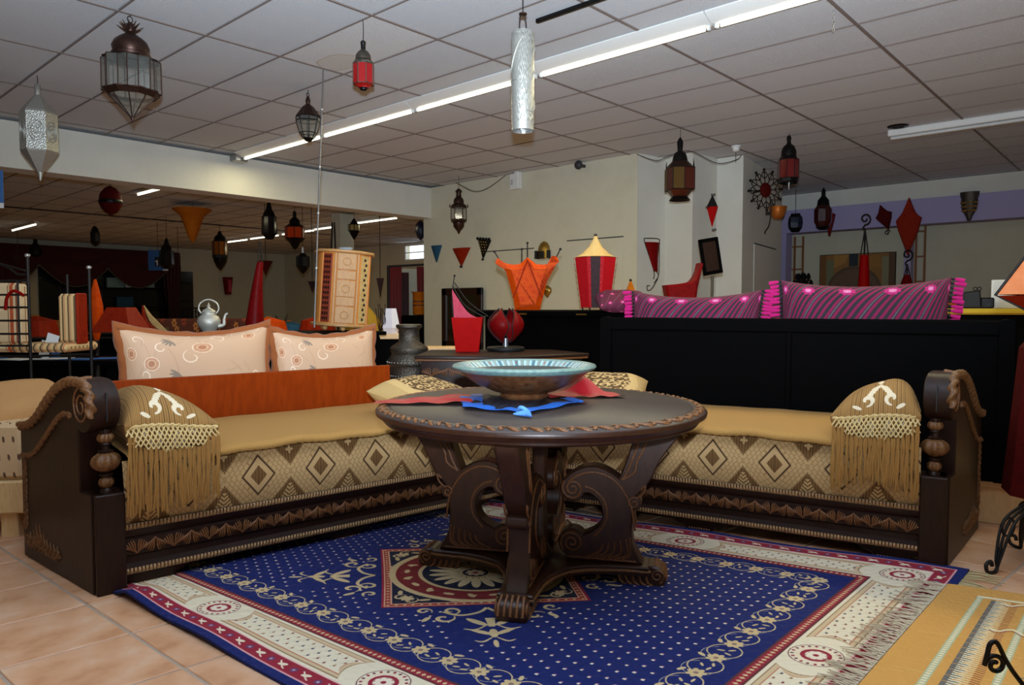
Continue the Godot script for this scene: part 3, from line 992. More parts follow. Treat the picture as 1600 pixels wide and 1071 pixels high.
# cushion leaning on the arm with a knotted net and a long fringe along its front edge
func fringed_bolster(at: Vector3, turn: float, s: float, label: String, sd: int) -> void:
	var t := thing("fringed_bolster", label, "cushion", at, turn, "fringed bolsters beside the sofa arms")
	var P := []
	for i in 25:
		var row := PackedVector3Array()
		for j in 25:
			var u := sin(PI * (j / 24.0 - 0.5))
			var v := sin(PI * (i / 24.0 - 0.5))
			var dome := pow(maxf((1.0 - pow(absf(u), 3.0)) * (1.0 - pow(absf(v), 3.0)), 0.0), 0.55)
			var x := 0.255 + u * (0.16 - 0.012 * (1.0 - v * v))
			var edge := lerpf(0.575, 0.515, (v + 1.0) / 2) - 0.012 * u
			row.append(Vector3(s * x, edge + 0.135 * dome * (1.0 - 0.3 * u) + 0.003 * sin(v * 9.0 + u * 6.0) * dome, lerpf(0.012, -0.6, (v + 1.0) / 2)))
		P.append(row)
	var b := MB.new()
	b.grid(P, false, 0, Vector3.UP)
	var Q := []
	for i in 25:
		var row := PackedVector3Array()
		for j in 25:
			var q: Vector3 = P[i][j]
			var e := minf(1.0, 6.0 * minf(minf(i, 24 - i), minf(j, 24 - j)) / 24.0)
			row.append(Vector3(q.x, lerpf(q.y, 0.492, e), q.z))
		Q.append(row)
	b.grid(Q, false, 0, Vector3.DOWN)
	put(b, "cushion", bolster_cloth(sd), t)
	var rng := RandomNumberGenerator.new()
	rng.seed = sd
	var hem := func(f: float) -> Vector3: return Vector3(s * lerpf(0.098, 0.405, f), 0.578 - 0.014 * f + 0.008 * sin(f * 5.0), 0.002 + 0.008 * sin(f * 7.0) + 0.022 * f)
	var hp := []
	for i in 25: hp.append(hem.call(i / 24.0))
	put(rope(hp, 0.008, 260.0), "hem_cord", mats.net_cord, t)
	var net := MB.new()
	var n := 19
	for i in n:
		for dir in [-1, 1]:
			var path := []
			for k in 8:
				var f: float = (i + dir * (k + 0.0) * 0.5) / n
				if f < 0.0 or f > 1.0: break
				var drop := 0.0135 * k
				if drop > 0.045 + 0.05 * sin(PI * clampf(f * 0.9 + 0.1, 0, 1)): break
				var p: Vector3 = hem.call(f)
				path.append(p + Vector3(0, -drop, 0.034 * smoothstep(0, 0.05, drop) * (1.0 - f * 0.5)))
			if path.size() > 1: net.tube(path, 0.0034, 5, false)
	put(net, "knotted_net", mats.net_cord, t)
	var fr := MB.new()
	for i in 76:
		var f = (floor(i / 4.0) + 0.5 + 0.62 * ((i % 4) - 1.5) / 4.0) / 19.0
		var p: Vector3 = hem.call(f)
		var y0 := p.y - 0.045 - 0.045 * sin(PI * clampf(f * 0.9 + 0.1, 0, 1)) + rng.randf() * 0.01
		if f > 0.86 or f < 0.08: y0 = p.y - 0.03
		var y1 := 0.245 + rng.randf() * 0.05 + (0.05 * sin(PI * f) if s < 0 else 0.035 * rng.randf())
		var path := []
		var dx := rng.randf_range(-0.008, 0.008)
		for k in 7:
			var q := k / 6.0
			path.append(Vector3(p.x + dx * q + 0.002 * sin(q * 9.0 + i), lerpf(y0, y1, q), maxf(p.z, 0.012) + 0.026 + 0.004 * rng.randf() - 0.012 * q))
		fr.tube(path, [0.0025, 0.0035, 0.004, 0.0042, 0.0045, 0.0045, 0.003], 5, false)
	put(fr, "fringe", mats.fringe, t).set_meta("kind", "stuff")

func build_sofas() -> void:
	mats.damask = damask()
	var lo := thing("carved_sofa", "carved dark wood sofa with scrolled arm at the left of the round table", "sofa", Vector3(0.848, 0, -2.704), -8.0, "carved corner sofas")
	carved_sofa(lo, 1.0, 1.85, 0.568)
	var ro := thing("carved_sofa", "carved dark wood sofa in front of the tall black backrest", "sofa", Vector3(3.113, 0, -0.606), -77.18, "carved corner sofas")
	carved_sofa(ro, -1.0, 1.89, 0.628)
	fringed_bolster(Vector3(0.848, 0, -2.704), -8.0, 1.0, "striped tan bolster with knotted fringe by the left sofa arm", 11)
	fringed_bolster(Vector3(3.113, 0, -0.606), -77.18, -1.0, "striped tan bolster with knotted fringe by the right sofa arm", 12)
	# seat filling the corner between the two sofas
	var c := thing("corner_seat", "plush corner seat between the two carved sofas, behind the round table", "seat", Vector3.ZERO)
	var q := V2([2.70, 2.47, 2.777, 3.129, 3.28, 3.14, 3.364, 2.601])
	put(slab(q, 0.2, 0.012, Transform3D(Basis(Vector3.RIGHT, -PI / 2), Vector3(0, 0.38, 0))), "mattress", mats.tan_plush, c)
	put(slab(q, 0.26, 0.0, Transform3D(Basis(Vector3.RIGHT, -PI / 2), Vector3(0, 0.15, 0))), "base", mats.dark_wood, c)
	var pm := scroll_cloth()
	var cush := func(at: Vector3, turn: float, tilt: float, w: float, h: float, label: String, sd: int) -> void:
		var t := thing("scroll_cushion", label, "cushion", at, turn, "corner cushions with scroll print")
		var b := MB.new()
		b.pillow(w, h, 0.17, Transform3D(Basis(Vector3.RIGHT, tilt), Vector3(0, h * 0.5 * cos(tilt) + 0.02, 0)), 0.05, 18, 0.004, sd)
		put(b, "cover", pm, t)
	cush.call(Vector3(2.353, 0.470, -2.711), 21.0, -1.28, 0.5, 0.4, "cream scroll-print cushion at the left behind the round table", 3)
	cush.call(Vector3(3.071, 0.470, -2.191), -62.0, -1.28, 0.48, 0.4, "cream scroll-print cushion at the right behind the round table", 4)

func build_table() -> void:
	var t := thing("round_table", "round dark wood table with carved rim on four scrolled legs", "table", Vector3(2.05, 0, -1.728), -61.3)
	put(turned(V2([0.0, 0.585, 0.5, 0.585, 0.565, 0.588, 0.572, 0.594, 0.568, 0.6, 0.58, 0.604, 0.584, 0.611, 0.59, 0.616, 0.6, 0.62, 0.602, 0.632, 0.598, 0.636]), 96), "edge_moulding", mats.table_wood, t)
	put(turned(V2([0.598, 0.634, 0.596, 0.638, 0.558, 0.6475, 0.553, 0.645, 0.549, 0.6485, 0.0, 0.65]), 96), "table_top", mats.table_top, t)
	# S-scrolls and beads round the rim
	var rim := MB.new()
	var n := 52
	for i in n:
		var a := TAU * i / n
		var at := func(da: float, f: float, up: float) -> Vector3:
			var r := lerpf(0.559, 0.597, f)
			return Vector3(cos(a + da) * r, lerpf(0.6478, 0.638, f) + up, sin(a + da) * r)
		rim.ball(at.call(0.0, 0.55, 0.001), Vector3(0.0085, 0.006, 0.0085), 8, 5)
		for k in 3:
			var c := [at.call(0.022 + 0.006 * k, 0.9, 0.0), at.call(0.045 + 0.006 * k, 0.7, 0.002), at.call(0.06 + 0.008 * k, 0.4, 0.002), at.call(0.085 + 0.006 * k, 0.12, 0.0)]
			rim.tube(curve(c, 3), [0.002, 0.003, 0.0042, 0.005, 0.0052, 0.005, 0.0042, 0.0036, 0.0028, 0.002], 5, false)
		rim.tube(curve([at.call(-0.02, 0.2, 0.0), at.call(0.0, 0.05, 0.001), at.call(0.022, 0.2, 0.0)], 4), 0.0022, 5, false)
	put(rim, "carved_rim", mats.worn_carving, t)
	# cross-shaped plinth with hollow sides
	var q := []
	for k in 4:
		var ro := PI / 2 * k
		var up := curve(V2([0.125, 0.125, 0.19, 0.088, 0.28, 0.066, 0.405, 0.06]), 4)
		for v in up: q.append(Vector2(v.x, -v.y).rotated(ro))
		var back := up.duplicate()
		back.reverse()
		back.pop_back()
		for v in back: q.append(v.rotated(ro))
	var flat := Basis(Vector3.RIGHT, -PI / 2)
	var pl := put(slab(q, 0.034, 0.004, Transform3D(flat, Vector3(0, 0.06, 0))), "plinth", mats.table_wood, t)
	var pe := MB.new()
	var loop := []
	for v in q: loop.append(Vector3(v.x, 0.06, -v.y) * Vector3(1.004, 1, 1.004))
	loop.append(loop[0])
	pe.tube(loop, 0.007, 8, false, 2, 300.0, 0.2)
	put(pe, "rope_edge", mats.gilt_wood, pl)
	put(turned(V2([0.0, 0.07, 0.045, 0.07, 0.045, 0.09, 0.03, 0.12, 0.026, 0.3, 0.03, 0.5, 0.06, 0.585]), 24), "column", mats.table_wood, t)
	# scrolled legs
	var prof := V2([0.385, 0.077, 0.372, 0.1, 0.347, 0.15, 0.343, 0.2, 0.346, 0.25, 0.35, 0.275])
	for i in 7: prof.append(Vector2(0.352, 0.3) + Vector2(0.026, 0).rotated(deg_to_rad(-75.0 + 150.0 * i / 6.0)))
	prof.append_array(curve(V2([0.372, 0.34, 0.4, 0.372, 0.42, 0.41, 0.44, 0.455, 0.475, 0.505, 0.51, 0.555, 0.52, 0.586]), 3))
	prof.append_array(curve(V2([0.352, 0.586, 0.345, 0.53, 0.328, 0.47, 0.31, 0.42, 0.297, 0.388]), 3))
	prof.append_array(curve(V2([0.27, 0.406, 0.235, 0.422, 0.2, 0.427, 0.165, 0.42, 0.13, 0.402, 0.1, 0.376]), 3))
	for i in 14: prof.append(Vector2(0.13, 0.34) + Vector2(0.047, 0).rotated(deg_to_rad(150.0 + 190.0 * i / 13.0)))
	prof.append_array(curve(V2([0.19, 0.325, 0.215, 0.308, 0.234, 0.278, 0.238, 0.245, 0.226, 0.212, 0.2, 0.188]), 3))
	for i in 14: prof.append(Vector2(0.127, 0.14) + Vector2(0.051, 0).rotated(deg_to_rad(38.0 + 205.0 * i / 13.0)))
	prof.append(Vector2(0.115, 0.077))
	var legs := slab(prof, 0.074, 0.005)
	var lm := legs.mesh(mats.table_wood)
	var cv := MB.new()
	for z in [-0.037, 0.037]:
		var ln := func(p: Array, r := 0.0042) -> void: cv.tube(to3(p, Transform3D.IDENTITY, z), r, 6)
		ln.call(curve(V2([0.355, 0.2, 0.34, 0.29, 0.3, 0.36, 0.25, 0.395, 0.2, 0.404, 0.15, 0.39, 0.115, 0.365]), 5))
		ln.call(spiral2(Vector2(0.13, 0.34), 0.04, 0.006, 2.4, 2.0, 40))
		ln.call(spiral2(Vector2(0.127, 0.14), 0.043, 0.006, -2.4, -2.0, 40))
		ln.call(curve(V2([0.175, 0.35, 0.21, 0.338, 0.245, 0.3, 0.255, 0.25, 0.243, 0.21, 0.21, 0.172]), 5))
		ln.call(spiral2(Vector2(0.35, 0.3), 0.022, 0.004, 1.0, 1.3, 22))
		ln.call(curve(V2([0.36, 0.315, 0.385, 0.34, 0.39, 0.365, 0.375, 0.35]), 4))
		ln.call(curve(V2([0.372, 0.57, 0.365, 0.52, 0.345, 0.46, 0.325, 0.41, 0.308, 0.382]), 5))
		ln.call(curve(V2([0.372, 0.57, 0.4, 0.56, 0.385, 0.5, 0.36, 0.45, 0.35, 0.41, 0.308, 0.382]), 5))
		ln.call(curve(V2([0.11, 0.088, 0.2, 0.088, 0.36, 0.086]), 4))
		for k in 6:
			var x := 0.18 + k * 0.026
			ln.call(curve([Vector2(x, 0.092), Vector2(minf(x + 0.045, 0.338), 0.112), Vector2(minf(x + 0.062 - k * 0.006, 0.336), 0.14 + k * 0.007)], 4), 0.0036)
	var cm := cv.mesh(mats.worn_carving)
	var ft := slab(V2([0.285, 0.046, 0.3, 0.022, 0.33, 0.006, 0.37, 0.0, 0.435, 0.0, 0.46, 0.012, 0.468, 0.036, 0.458, 0.062, 0.438, 0.077, 0.41, 0.08, 0.392, 0.068, 0.39, 0.046]), 0.1, 0.006).mesh(mats.table_wood)
	var fc := MB.new()
	for s in [-0.05, 0.05]:
		fc.tube(to3(spiral2(Vector2(0.435, 0.046), 0.026, 0.005, -1.2, 1.6, 24), Transform3D.IDENTITY, s), 0.004, 6)
		for k in 5: fc.tube(to3(curve([Vector2(0.3 + 0.024 * k, 0.042), Vector2(0.306 + 0.024 * k, 0.02), Vector2(0.325 + 0.024 * k, 0.006)], 3), Transform3D.IDENTITY, s), 0.005, 6)
	for k in 5: fc.tube([Vector3(0.466, 0.03, -0.04 + 0.02 * k), Vector3(0.458, 0.06, -0.04 + 0.02 * k), Vector3(0.425, 0.081, -0.036 + 0.018 * k)], 0.006, 6)
	var fm := fc.mesh(mats.worn_carving)
	for k in 4:
		var l := put(lm, "leg", null, t)
		l.rotation.y = PI / 2 * k
		put(cm, "carving", null, l)
		var f := put(ft, "foot", null, t)
		f.rotation.y = PI / 2 * k
		put(fm, "carving", null, f)
	# bowl
	var b := thing("ceramic_bowl", "wide shallow bowl with pale blue striped rim, glazed brown outside", "bowl", Vector3(2.064, 0.655, -1.819))
	b.scale = Vector3(1, 1.14, 1)
	var glaze := bumpy(mat(Color.WHITE, 0.3, 0.0, tint(noise_img(31, 0.02, 256, 4), [rgb(44, 32, 26), rgb(84, 48, 28), rgb(110, 70, 40), rgb(70, 66, 58)]), 5.0), mats.fine_n, 0.2)
	put(turned(V2([0.0, 0.0, 0.088, 0.0, 0.095, 0.01, 0.085, 0.018, 0.12, 0.026, 0.18, 0.049, 0.225, 0.076, 0.25, 0.094]), 64), "body", glaze, b)
	var verdi := mat(Color.WHITE, 0.4, 0.0, tint(noise_img(33, 0.03, 256, 3), [rgb(78, 104, 98), rgb(112, 138, 128), rgb(140, 150, 132)]), 6.0)
	put(turned(V2([0.248, 0.092, 0.268, 0.1, 0.274, 0.107, 0.27, 0.113, 0.262, 0.115]), 64), "rim", verdi, b)
	var p := Pen.new(1024, 64, 8.0, rgb(160, 186, 186))
	var rng := RandomNumberGenerator.new()
	rng.seed = 9
	for i in 64:
		var x := i * 2.0
		p.rect(Vector2(x, 0), Vector2(x + 0.95, 8), [rgb(142, 152, 142), rgb(78, 112, 120), rgb(130, 138, 128)][i % 3])
		p.rect(Vector2(x + 0.95, 0), Vector2(x + 1.1, 8), rgb(70, 96, 100))
		if i % 5 == 0: p.poly([Vector2(x + 0.2, 2.0), Vector2(x + 0.8, 2.0), Vector2(x + 0.5, 0.9)], rgb(160, 60, 40))
	p.rect(Vector2(0, 0), Vector2(128, 0.7), rgb(120, 140, 128))
	p.rect(Vector2(0, 2.5), Vector2(128, 8), rgb(66, 66, 58))
	put(turned(V2([0.262, 0.115, 0.235, 0.1, 0.19, 0.07, 0.12, 0.04, 0.0, 0.028]), 64), "inside", mat(Color.WHITE, 0.35, 0.0, p.tex()), b)
	# scarves under the bowl
	var sheet := func(c: Array, nu: int, nv: int, lift: Callable) -> MB:
		var P := []
		for i in nv + 1:
			var row := PackedVector3Array()
			for j in nu + 1:
				var u := j / float(nu)
				var v := i / float(nv)
				var a: Vector3 = c[0].lerp(c[1], u).lerp(c[3].lerp(c[2], u), v)
				row.append(a + lift.call(u, v))
			P.append(row)
		var m := MB.new()
		m.grid(P)
		return m
	var wave := func(u: float, v: float) -> Vector3:
		var r := (Vector2(u, v) - Vector2(0.75, 0.75)).length()
		return Vector3(0.01 * sin(v * 17.0) * (1.0 - u), 0.0045 + 0.0035 * sin(u * 15.0 + v * 4.0) * smoothstep(0.25, 0.6, r), 0.012 * sin(u * 14.0))
	var dk := Pen.new(256, 256, 4.0, rgb(22, 24, 38))
	for i in 9: dk.line(curve([Vector2(6 + i * 6, 8), Vector2(10 + i * 6, 20 + i), Vector2(4 + i * 7, 40)], 5), 0.5, rgb(80, 84, 100))
	for i in 5: dk.oval(Vector2(12 + i * 9, 40 - i * 3), Vector2(4, 2.4), rgb(70, 26, 46), i * 0.6)
	var st := thing("dark_scarf", "dark sheer scarf with a bright blue satin border under the bowl", "scarf", Vector3.ZERO)
	put(sheet.call([Vector3(1.735, 0.652, -1.76), Vector3(1.785, 0.652, -1.565), Vector3(2.13, 0.652, -1.77), Vector3(2.0, 0.652, -2.04)], 24, 24, wave), "cloth", mat(Color.WHITE, 0.6, 0.0, dk.tex()), st)
	var edge := func(c: Array, nu: int) -> void: put(sheet.call(c, nu, 3, func(u, v): return Vector3(0, 0.0065 + 0.0025 * sin(u * 11.0 + v), 0.003 * sin(u * 15.0))), "satin_border", mats.blue_satin, st)
	edge.call([Vector3(1.712, 0.653, -1.79), Vector3(1.756, 0.653, -1.535), Vector3(1.815, 0.653, -1.585), Vector3(1.785, 0.653, -1.755)], 24)
	edge.call([Vector3(1.756, 0.653, -1.535), Vector3(2.105, 0.653, -1.57), Vector3(2.115, 0.653, -1.635), Vector3(1.80, 0.653, -1.60)], 26)
	edge.call([Vector3(1.712, 0.653, -1.79), Vector3(1.965, 0.653, -2.07), Vector3(2.03, 0.653, -2.01), Vector3(1.775, 0.653, -1.755)], 20)
	edge.call([Vector3(2.06, 0.653, -1.57), Vector3(2.12, 0.653, -1.56), Vector3(2.19, 0.653, -1.69), Vector3(2.11, 0.653, -1.68)], 10)
	var tas := MB.new()
	for i in 12:
		var a := -0.9 + i * 0.16
		tas.tube(curve([Vector3(1.762, 0.664, -1.542), Vector3(1.745 + 0.01 * cos(a), 0.668, -1.532 + 0.012 * sin(a)), Vector3(1.728 - 0.014 * cos(a), 0.656, -1.522 + 0.05 * sin(a))], 3), 0.0025, 5, false)
	tas.tube(curve([Vector3(1.76, 0.66, -1.58), Vector3(1.745, 0.676, -1.55), Vector3(1.758, 0.662, -1.53)], 5), 0.007, 6)
	put(tas, "tassel", mat(rgb(90, 150, 225), 0.7), st)
	var rs := thing("red_scarf", "crumpled red satin scarf spread under the bowl to both sides", "scarf", Vector3.ZERO)
	var rm := sheet.call([Vector3(1.57, 0.653, -2.12), Vector3(1.8, 0.653, -1.85), Vector3(1.98, 0.653, -2.03), Vector3(1.62, 0.653, -2.16)], 16, 20, func(u, v): return Vector3(0.012 * sin(v * 9.0), 0.002 + 0.011 * pow(sin(v * 7.0 + u * 9.0), 2.0) * u, 0.01 * sin(v * 12.0)))
	put(rm, "left_end", mats.red_satin, rs)
	var r2 := sheet.call([Vector3(2.13, 0.653, -1.74), Vector3(2.36, 0.653, -1.55), Vector3(2.41, 0.653, -1.67), Vector3(2.24, 0.653, -1.93)], 20, 16, func(u, v): return Vector3(0, 0.002 + 0.065 * exp(-pow((u - 0.62) * 6.0, 2.0)) * smoothstep(0.1, 0.8, v) + 0.006 * pow(sin(u * 12.0 + v * 3.0), 2.0), 0))
	put(r2, "right_end", mats.red_satin, rs)

func blue_rug_weave() -> ImageTexture:
	var W := 200.0
	var L := 270.0
	var navy := rgb(3, 22, 90)
	var deep := rgb(12, 16, 44)
	var red := rgb(146, 28, 48)
	var cream := rgb(226, 210, 180)
	var sand := rgb(206, 178, 138)
	var gold := rgb(204, 176, 128)
	var p := Pen.new(1200, 1620, 6.0, navy)
	var rng := RandomNumberGenerator.new()
	rng.seed = 2
	var frame := func(d0: float, d1: float, c: Color) -> void:
		p.rect(Vector2(d0, d0), Vector2(W - d0, d1), c)
		p.rect(Vector2(d0, L - d1), Vector2(W - d0, L - d0), c)
		p.rect(Vector2(d0, d0), Vector2(d1, L - d0), c)
		p.rect(Vector2(W - d1, d0), Vector2(W - d0, L - d0), c)
	frame.call(3.0, 3.6, rgb(214, 150, 150))
	frame.call(3.6, 9.0, red)
	frame.call(9.0, 9.5, rgb(224, 170, 166))
	frame.call(9.5, 25.0, cream)
	frame.call(25.0, 25.6, rgb(90, 40, 40))
	frame.call(25.6, 28.4, red)
	frame.call(28.4, 29.0, rgb(90, 40, 40))
	# a point at way s along side k, d in from the edge
	var at := func(k: int, s: float, d: float) -> Vector2:
		if k == 0: return Vector2(s, d)
		if k == 1: return Vector2(W - d, s)
		if k == 2: return Vector2(W - s, L - d)
		return Vector2(d, L - s)
	for k in 4:
		var len_: float = W if k % 2 == 0 else L
		var n := int((len_ - 12.0) / 5.2)
		for i in n:
			var s := 6.0 + (i + 0.5) * (len_ - 12.0) / n
			var turn := PI / 2 * k
			if i % 2 == 0:
				p.oval(at.call(k, s, 6.4), Vector2(1.7, 0.8), cream, turn + 0.4, 10)
				p.line([at.call(k, s - 2.4, 7.6), at.call(k, s - 1.0, 6.6), at.call(k, s + 1.2, 5.2), at.call(k, s + 2.4, 4.8)], 0.5, cream)
			else:
				p.oval(at.call(k, s, 6.2), Vector2(1.2, 1.2), rgb(96, 60, 100), turn, 8)
				p.oval(at.call(k, s, 6.2), Vector2(0.5, 0.5), rgb(190, 150, 160), turn, 8)
		n = int((len_ - 54.0) / 1.9)
		for i in n:
			var s := 27.0 + (i + 0.5) * (len_ - 54.0) / n
			p.poly([at.call(k, s - 0.7, 27.0), at.call(k, s, 26.1), at.call(k, s + 0.7, 27.0), at.call(k, s, 27.9)], gold)
		# medallions and panels of the pale border
		var m := 2 if k % 2 == 0 else 3
		var c0 := 17.2
		var stp := (len_ - 2 * c0) / m
		for i in m:
			var s0 := c0 + stp * i
			var a := s0 + 10.5
			var b := s0 + stp - 10.5
			for lay in [[0.0, rgb(150, 116, 84)], [0.45, sand], [1.7, rgb(186, 120, 92)], [2.1, cream]]:
				var g: float = lay[0]
				var q := []
				for j in 9:
					var f := j / 8.0 * 2.0 - 1.0
					q.append(at.call(k, a + g + 3.2 - 3.2 * f * f, 17.3 + f * (6.6 - g)))
				for j in 9:
					var f := 1.0 - j / 8.0 * 2.0
					q.append(at.call(k, b - g - 3.2 + 3.2 * f * f, 17.3 + f * (6.6 - g)))
				p.poly(q, lay[1])
			for j in int((b - a) / 3.6):
				var s := a + 5.0 + j * 3.6
				if s > b - 5.0: break
				for r in [-1.0, 0.0, 1.0]:
					var c: Vector2 = at.call(k, s + r * 1.2, 17.3 + r * 2.9 + (j % 2) * 0.7)
					p.line(curve([c + Vector2(-1.0, 0.9), c + Vector2(0, -0.3), c + Vector2(1.2, 0.6)], 3), 0.3, rgb(196, 184, 150))
					p.oval(c, Vector2(0.5, 0.42), [rgb(120, 40, 50), rgb(60, 60, 80), rgb(150, 100, 70)][rng.randi() % 3], 0.0, 8)
		for i in m:
			var c: Vector2 = at.call(k, c0 + stp * i, 17.2)
			var r := Vector2(1, 1)
			p.oval(c, Vector2(7.6, 7.6), cream, 0.0, 30)
			p.ring(c, Vector2(7.0, 7.0), 0.3, rgb(120, 80, 80))
			p.oval(c, Vector2(5.2, 5.2), rgb(228, 206, 176), 0.0, 28)
			for j in 20: p.oval(c + Vector2(6.0, 0).rotated(TAU * j / 20), Vector2(0.55, 0.45), red if j % 2 else rgb(110, 60, 66), TAU * j / 20, 8)
			p.oval(c, Vector2(4.0, 4.0), red, 0.0, 26)
			p.oval(c, Vector2(2.9, 2.9), rgb(186, 150, 130), 0.0, 22)
			p.flower(c, 2.8, 8, rgb(232, 214, 190), red)
		# vine of rings and flowers in the blue
		n = int((len_ - 76.0) / 10.4)
		for i in n + 1:
			var s := 38.0 + i * (len_ - 76.0) / n
			var c: Vector2 = at.call(k, s, 37.5)
			if i < n:
				p.ring(at.call(k, s + 5.2, 37.5), Vector2(4.6, 4.6), 0.42, gold)
				p.ring(at.call(k, s + 3.0, 38.3), Vector2(4.4, 4.4), 0.32, rgb(150, 140, 130), 0.4, 4.6)
				for e in 3:
					var v: Vector2 = at.call(k, s + 4.0 + e * 1.4, 36.0 + (e % 2) * 2.6)
					p.oval(v, Vector2(1.2, 0.45), gold, rng.randf() * 3.0, 8)
			p.flower(c, 2.7, 7, gold, rgb(140, 110, 96), rng.randf())
			p.oval(at.call(k, s, 41.6), Vector2(1.5, 0.7), gold, rng.randf() * 3.0, 9)
	# dots over the blue field
	var C := Vector2(W / 2, L / 2)
	var j := 0
	var y := 46.0
	while y < L - 45.0:
		var x := 46.0 + (2.35 if j % 2 else 0.0)
		while x < W - 45.0:
			var d := (Vector2(x, y) - C).abs()
			var diag := absf(d.x - d.y)
			if d.x + d.y > 52.0 and not (diag < 17.0 and d.x + d.y < 92.0):
				p.rect(Vector2(x - 0.55, y - 0.45), Vector2(x + 0.15, y + 0.45), cream)
				p.rect(Vector2(x + 0.15, y - 0.45), Vector2(x + 0.6, y + 0.35), rgb(170, 110, 130))
			x += 4.7
		y += 3.8
		j += 1
	# diamond with a round medallion
	for lay in [[47.5, red], [46.3, rgb(214, 160, 130)], [45.6, rgb(160, 56, 44)], [43.2, rgb(214, 160, 130)], [42.5, deep]]:
		p.poly([C + Vector2(lay[0], 0), C + Vector2(0, lay[0]), C - Vector2(lay[0], 0), C - Vector2(0, lay[0])], lay[1])
	for k in 4:
		var dir := Vector2(1, 0).rotated(PI / 2 * k)
		for e in [-1.0, 1.0]:
			p.curl(C + dir * 36.0 + dir.orthogonal() * e * 2.2, 2.6, 1.2, e, 0.0, 0.9, gold)
			p.oval(C + dir * 33.0 + dir.orthogonal() * e * 5.5, Vector2(2.2, 0.9), gold, dir.angle() + e * 0.7, 10)
			p.curl(C + dir * 26.5 + dir.orthogonal() * e * 13.0, 2.2, 1.1, -e, 1.0, 0.8, gold)
		p.flower(C + dir * 35.5, 2.6, 6, gold, sand)
		for i in 24:
			var f := -1.0 + 2.0 * i / 23.0
			var a := C + dir.lerp(dir.orthogonal(), (f + 1) / 2) * 44.4
			p.oval(a, Vector2(0.7, 0.5), gold, 0.0, 6)
	for lay in [[31.0, gold], [28.5, rgb(120, 26, 30)], [20.5, gold], [19.0, deep]]: p.oval(C, Vector2(lay[0], lay[0]), lay[1], 0.0, 60)
	for i in 20:
		var c := C + Vector2(24.5, 0).rotated(TAU * i / 20)
		p.oval(c, Vector2(2.1, 1.1), gold, TAU * i / 20 + (PI / 2 if i % 2 else 0.5), 10)
		p.oval(c + Vector2(0, 1.2).rotated(TAU * i / 20), Vector2(0.9, 0.6), sand, 0.0, 8)
	for i in 18:
		var a := TAU * i / 18
		p.oval(C + Vector2(11.0, 0).rotated(a), Vector2(5.8, 1.7), rgb(214, 190, 146), a, 14)
	p.oval(C, Vector2(6.0, 6.0), gold, 0.0, 24)
	p.oval(C, Vector2(4.6, 4.6), deep, 0.0, 20)
	p.flower(C, 3.6, 8, sand, red)
	# arabesques reaching from the diamond's sides towards the corners
	for k in 4:
		var d := Vector2(1, 0).rotated(PI / 4 + PI / 2 * k)
		var o := d.orthogonal()
		var q := func(a: float, b: float) -> Vector2: return C + d * a + o * b
		for e in [-1.0, 1.0]:
			p.line(curve([q.call(36, 0), q.call(40, e * 3), q.call(42, e * 9), q.call(38.5, e * 14)], 6), 1.3, gold)
			p.curl(q.call(38.0, e * 11.5), 3.2, 1.1, e, d.angle(), 1.3, gold)
			p.curl(q.call(44.0, e * 14.0), 3.6, 1.0, -e, d.angle() + 2.0, 1.5, gold)
			p.curl(q.call(37.5, e * 20.0), 2.8, 1.1, e, d.angle() + 1.0, 1.2, gold)
			p.oval(q.call(48, e * 4.2), Vector2(4.4, 1.3), gold, d.angle() + e * 0.75, 12)
			p.oval(q.call(56, e * 3.4), Vector2(3.8, 1.1), gold, d.angle() + e * 0.95, 12)
			p.oval(q.call(44.5, e * 19.5), Vector2(2.4, 0.9), gold, d.angle() - e * 0.6, 10)
			p.line(curve([q.call(50, e * 1.0), q.call(54, e * 5), q.call(53, e * 8.5)], 5), 0.9, gold, true)
			p.line(curve([q.call(60, e * 0.6), q.call(63, e * 3.5), q.call(62, e * 6.0)], 5), 0.9, gold, true)
		p.poly([q.call(45, -1.6), q.call(52, -1.0), q.call(52, 1.0), q.call(45, 1.6)], gold)
		p.oval(q.call(57, 0), Vector2(3.2, 1.4), gold, d.angle(), 12)
		p.oval(q.call(64.5, 0), Vector2(2.6, 0.8), gold, d.angle(), 10)
	return p.tex()
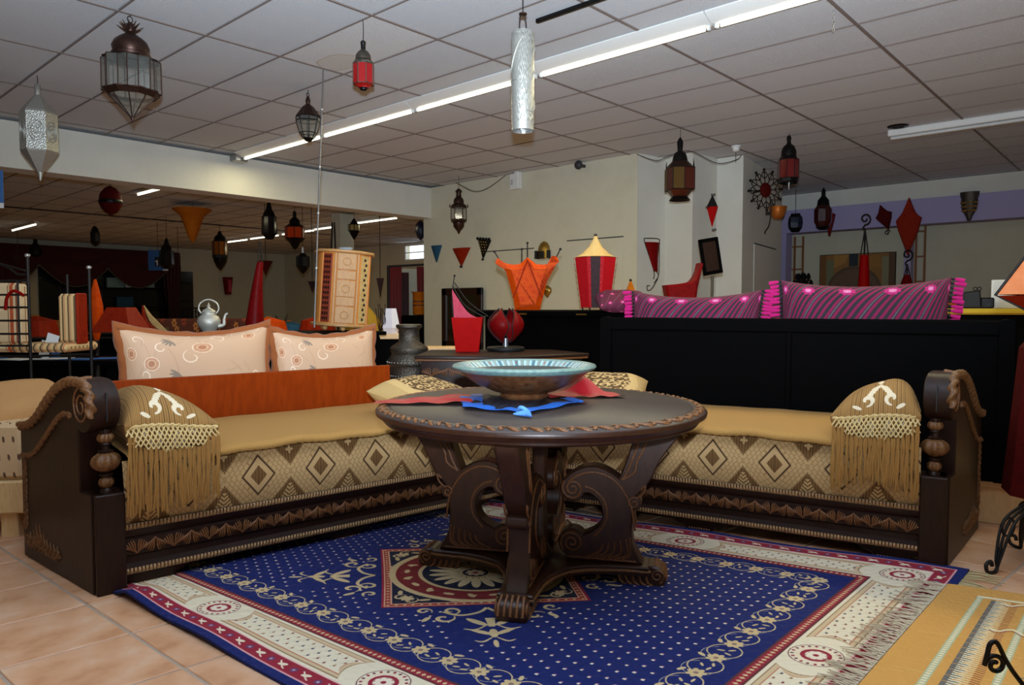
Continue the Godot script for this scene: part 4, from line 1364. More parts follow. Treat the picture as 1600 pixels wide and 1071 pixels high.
func yellow_rug_weave() -> ImageTexture:
	# width 160 (from the edge beside the blue rug), length 190
	var gold := rgb(206, 150, 74)
	var p := Pen.new(960, 1140, 6.0, gold)
	var rng := RandomNumberGenerator.new()
	rng.seed = 6
	for i in 260:
		var y := rng.randf() * 190.0
		var x := rng.randf() * 160.0
		p.rect(Vector2(x, y), Vector2(x + 4 + rng.randf() * 14, y + 0.35), [rgb(196, 144, 68), rgb(214, 170, 96)][i % 2])
	var green := rgb(176, 176, 136)
	var pale := rgb(224, 212, 178)
	var grey := rgb(104, 98, 92)
	var red := rgb(160, 40, 46)
	# long bands beside the edge, then a cross band at the far end
	for band in [17.0, 40.0]:
		p.rect(Vector2(band, 12), Vector2(band + 3.2, 190), green)
		for i in 90: p.rect(Vector2(band + 0.7, 13 + i * 2.0), Vector2(band + 2.5, 14.1 + i * 2.0), pale)
	p.rect(Vector2(17, 10.5), Vector2(160, 12.5), pale)
	for i in 36:
		var y := 14 + i * 5.0
		p.poly(V2([24, y, 30, y, 27, y + 2.4, 30, y + 4.6, 24, y + 4.6]), grey)
		for e in 3:
			p.line(V2([26, y + e * 1.6, 33, y + 1.0 + e * 1.6, 27, y + 2.0 + e * 1.6]), 0.8, pale)
			p.line(V2([33, y + e * 1.6, 36.5, y + 0.8 + e * 1.6]), 0.5, rgb(130, 60, 50))
	for r in [16.0, 46.0]:
		var q := []
		for i in 60: q.append(Vector2(30 + i * 2.2, r + 2.0 * sin(i * 1.2)))
		p.line(q, 1.3, pale)
		var q2 := []
		for i in 60: q2.append(Vector2(30 + i * 2.2, r + 1.8 + 2.0 * sin(i * 1.2)))
		p.line(q2, 0.6, rgb(130, 70, 60))
	p.rect(Vector2(46, 22), Vector2(160, 24), pale)
	p.rect(Vector2(48, 25), Vector2(160, 41), grey)
	for i in 6:
		var c := Vector2(58 + i * 18.0, 33)
		for e in 8: p.poly([c, c + Vector2(8.5, 1.6).rotated(TAU * e / 8), c + Vector2(10, 0).rotated(TAU * e / 8), c + Vector2(8.5, -1.6).rotated(TAU * e / 8)], pale)
		p.flower(c, 4.5, 6, red, gold)
		p.ring(c, Vector2(6, 6), 0.5, red)
	p.rect(Vector2(46, 42), Vector2(160, 44), pale)
	for i in 7:
		var c := Vector2(62 + (i % 2) * 30.0, 60 + i * 18.0)
		p.line(curve([c + Vector2(-12, 8), c + Vector2(-4, 0), c + Vector2(2, 6), c + Vector2(10, -4), c + Vector2(14, -12)], 6), 3.4, rgb(150, 176, 160))
		p.line(curve([c + Vector2(-13, 10), c + Vector2(-4, 2), c + Vector2(2, 8), c + Vector2(10, -2), c + Vector2(15, -11)], 6), 0.9, red)
		p.oval(c + Vector2(2, -12), Vector2(2.6, 1.2), red, 0.5, 12)
		p.oval(c + Vector2(-6, -16), Vector2(2.6, 1.0), red, 0.0, 12)
		p.line(curve([c + Vector2(-14, -10), c + Vector2(0, -14), c + Vector2(18, -10)], 6), 0.8, rgb(100, 110, 116))
		p.ring(c + Vector2(24, 0), Vector2(9, 6), 1.4, pale)
		p.ring(c + Vector2(24, 0), Vector2(7, 4.4), 0.6, rgb(130, 60, 70))
	return p.tex()
func rug_mesh(c: Array, th: float, nu: int, nv: int, lift: Callable) -> MB:
	var m := MB.new()
	for top in [true, false]:
		var P := []
		for i in nv + 1:
			var row := PackedVector3Array()
			for j in nu + 1:
				var u := j / float(nu)
				var v := i / float(nv)
				var a: Vector3 = c[0].lerp(c[1], u).lerp(c[3].lerp(c[2], u), v)
				var l: float = lift.call(u, v)
				row.append(a + Vector3(0, l + (th if top else 0.0), 0))
			P.append(row)
		m.grid(P, false, 0, Vector3.UP if top else Vector3.DOWN)
	# bound edges
	var rim := []
	for j in nu + 1: rim.append(Vector2(j / float(nu), 0))
	for i in range(1, nv + 1): rim.append(Vector2(1, i / float(nv)))
	for j in range(1, nu + 1): rim.append(Vector2(1 - j / float(nu), 1))
	for i in range(1, nv + 1): rim.append(Vector2(0, 1 - i / float(nv)))
	var A := PackedVector3Array()
	var B := PackedVector3Array()
	for q in rim:
		var a: Vector3 = c[0].lerp(c[1], q.x).lerp(c[3].lerp(c[2], q.x), q.y)
		var l: float = lift.call(q.x, q.y)
		A.append(a + Vector3(0, l, 0))
		B.append(a + Vector3(0, l + th, 0))
	var s := m.V.size()
	m.grid([A, B], false, 1, (c[0] + c[1] + c[2] + c[3]) / 4.0)
	for i in range(s, m.U.size()): m.U[i] = rim[(i - s) % rim.size()]
	return m
func build_rugs() -> void:
	var weave := mat(Color.WHITE, 0.95, 0.0, blue_rug_weave())
	bumpy(weave, mats.speck_n, 0.25)
	var t := thing("patterned_rug", "blue rug with cream medallion border under the round table", "rug", Vector3.ZERO)
	# corners: near left, near right, far right, far left
	var lift := func(u: float, v: float) -> float:
		var e: float = exp(-pow(u * 14.0, 2.0)) * smoothstep(0.45, 0.7, v) * (1.0 - smoothstep(0.76, 0.8, v))
		return 0.001 + e * (0.018 + 0.01 * sin(v * 26.0)) + exp(-pow((1.0 - u) * 22.0, 2.0)) * (0.005 + 0.005 * sin(v * 21.0))
	put(rug_mesh([Vector3(1.06, 0, -0.56), Vector3(3.144, 0, -0.535), Vector3(2.44, 0, -3.24), Vector3(0.855, 0, -3.24)], 0.009, 40, 60, lift), "pile", weave, t)
	var rng := RandomNumberGenerator.new()
	rng.seed = 8
	var f := MB.new()
	for i in 120:
		var p := Vector3(3.144, 0.008, -0.535).lerp(Vector3(1.06, 0.008, -0.56), i / 120.0)
		var d := Vector3(rng.randf_range(-0.02, 0.05), 0, 0.07 + rng.randf() * 0.05)
		f.tube([p, p + d * 0.5 + Vector3(0, 0.002, 0), p + d + Vector3(rng.randf_range(-0.02, 0.02), -0.006, 0)], [0.003, 0.0028, 0.0015], 5, false)
	put(f, "fringe", mat(rgb(190, 172, 128), 0.95), t).set_meta("kind", "stuff")
	var y := thing("yellow_rug", "golden yellow flat-woven rug in the lower right corner, overlapping the blue rug", "rug", Vector3.ZERO)
	var yl := func(u: float, v: float) -> float: return 0.001 + 0.0145 * (1.0 - smoothstep(0.0, 0.3, u) * 0.25) * (1.0 if u < 0.02 else 1.0) + 0.002 * sin(v * 9.0) * sin(u * 5.0)
	var ym := mat(Color.WHITE, 0.95, 0.0, yellow_rug_weave())
	ym.uv1_scale = Vector3(1.6, 1.15, 1)
	bumpy(ym, mats.speck_n, 0.3)
	put(rug_mesh([Vector3(2.907, 0, -0.558), Vector3(3.4, 0, 0.95), Vector3(1.6, 0, 1.15), Vector3(1.1, 0, -0.585)], 0.006, 30, 40, yl), "weave", ym, y)
	var f2 := MB.new()
	for i in 300:
		var p := Vector3(2.9, 0.02, -0.56).lerp(Vector3(1.1, 0.02, -0.587), (i + rng.randf()) / 300.0)
		var d := Vector3(rng.randf_range(-0.05, 0.05), -0.006, -0.05 - rng.randf() * 0.07)
		f2.tube([p, p + d * 0.5 + Vector3(rng.randf_range(-0.01, 0.01), 0.001, 0), p + d], [0.0025, 0.002, 0.0012], 4, false)
	put(f2, "fringe", mat(rgb(196, 178, 150), 0.95), y).set_meta("kind", "stuff")

# lies in a sofa's own axes: along from its outer arm face, height, back from its front
const LO := Vector3(0.848, 0, -2.704)
const RO := Vector3(3.113, 0, -0.606)
func pad(w: float, h: float, t: float, tilt: float, bow: float, sd: int, m: Material, parent: Node3D, called := "cover", wrinkle := 0.004) -> Transform3D:
	var xf := Transform3D(Basis(Vector3.RIGHT, tilt), Vector3(0, h * 0.5 * cos(tilt) + t * 0.1, 0))
	var b := MB.new()
	b.pillow(w, h, t, xf, bow, 22, wrinkle, sd)
	put(b, called, m, parent)
	return xf
func pad_edge(w: float, h: float, bow: float, u: float, v: float) -> Vector3:
	return Vector3(w * 0.5 * u * (1.0 - bow * 0.5 * (1.0 - v * v) * u * u), h * 0.5 * v * (1.0 - bow * 1.6 * (1.0 - u * u) * v * v), 0)
func floral_cloth(sd: int) -> StandardMaterial3D:
	var p := Pen.new(420, 300, 6.0, rgb(206, 164, 128))
	var rng := RandomNumberGenerator.new()
	rng.seed = sd
	for i in 40: p.oval(Vector2(rng.randf() * 70, rng.randf() * 50), Vector2(3, 0.4), rgb(200, 158, 122), rng.randf() * 3, 8)
	for i in 13:
		var c := Vector2(5 + (i * 23) % 62, 7 + (i * 16) % 38)
		p.line(curve([c + Vector2(-3, 10), c + Vector2(-1, 5), c], 5), 0.35, rgb(196, 154, 118))
		p.curl(c + Vector2(4, 6), 3.2, 0.9, 1.0, 1.0 + i, 0.5, rgb(238, 210, 178))
		if i % 4 == 1:
			for e in 6: p.oval(c + Vector2(1.6, 0).rotated(e * 0.5 + 2.6), Vector2(1.7, 0.4), rgb(140, 118, 98), e * 0.5 + 2.6, 8)
		else:
			for e in 7: p.oval(c + Vector2(1.7, 0).rotated(TAU * e / 7), Vector2(1.2, 0.9), rgb(198, 142, 102), TAU * e / 7, 9)
			p.ring(c, Vector2(2.9, 2.4), 0.3, rgb(236, 206, 172))
			p.oval(c, Vector2(1.3, 1.1), rgb(178, 116, 76), 0.3, 9)
			p.ring(c, Vector2(1.5, 1.3), 0.25, rgb(226, 188, 150))
		p.oval(c + Vector2(-3.4, 6), Vector2(1.7, 0.5), rgb(206, 164, 128), 0.6, 10)
	var m := mat(Color.WHITE, 0.6, 0.0, p.tex())
	m.rim_enabled = true
	m.rim = 0.15
	return m
func striped_cloth() -> StandardMaterial3D:
	var p := Pen.new(480, 320, 6.0, rgb(36, 32, 36))
	for i in 60:
		var x := -50.0 + i * 2.4
		p.line(V2([x, 0, x + 34, 54]), 0.95, rgb(128, 5, 62))
		if i % 4 == 1: p.line(V2([x + 1.1, 0, x + 35.1, 54]), 0.4, rgb(96, 88, 92))
	for i in 6:
		for j in 3:
			var c := Vector2(9 + i * 13.5 + (j % 2) * 6.5, 9 + j * 17.0)
			p.oval(c, Vector2(2.6, 2.3), rgb(140, 8, 70), 0.0, 16)
			p.flower(c, 2.8, 8, rgb(172, 26, 98), rgb(210, 130, 164), j)
			p.ring(c, Vector2(1.1, 1.0), 0.3, rgb(222, 160, 190))
	var m := mat(Color.WHITE, 0.9, 0.0, p.tex())
	return m
func tasselled(t: Node3D, w: float, h: float, bow: float, xf: Transform3D, sd: int) -> void:
	var rng := RandomNumberGenerator.new()
	rng.seed = sd
	for s in [-1.0, 1.0]:
		var m := MB.new()
		var k := MB.new()
		for i in 26:
			var v := -0.98 + 1.96 * i / 25.0
			var p := pad_edge(w, h, bow, s, v)
			var d := Vector3(s, -0.25 + rng.randf() * 0.2, 0).normalized()
			k.ball(xf * (p + d * 0.008), Vector3.ONE * 0.009, 6, 4)
			m.tube([xf * (p + d * 0.012), xf * (p + d * 0.03), xf * (p + d * (0.055 + 0.012 * rng.randf()))], [0.006, 0.011, 0.012], 6)
		put(k, "braid", mats.black, t)
		put(m, "tassels", mats.pink_tassel, t).set_meta("kind", "stuff")
func build_middle() -> void:
	# orange bench whose back board stands behind the left sofa
	var ob := thing("orange_bench", "orange-brown varnished wooden bench back behind the left sofa", "bench", LO, -8.0)
	put(bx(Vector3(0.778, 0.40, -0.735), Vector3(1.592, 0.56, 0.026), 0.004), "back_board", mats.orange_wood, ob)
	put(bx(Vector3(0.778, 0.46, -0.98), Vector3(1.592, 0.04, 0.46), 0.004), "seat", mats.orange_wood, ob)
	for x in [0.0, 1.556]: put(bx(Vector3(x, 0.22, -0.98), Vector3(0.036, 0.44, 0.46), 0.004), "end_panel", mats.orange_wood, ob)
	var fl := [[0.62, 0.725, 0.43, 0.505, "pale floral satin cushion with brown fur edging, left of the pair on the orange bench", 1], [1.29, 0.62, 0.40, 0.495, "pale floral satin cushion with brown fur edging, right of the pair on the orange bench", 2]]
	for f in fl:
		var t := thing("floral_cushion", f[4], "cushion", ob.transform * Vector3(f[0], 0.472, -0.93), -8.0, "floral cushions on the orange bench")
		var xf := pad(f[1], f[2], 0.16, -0.12, 0.17, f[5], floral_cloth(20 + f[5]), t)
		var loop := []
		for e in [[0, -1.0, -1.0], [1, 1.0, -1.0], [0, 1.0, 1.0], [1, -1.0, 1.0]]:
			for i in 14:
				var q := -1.0 + 2.0 * i / 14.0
				var uv := Vector2(q * e[2] * -1.0, e[1]) if e[0] == 0 else Vector2(e[1], q * e[2] * -1.0)
				if e[0] == 1: uv = Vector2(e[1], q * (1.0 if e[1] > 0 else -1.0))
				else: uv = Vector2(q * (1.0 if e[1] < 0 else -1.0), e[1])
				loop.append(xf * pad_edge(f[1], f[2], 0.17, uv.x, uv.y))
		loop.append(loop[0])
		var m := MB.new()
		var rr := []
		for i in loop.size(): rr.append(0.025 + 0.004 * sin(i * 2.3))
		m.tube(loop, rr, 10, false, 3, 60.0, 0.1)
		put(m, "fur_edging", mats.fur_trim, t)
	# black day bed with its back to the right sofa, on a pale wooden platform
	var db := thing("black_daybed", "black lacquered wooden daybed with panelled back behind the right sofa", "daybed", RO, -77.18)
	put(bx(Vector3(-0.72, 0.56, -0.785), Vector3(1.9, 0.71, 0.03), 0.003), "back_panel", mats.black_wood, db)
	put(bx(Vector3(-0.72, 0.905, -0.78), Vector3(1.94, 0.075, 0.05), 0.01), "top_rail", mats.black_wood, db)
	put(bx(Vector3(-0.72, 0.24, -0.78), Vector3(1.94, 0.075, 0.05), 0.006), "bottom_rail", mats.black_wood, db)
	put(bx(Vector3(-0.695, 0.56, -0.772), Vector3(0.03, 0.63, 0.032), 0.006), "mullion", mats.black_wood, db)
	for x in [0.234, -1.70]:
		var q := V2([-0.035, 0.0, 0.035, 0.0, 0.035, 0.725])
		for i in 7: q.append(Vector2(0, 0.725) + Vector2(0.035, 0.022).rotated(0.0) * Vector2(cos(PI * i / 6.0), sin(PI * i / 6.0)))
		put(slab(q, 0.07, 0.004, Transform3D(Basis.IDENTITY, Vector3(x, 0.2, -0.785))), "post", mats.black_wood, db)
	put(bx(Vector3(-0.73, 0.5, -1.2), Vector3(1.9, 0.08, 0.78), 0.01), "seat", mats.black_wood, db)
	put(bx(Vector3(-0.73, 0.33, -1.57), Vector3(1.9, 0.3, 0.03), 0.004), "front_apron", mats.black_wood, db)
	for z in [-0.44]: put(bx(Vector3(0.19, z + 0.64, -0.85), Vector3(0.12, 0.02, 0.16), 0.002), "side_shelf", mats.pine, db)
	put(bx(Vector3(0.19, 0.42, -0.86), Vector3(0.12, 0.018, 0.16), 0.002), "side_shelf", mats.pine, db)
	put(bx(Vector3(0.19, 0.34, -0.86), Vector3(0.12, 0.018, 0.16), 0.002), "side_shelf", mats.pine, db)
	var pf := thing("platform", "pale wooden platform under the black daybed, seen beside the right sofa arm", "platform", RO, -77.18)
	put(bx(Vector3(-0.5, 0.085, -1.19), Vector3(2.3, 0.17, 0.78), 0.004), "box", mats.pine, pf)
	put(bx(Vector3(-0.5, 0.185, -1.19), Vector3(2.34, 0.028, 0.82), 0.003), "top_board", mats.pine, pf)
	var sc := striped_cloth()
	for f in [[-1.235, 0.74, 0.52, "pink and grey striped tasselled cushion on the daybed, left one", 5, -0.62, 0.10], [-0.375, 0.79, 0.57, "pink and grey striped tasselled cushion on the daybed, right and larger one", 6, -0.6, 0.09]]:
		var t := thing("striped_cushion", f[3], "cushion", db.transform * Vector3(f[0], 0.56, -0.93), -77.18, "striped cushions on the black daybed")
		var xf := pad(f[1], f[2], 0.2, -0.12, f[6], f[4], sc, t, "cover", 0.008)
		tasselled(t, f[1], f[2], f[6], xf, f[4])
	var t3 := thing("striped_cushion", "pink striped cushion peeping out between the red panelled lamp and the daybed", "cushion", (Vector3(4.505, 0.955, -3.006) * Vector3(1, 0, 1) + Vector3(0, 0.98, 0)), -40.0, "striped cushions on the black daybed")
	pad(0.4, 0.3, 0.12, -1.2, 0.06, 7, sc, t3)
	# black chest further back
	var bc := thing("black_chest", "long black chest behind the dresser, carrying the leather lamps", "chest", Vector3(4.92, 0, -3.62), 0.0)
	put(bx(Vector3(0.03, 0.46, -0.13), Vector3(0.62, 0.92, 1.62), 0.006), "body", mats.black_wood, bc)
	put(bx(Vector3(0, 0.95, -0.13), Vector3(0.72, 0.055, 1.72), 0.012), "lid", mats.black_wood, bc)
	for z in [-0.42, 0.2]: put(bx(Vector3(-0.362, 0.945, z), Vector3(0.006, 0.012, 0.1)), "brass_tag", mats.brass, bc)
	# dresser in the corner
	var dq := V2([3.12, 3.70, 3.49, 3.20, 4.10, 3.03, 4.25, 3.5, 3.62, 4.12])
	var dr := thing("carved_dresser", "dark wood dresser with carved apron in the corner behind the cushions", "dresser", Vector3.ZERO)
	var fb := Basis(Vector3.RIGHT, -PI / 2)
	var grow := func(k: float) -> Array:
		var c := Vector2(3.716, 3.51)
		return dq.map(func(v): return c + (v - c) * k)
	put(slab(grow.call(0.95), 0.62, 0.0, Transform3D(fb, Vector3(0, 0.33, 0))), "body", mats.dark_wood, dr)
	put(slab(grow.call(1.03), 0.024, 0.006, Transform3D(fb, Vector3(0, 0.668, 0))), "top", mats.dark_wood, dr)
	put(slab(grow.call(1.02), 0.014, 0.004, Transform3D(fb, Vector3(0, 0.65, 0))), "edge_strip", mats.worn_carving, dr)
	for e in [[0, 1], [1, 2]]:
		var a: Vector2 = grow.call(0.955)[e[0]]
		var b: Vector2 = grow.call(0.955)[e[1]]
		var fr := carved_frieze(0.02, (b - a).length() - 0.02, 0.57, 0.0, 0.06, 0.11)
		var o := put(fr, "carved_apron", mats.worn_carving, dr)
		o.position = Vector3(a.x, 0, -a.y)
		o.rotation.y = atan2(b.y - a.y, b.x - a.x)
	for k in 5:
		var v: Vector2 = grow.call(0.85)[k]
		put(bx(Vector3(v.x, 0.02, -v.y), Vector3(0.07, 0.045, 0.07), 0.008), "foot", mats.dark_wood, dr)
	# red leather box lamp with a pink sail on the dresser
	var rb := thing("red_lamp", "bright red leather box lamp with a pointed pink sail, on the dresser", "lamp", Vector3(3.667, 0.682, -3.777), -47.65)
	put(turned(V2([0.115, 0.0, 0.155, 0.245]), 4, Transform3D(Basis(Vector3.UP, PI / 4), Vector3.ZERO), true), "shade", mats.bright_red, rb)
	put(turned(V2([0.0, 0.004, 0.112, 0.004]), 4, Transform3D(Basis(Vector3.UP, PI / 4), Vector3.ZERO), true), "bottom", mats.bright_red, rb)
	put(slab(curve(V2([-0.105, 0.24, -0.11, 0.34, -0.118, 0.45]), 4) + curve(V2([-0.06, 0.36, 0.0, 0.28, 0.07, 0.24]), 4), 0.006, 0.0, Transform3D(Basis.IDENTITY, Vector3(0, 0, -0.06))), "sail", mats.pink_leather, rb)
	var wr := MB.new()
	wr.tube(curve([Vector3(-0.11, 0.24, -0.06), Vector3(-0.118, 0.4, -0.06), Vector3(-0.1, 0.55, -0.07)], 6), 0.004, 6)
	wr.tube(curve([Vector3(-0.112, 0.47, -0.06), Vector3(-0.02, 0.33, -0.07), Vector3(0.12, 0.245, -0.08)], 6), 0.004, 6)
	wr.tube(curve([Vector3(-0.1, 0.5, -0.06), Vector3(0.0, 0.36, -0.08), Vector3(0.14, 0.255, -0.1)], 6), 0.004, 6)
	wr.ball(Vector3(-0.1, 0.55, -0.07), Vector3.ONE * 0.009, 8, 6)
	put(wr, "wire_frame", mats.iron, rb)
	# split round lamp of dark red leather
	var pk := thing("pod_lamp", "round dark red leather lamp split into petals, on a black disc base", "lamp", Vector3(3.909, 0.682, -3.627), 20.0)
	put(turned(V2([0.0, 0.0, 0.135, 0.0, 0.14, 0.008, 0.14, 0.022, 0.13, 0.028, 0.0, 0.028]), 32), "base", mats.black, pk)
	put(turned(V2([0.02, 0.028, 0.02, 0.09]), 12), "stem", mats.steel, pk)
	for k in 4:
		var P := []
		var a0 := TAU * k / 4.0 + 0.1
		for i in 13:
			var v := i / 12.0
			var row := PackedVector3Array()
			for j in 9:
				var u := (j / 8.0 - 0.5) * 2.0
				var half := 0.68 * sin(PI * clampf(v * 0.94 + 0.04, 0, 1))
				var a := a0 + u * half
				var r := 0.133 * sin(PI * (v * 0.8 + 0.1)) * (1.0 - 0.1 * u * u) + 0.018 * v
				row.append(Vector3(cos(a) * r, 0.06 + 0.25 * v, sin(a) * r))
			P.append(row)
		var m := MB.new()
		m.grid(P, false, 1, Vector3(0, 0.18, 0))
		var petal := put(m, "petal", mats.crimson_leather, pk)
		var ed := []
		for i in 13: ed.append(P[i][0])
		for i in 13: ed.append(P[12 - i][8])
		put(pipe(ed, 0.004, 6), "piping", mats.dark_leather, petal)
	# engraved metal pot left of the dresser
	var po := thing("metal_brazier", "dark engraved metal brazier with a wide rolled neck, left of the dresser", "brazier", Vector3(3.518, 0.226, -4.259) * Vector3(1, 0, 1))
	put(turned(V2([0.0, 0.0, 0.16, 0.0, 0.16, 0.03, 0.06, 0.06, 0.05, 0.3, 0.09, 0.36, 0.15, 0.42, 0.155, 0.5, 0.148, 0.54, 0.155, 0.56]), 32), "stand", mats.pewter, po)
	put(turned(V2([0.155, 0.56, 0.168, 0.575, 0.165, 0.6, 0.13, 0.65, 0.145, 0.68, 0.14, 0.7, 0.08, 0.74, 0.075, 0.83, 0.09, 0.845]), 32), "body", mats.pewter, po)
	put(turned(V2([0.08, 0.84, 0.098, 0.85, 0.098, 0.868, 0.08, 0.874, 0.07, 0.86]), 32), "rim", mats.pewter, po)
	var st := MB.new()
	for r in 3:
		for k in 36:
			var a := TAU * k / 36.0
			var rr: float = [0.156, 0.156, 0.166][r]
			st.ball(Vector3(cos(a) * rr, [0.46, 0.49, 0.59][r], sin(a) * rr), Vector3.ONE * 0.006, 6, 4)
	put(st, "studs", mats.tin, po)
	# ochre leather cone right of the cushions
	var oc := thing("ochre_lamp", "tall ochre leather cone lamp standing behind the right floral cushion", "lamp", Vector3(4.177, -0.232, -5.732) * Vector3(1, 0, 1) + Vector3(0, 0.4, 0))
	put(turned(V2([0.26, 0.0, 0.27, 0.12, 0.25, 0.26, 0.19, 0.42, 0.09, 0.56, 0.02, 0.64]), 20), "shade", mats.ochre_leather, oc)
	put(turned(V2([0.0, -0.4, 0.12, -0.4, 0.12, -0.38, 0.02, -0.37, 0.02, 0.0, 0.13, 0.002]), 20), "stand", mats.iron, oc)
	# console behind the bench
	var co := thing("console_table", "long dark console table behind the orange bench", "table", Vector3(2.834, 0.800, -5.000) * Vector3(1, 0, 1), -8.0)
	put(bx(Vector3(0.02, 0.79, -0.1), Vector3(1.7, 0.03, 0.5), 0.005), "top", mats.black_wood, co)
	put(bx(Vector3(0.02, 0.73, -0.1), Vector3(1.6, 0.09, 0.44), 0.003), "apron", mats.black_wood, co)
	for x in [-0.76, 0.8]:
		for z in [-0.3, 0.1]: put(bx(Vector3(x, 0.38, z), Vector3(0.05, 0.76, 0.05), 0.004), "leg", mats.black_wood, co)
	# silver teapot
	var tp := thing("silver_teapot", "engraved silver teapot with a high round handle, behind the floral cushions", "teapot", Vector3(2.366, 0.806, -5.084), -40.0)
	put(turned(V2([0.0, 0.0, 0.05, 0.0, 0.052, 0.008, 0.042, 0.022, 0.06, 0.045, 0.078, 0.075, 0.08, 0.1, 0.068, 0.125, 0.046, 0.142, 0.044, 0.156, 0.05, 0.16]), 32), "body", mats.bright_silver, tp)
	var lid := put(turned(V2([0.05, 0.16, 0.045, 0.168, 0.03, 0.18, 0.012, 0.19, 0.01, 0.2, 0.014, 0.206, 0.005, 0.214, 0.002, 0.228, 0.0, 0.23]), 24), "lid", mats.bright_silver, tp)
	put(pipe(curve([Vector3(0.065, 0.06, 0), Vector3(0.1, 0.07, 0), Vector3(0.105, 0.11, 0), Vector3(0.115, 0.142, 0), Vector3(0.13, 0.15, 0)], 5), [0.018, 0.017, 0.016, 0.015, 0.014, 0.013, 0.012, 0.012, 0.011, 0.011, 0.01, 0.01, 0.01, 0.009, 0.009, 0.009, 0.009, 0.009, 0.009, 0.008, 0.008], 10), "spout", mats.bright_silver, tp)
	put(pipe(curve([Vector3(-0.05, 0.15, 0), Vector3(-0.068, 0.18, 0), Vector3(-0.055, 0.225, 0), Vector3(0, 0.25, 0), Vector3(0.055, 0.225, 0), Vector3(0.068, 0.18, 0), Vector3(0.05, 0.15, 0)], 5), 0.006, 8), "handle", mats.bright_silver, tp)
	# leaning tower of drawers
	var dt := thing("drawer_tower", "tall octagonal pale wood chest of drawers with inlaid side panels, leaning a little", "chest", Vector3(3.496, 0.806, -5.111), -30.0)
	dt.rotation_degrees.z = -4.0
	dt.scale = Vector3.ONE * 1.15
	var oct := V2([-0.075, 0.17, 0.075, 0.17, 0.17, 0.09, 0.19, -0.06, 0.1, -0.17, -0.1, -0.17, -0.19, -0.06, -0.17, 0.09]).map(func(v): return Vector2(v.x, -v.y))
	put(slab(oct, 0.5, 0.003, Transform3D(fb, Vector3(0, 0.3, 0))), "carcass", mats.honey_wood, dt)
	var o2 := oct.map(func(v): return v * 1.13)
	put(slab(o2, 0.02, 0.005, Transform3D(fb, Vector3(0, 0.56, 0))), "top", mats.tower_wood, dt)
	put(slab(o2, 0.022, 0.005, Transform3D(fb, Vector3(0, 0.042, 0))), "base", mats.tower_wood, dt)
	for v in [[-0.12, 0.1], [0.12, 0.1], [-0.12, -0.1], [0.12, -0.1], [0.0, 0.15]]:
		var m := MB.new()
		m.ball(Vector3(v[0], 0.018, v[1]), Vector3(0.02, 0.018, 0.02), 10, 6)
		put(m, "foot", mats.tower_wood, dt)
	for k in 5:
		var y := [0.115, 0.21, 0.3, 0.395, 0.49][k] as float
		var big := k % 2 == 0
		var d := put(bx(Vector3(0, y, 0.176), Vector3(0.13, 0.115 if big else 0.062, 0.014), 0.003), "drawer", mats.tower_wood, dt)
		if big:
			var rg := MB.new()
			var lp := []
			for i in 21: lp.append(Vector3(cos(TAU * i / 20) * 0.026, y + sin(TAU * i / 20) * 0.026, 0.184))
			rg.tube(lp, 0.004, 6, false)
			put(rg, "turned_ring", mats.tower_wood, d)
	for s in [-1, 1]:
		put(bx(Vector3(s * 0.078, 0.3, 0.172), Vector3(0.014, 0.495, 0.012), 0.002), "stile", mats.tower_wood, dt)
		var a := Vector3(s * 0.0885, 0, 0.162)
		var b := Vector3(s * 0.164, 0, 0.097)
		var mid := (a + b) / 2
		var ba := Basis(Vector3.UP, s * 0.70)
		var pn := put(bx(mid + Vector3(0, 0.3, 0), Vector3(0.07, 0.48, 0.012), 0.002, ba), "inlay_panel", mats.red_wood if s < 0 else mats.cream_leather, dt)
		var dots := MB.new()
		for i in 13:
			if s > 0:
				dots.ball(mid + Vector3(0, 0.09 + i * 0.035, 0) + ba * Vector3(0.006 * (1 if i % 2 else -1), 0, 0.006), Vector3(0.011, 0.011, 0.006), 8, 5)
			else:
				for j in 3: dots.box(mid + Vector3(0, 0.085 + i * 0.036, 0) + ba * Vector3(-0.018 + j * 0.018, 0, 0.006), Vector3(0.011, 0.02, 0.006), 0.0, ba)
		put(dots, "inlay", mats.dark_wood, pn)
		put(bx(mid + Vector3(0, 0.3, 0) + ba * Vector3(s * 0.042, 0, 0.002), Vector3(0.012, 0.49, 0.014), 0.002, ba), "stile", mats.honey_wood, dt)
	var pt := thing("small_dish", "small blue and white glazed dish lying on the drawer tower", "dish", (dt.transform * Vector3(0.0, 0.57, 0.0)))
	put(turned(V2([0.0, 0.0, 0.03, 0.0, 0.05, 0.012, 0.062, 0.03, 0.058, 0.033, 0.04, 0.018, 0.0, 0.012]), 24), "dish", mat(rgb(150, 170, 185), 0.3), pt)
	# panelled red leather lamp with a straw cap
	var pl := thing("panelled_lamp", "red and dark leather panelled lamp with a pale pointed cap, on the black chest", "lamp", (Vector3(4.495, 1.012, -3.243) * Vector3(1, 0, 1) + Vector3(0, 0.978, 0)), 36.0)
	put(turned(V2([0.115, 0.02, 0.165, 0.395]), 8, Transform3D(Basis(Vector3.UP, PI / 8), Vector3.ZERO), true), "shade", mats.coral_leather, pl)
	for k in 4:
		var a := PI / 2 * k + 0.0
		var b0 := Vector3(cos(a) * 0.11, 0.02, sin(a) * 0.11)
		var b1 := Vector3(cos(a) * 0.158, 0.395, sin(a) * 0.158)
		var sd := Vector3(-sin(a), 0, cos(a))
		var m := MB.new()
		var nn := (b1 - b0).cross(sd).normalized()
		if nn.dot(b0 * Vector3(1, 0, 1)) < 0: nn = -nn
		m.face([b0 + sd * 0.028 + nn * 0.006, b1 + sd * 0.036 + nn * 0.006, b1 - sd * 0.036 + nn * 0.006, b0 - sd * 0.028 + nn * 0.006], nn)
		var op := put(m, "dark_panel", mats.dark_leather, pl)
		var stt := MB.new()
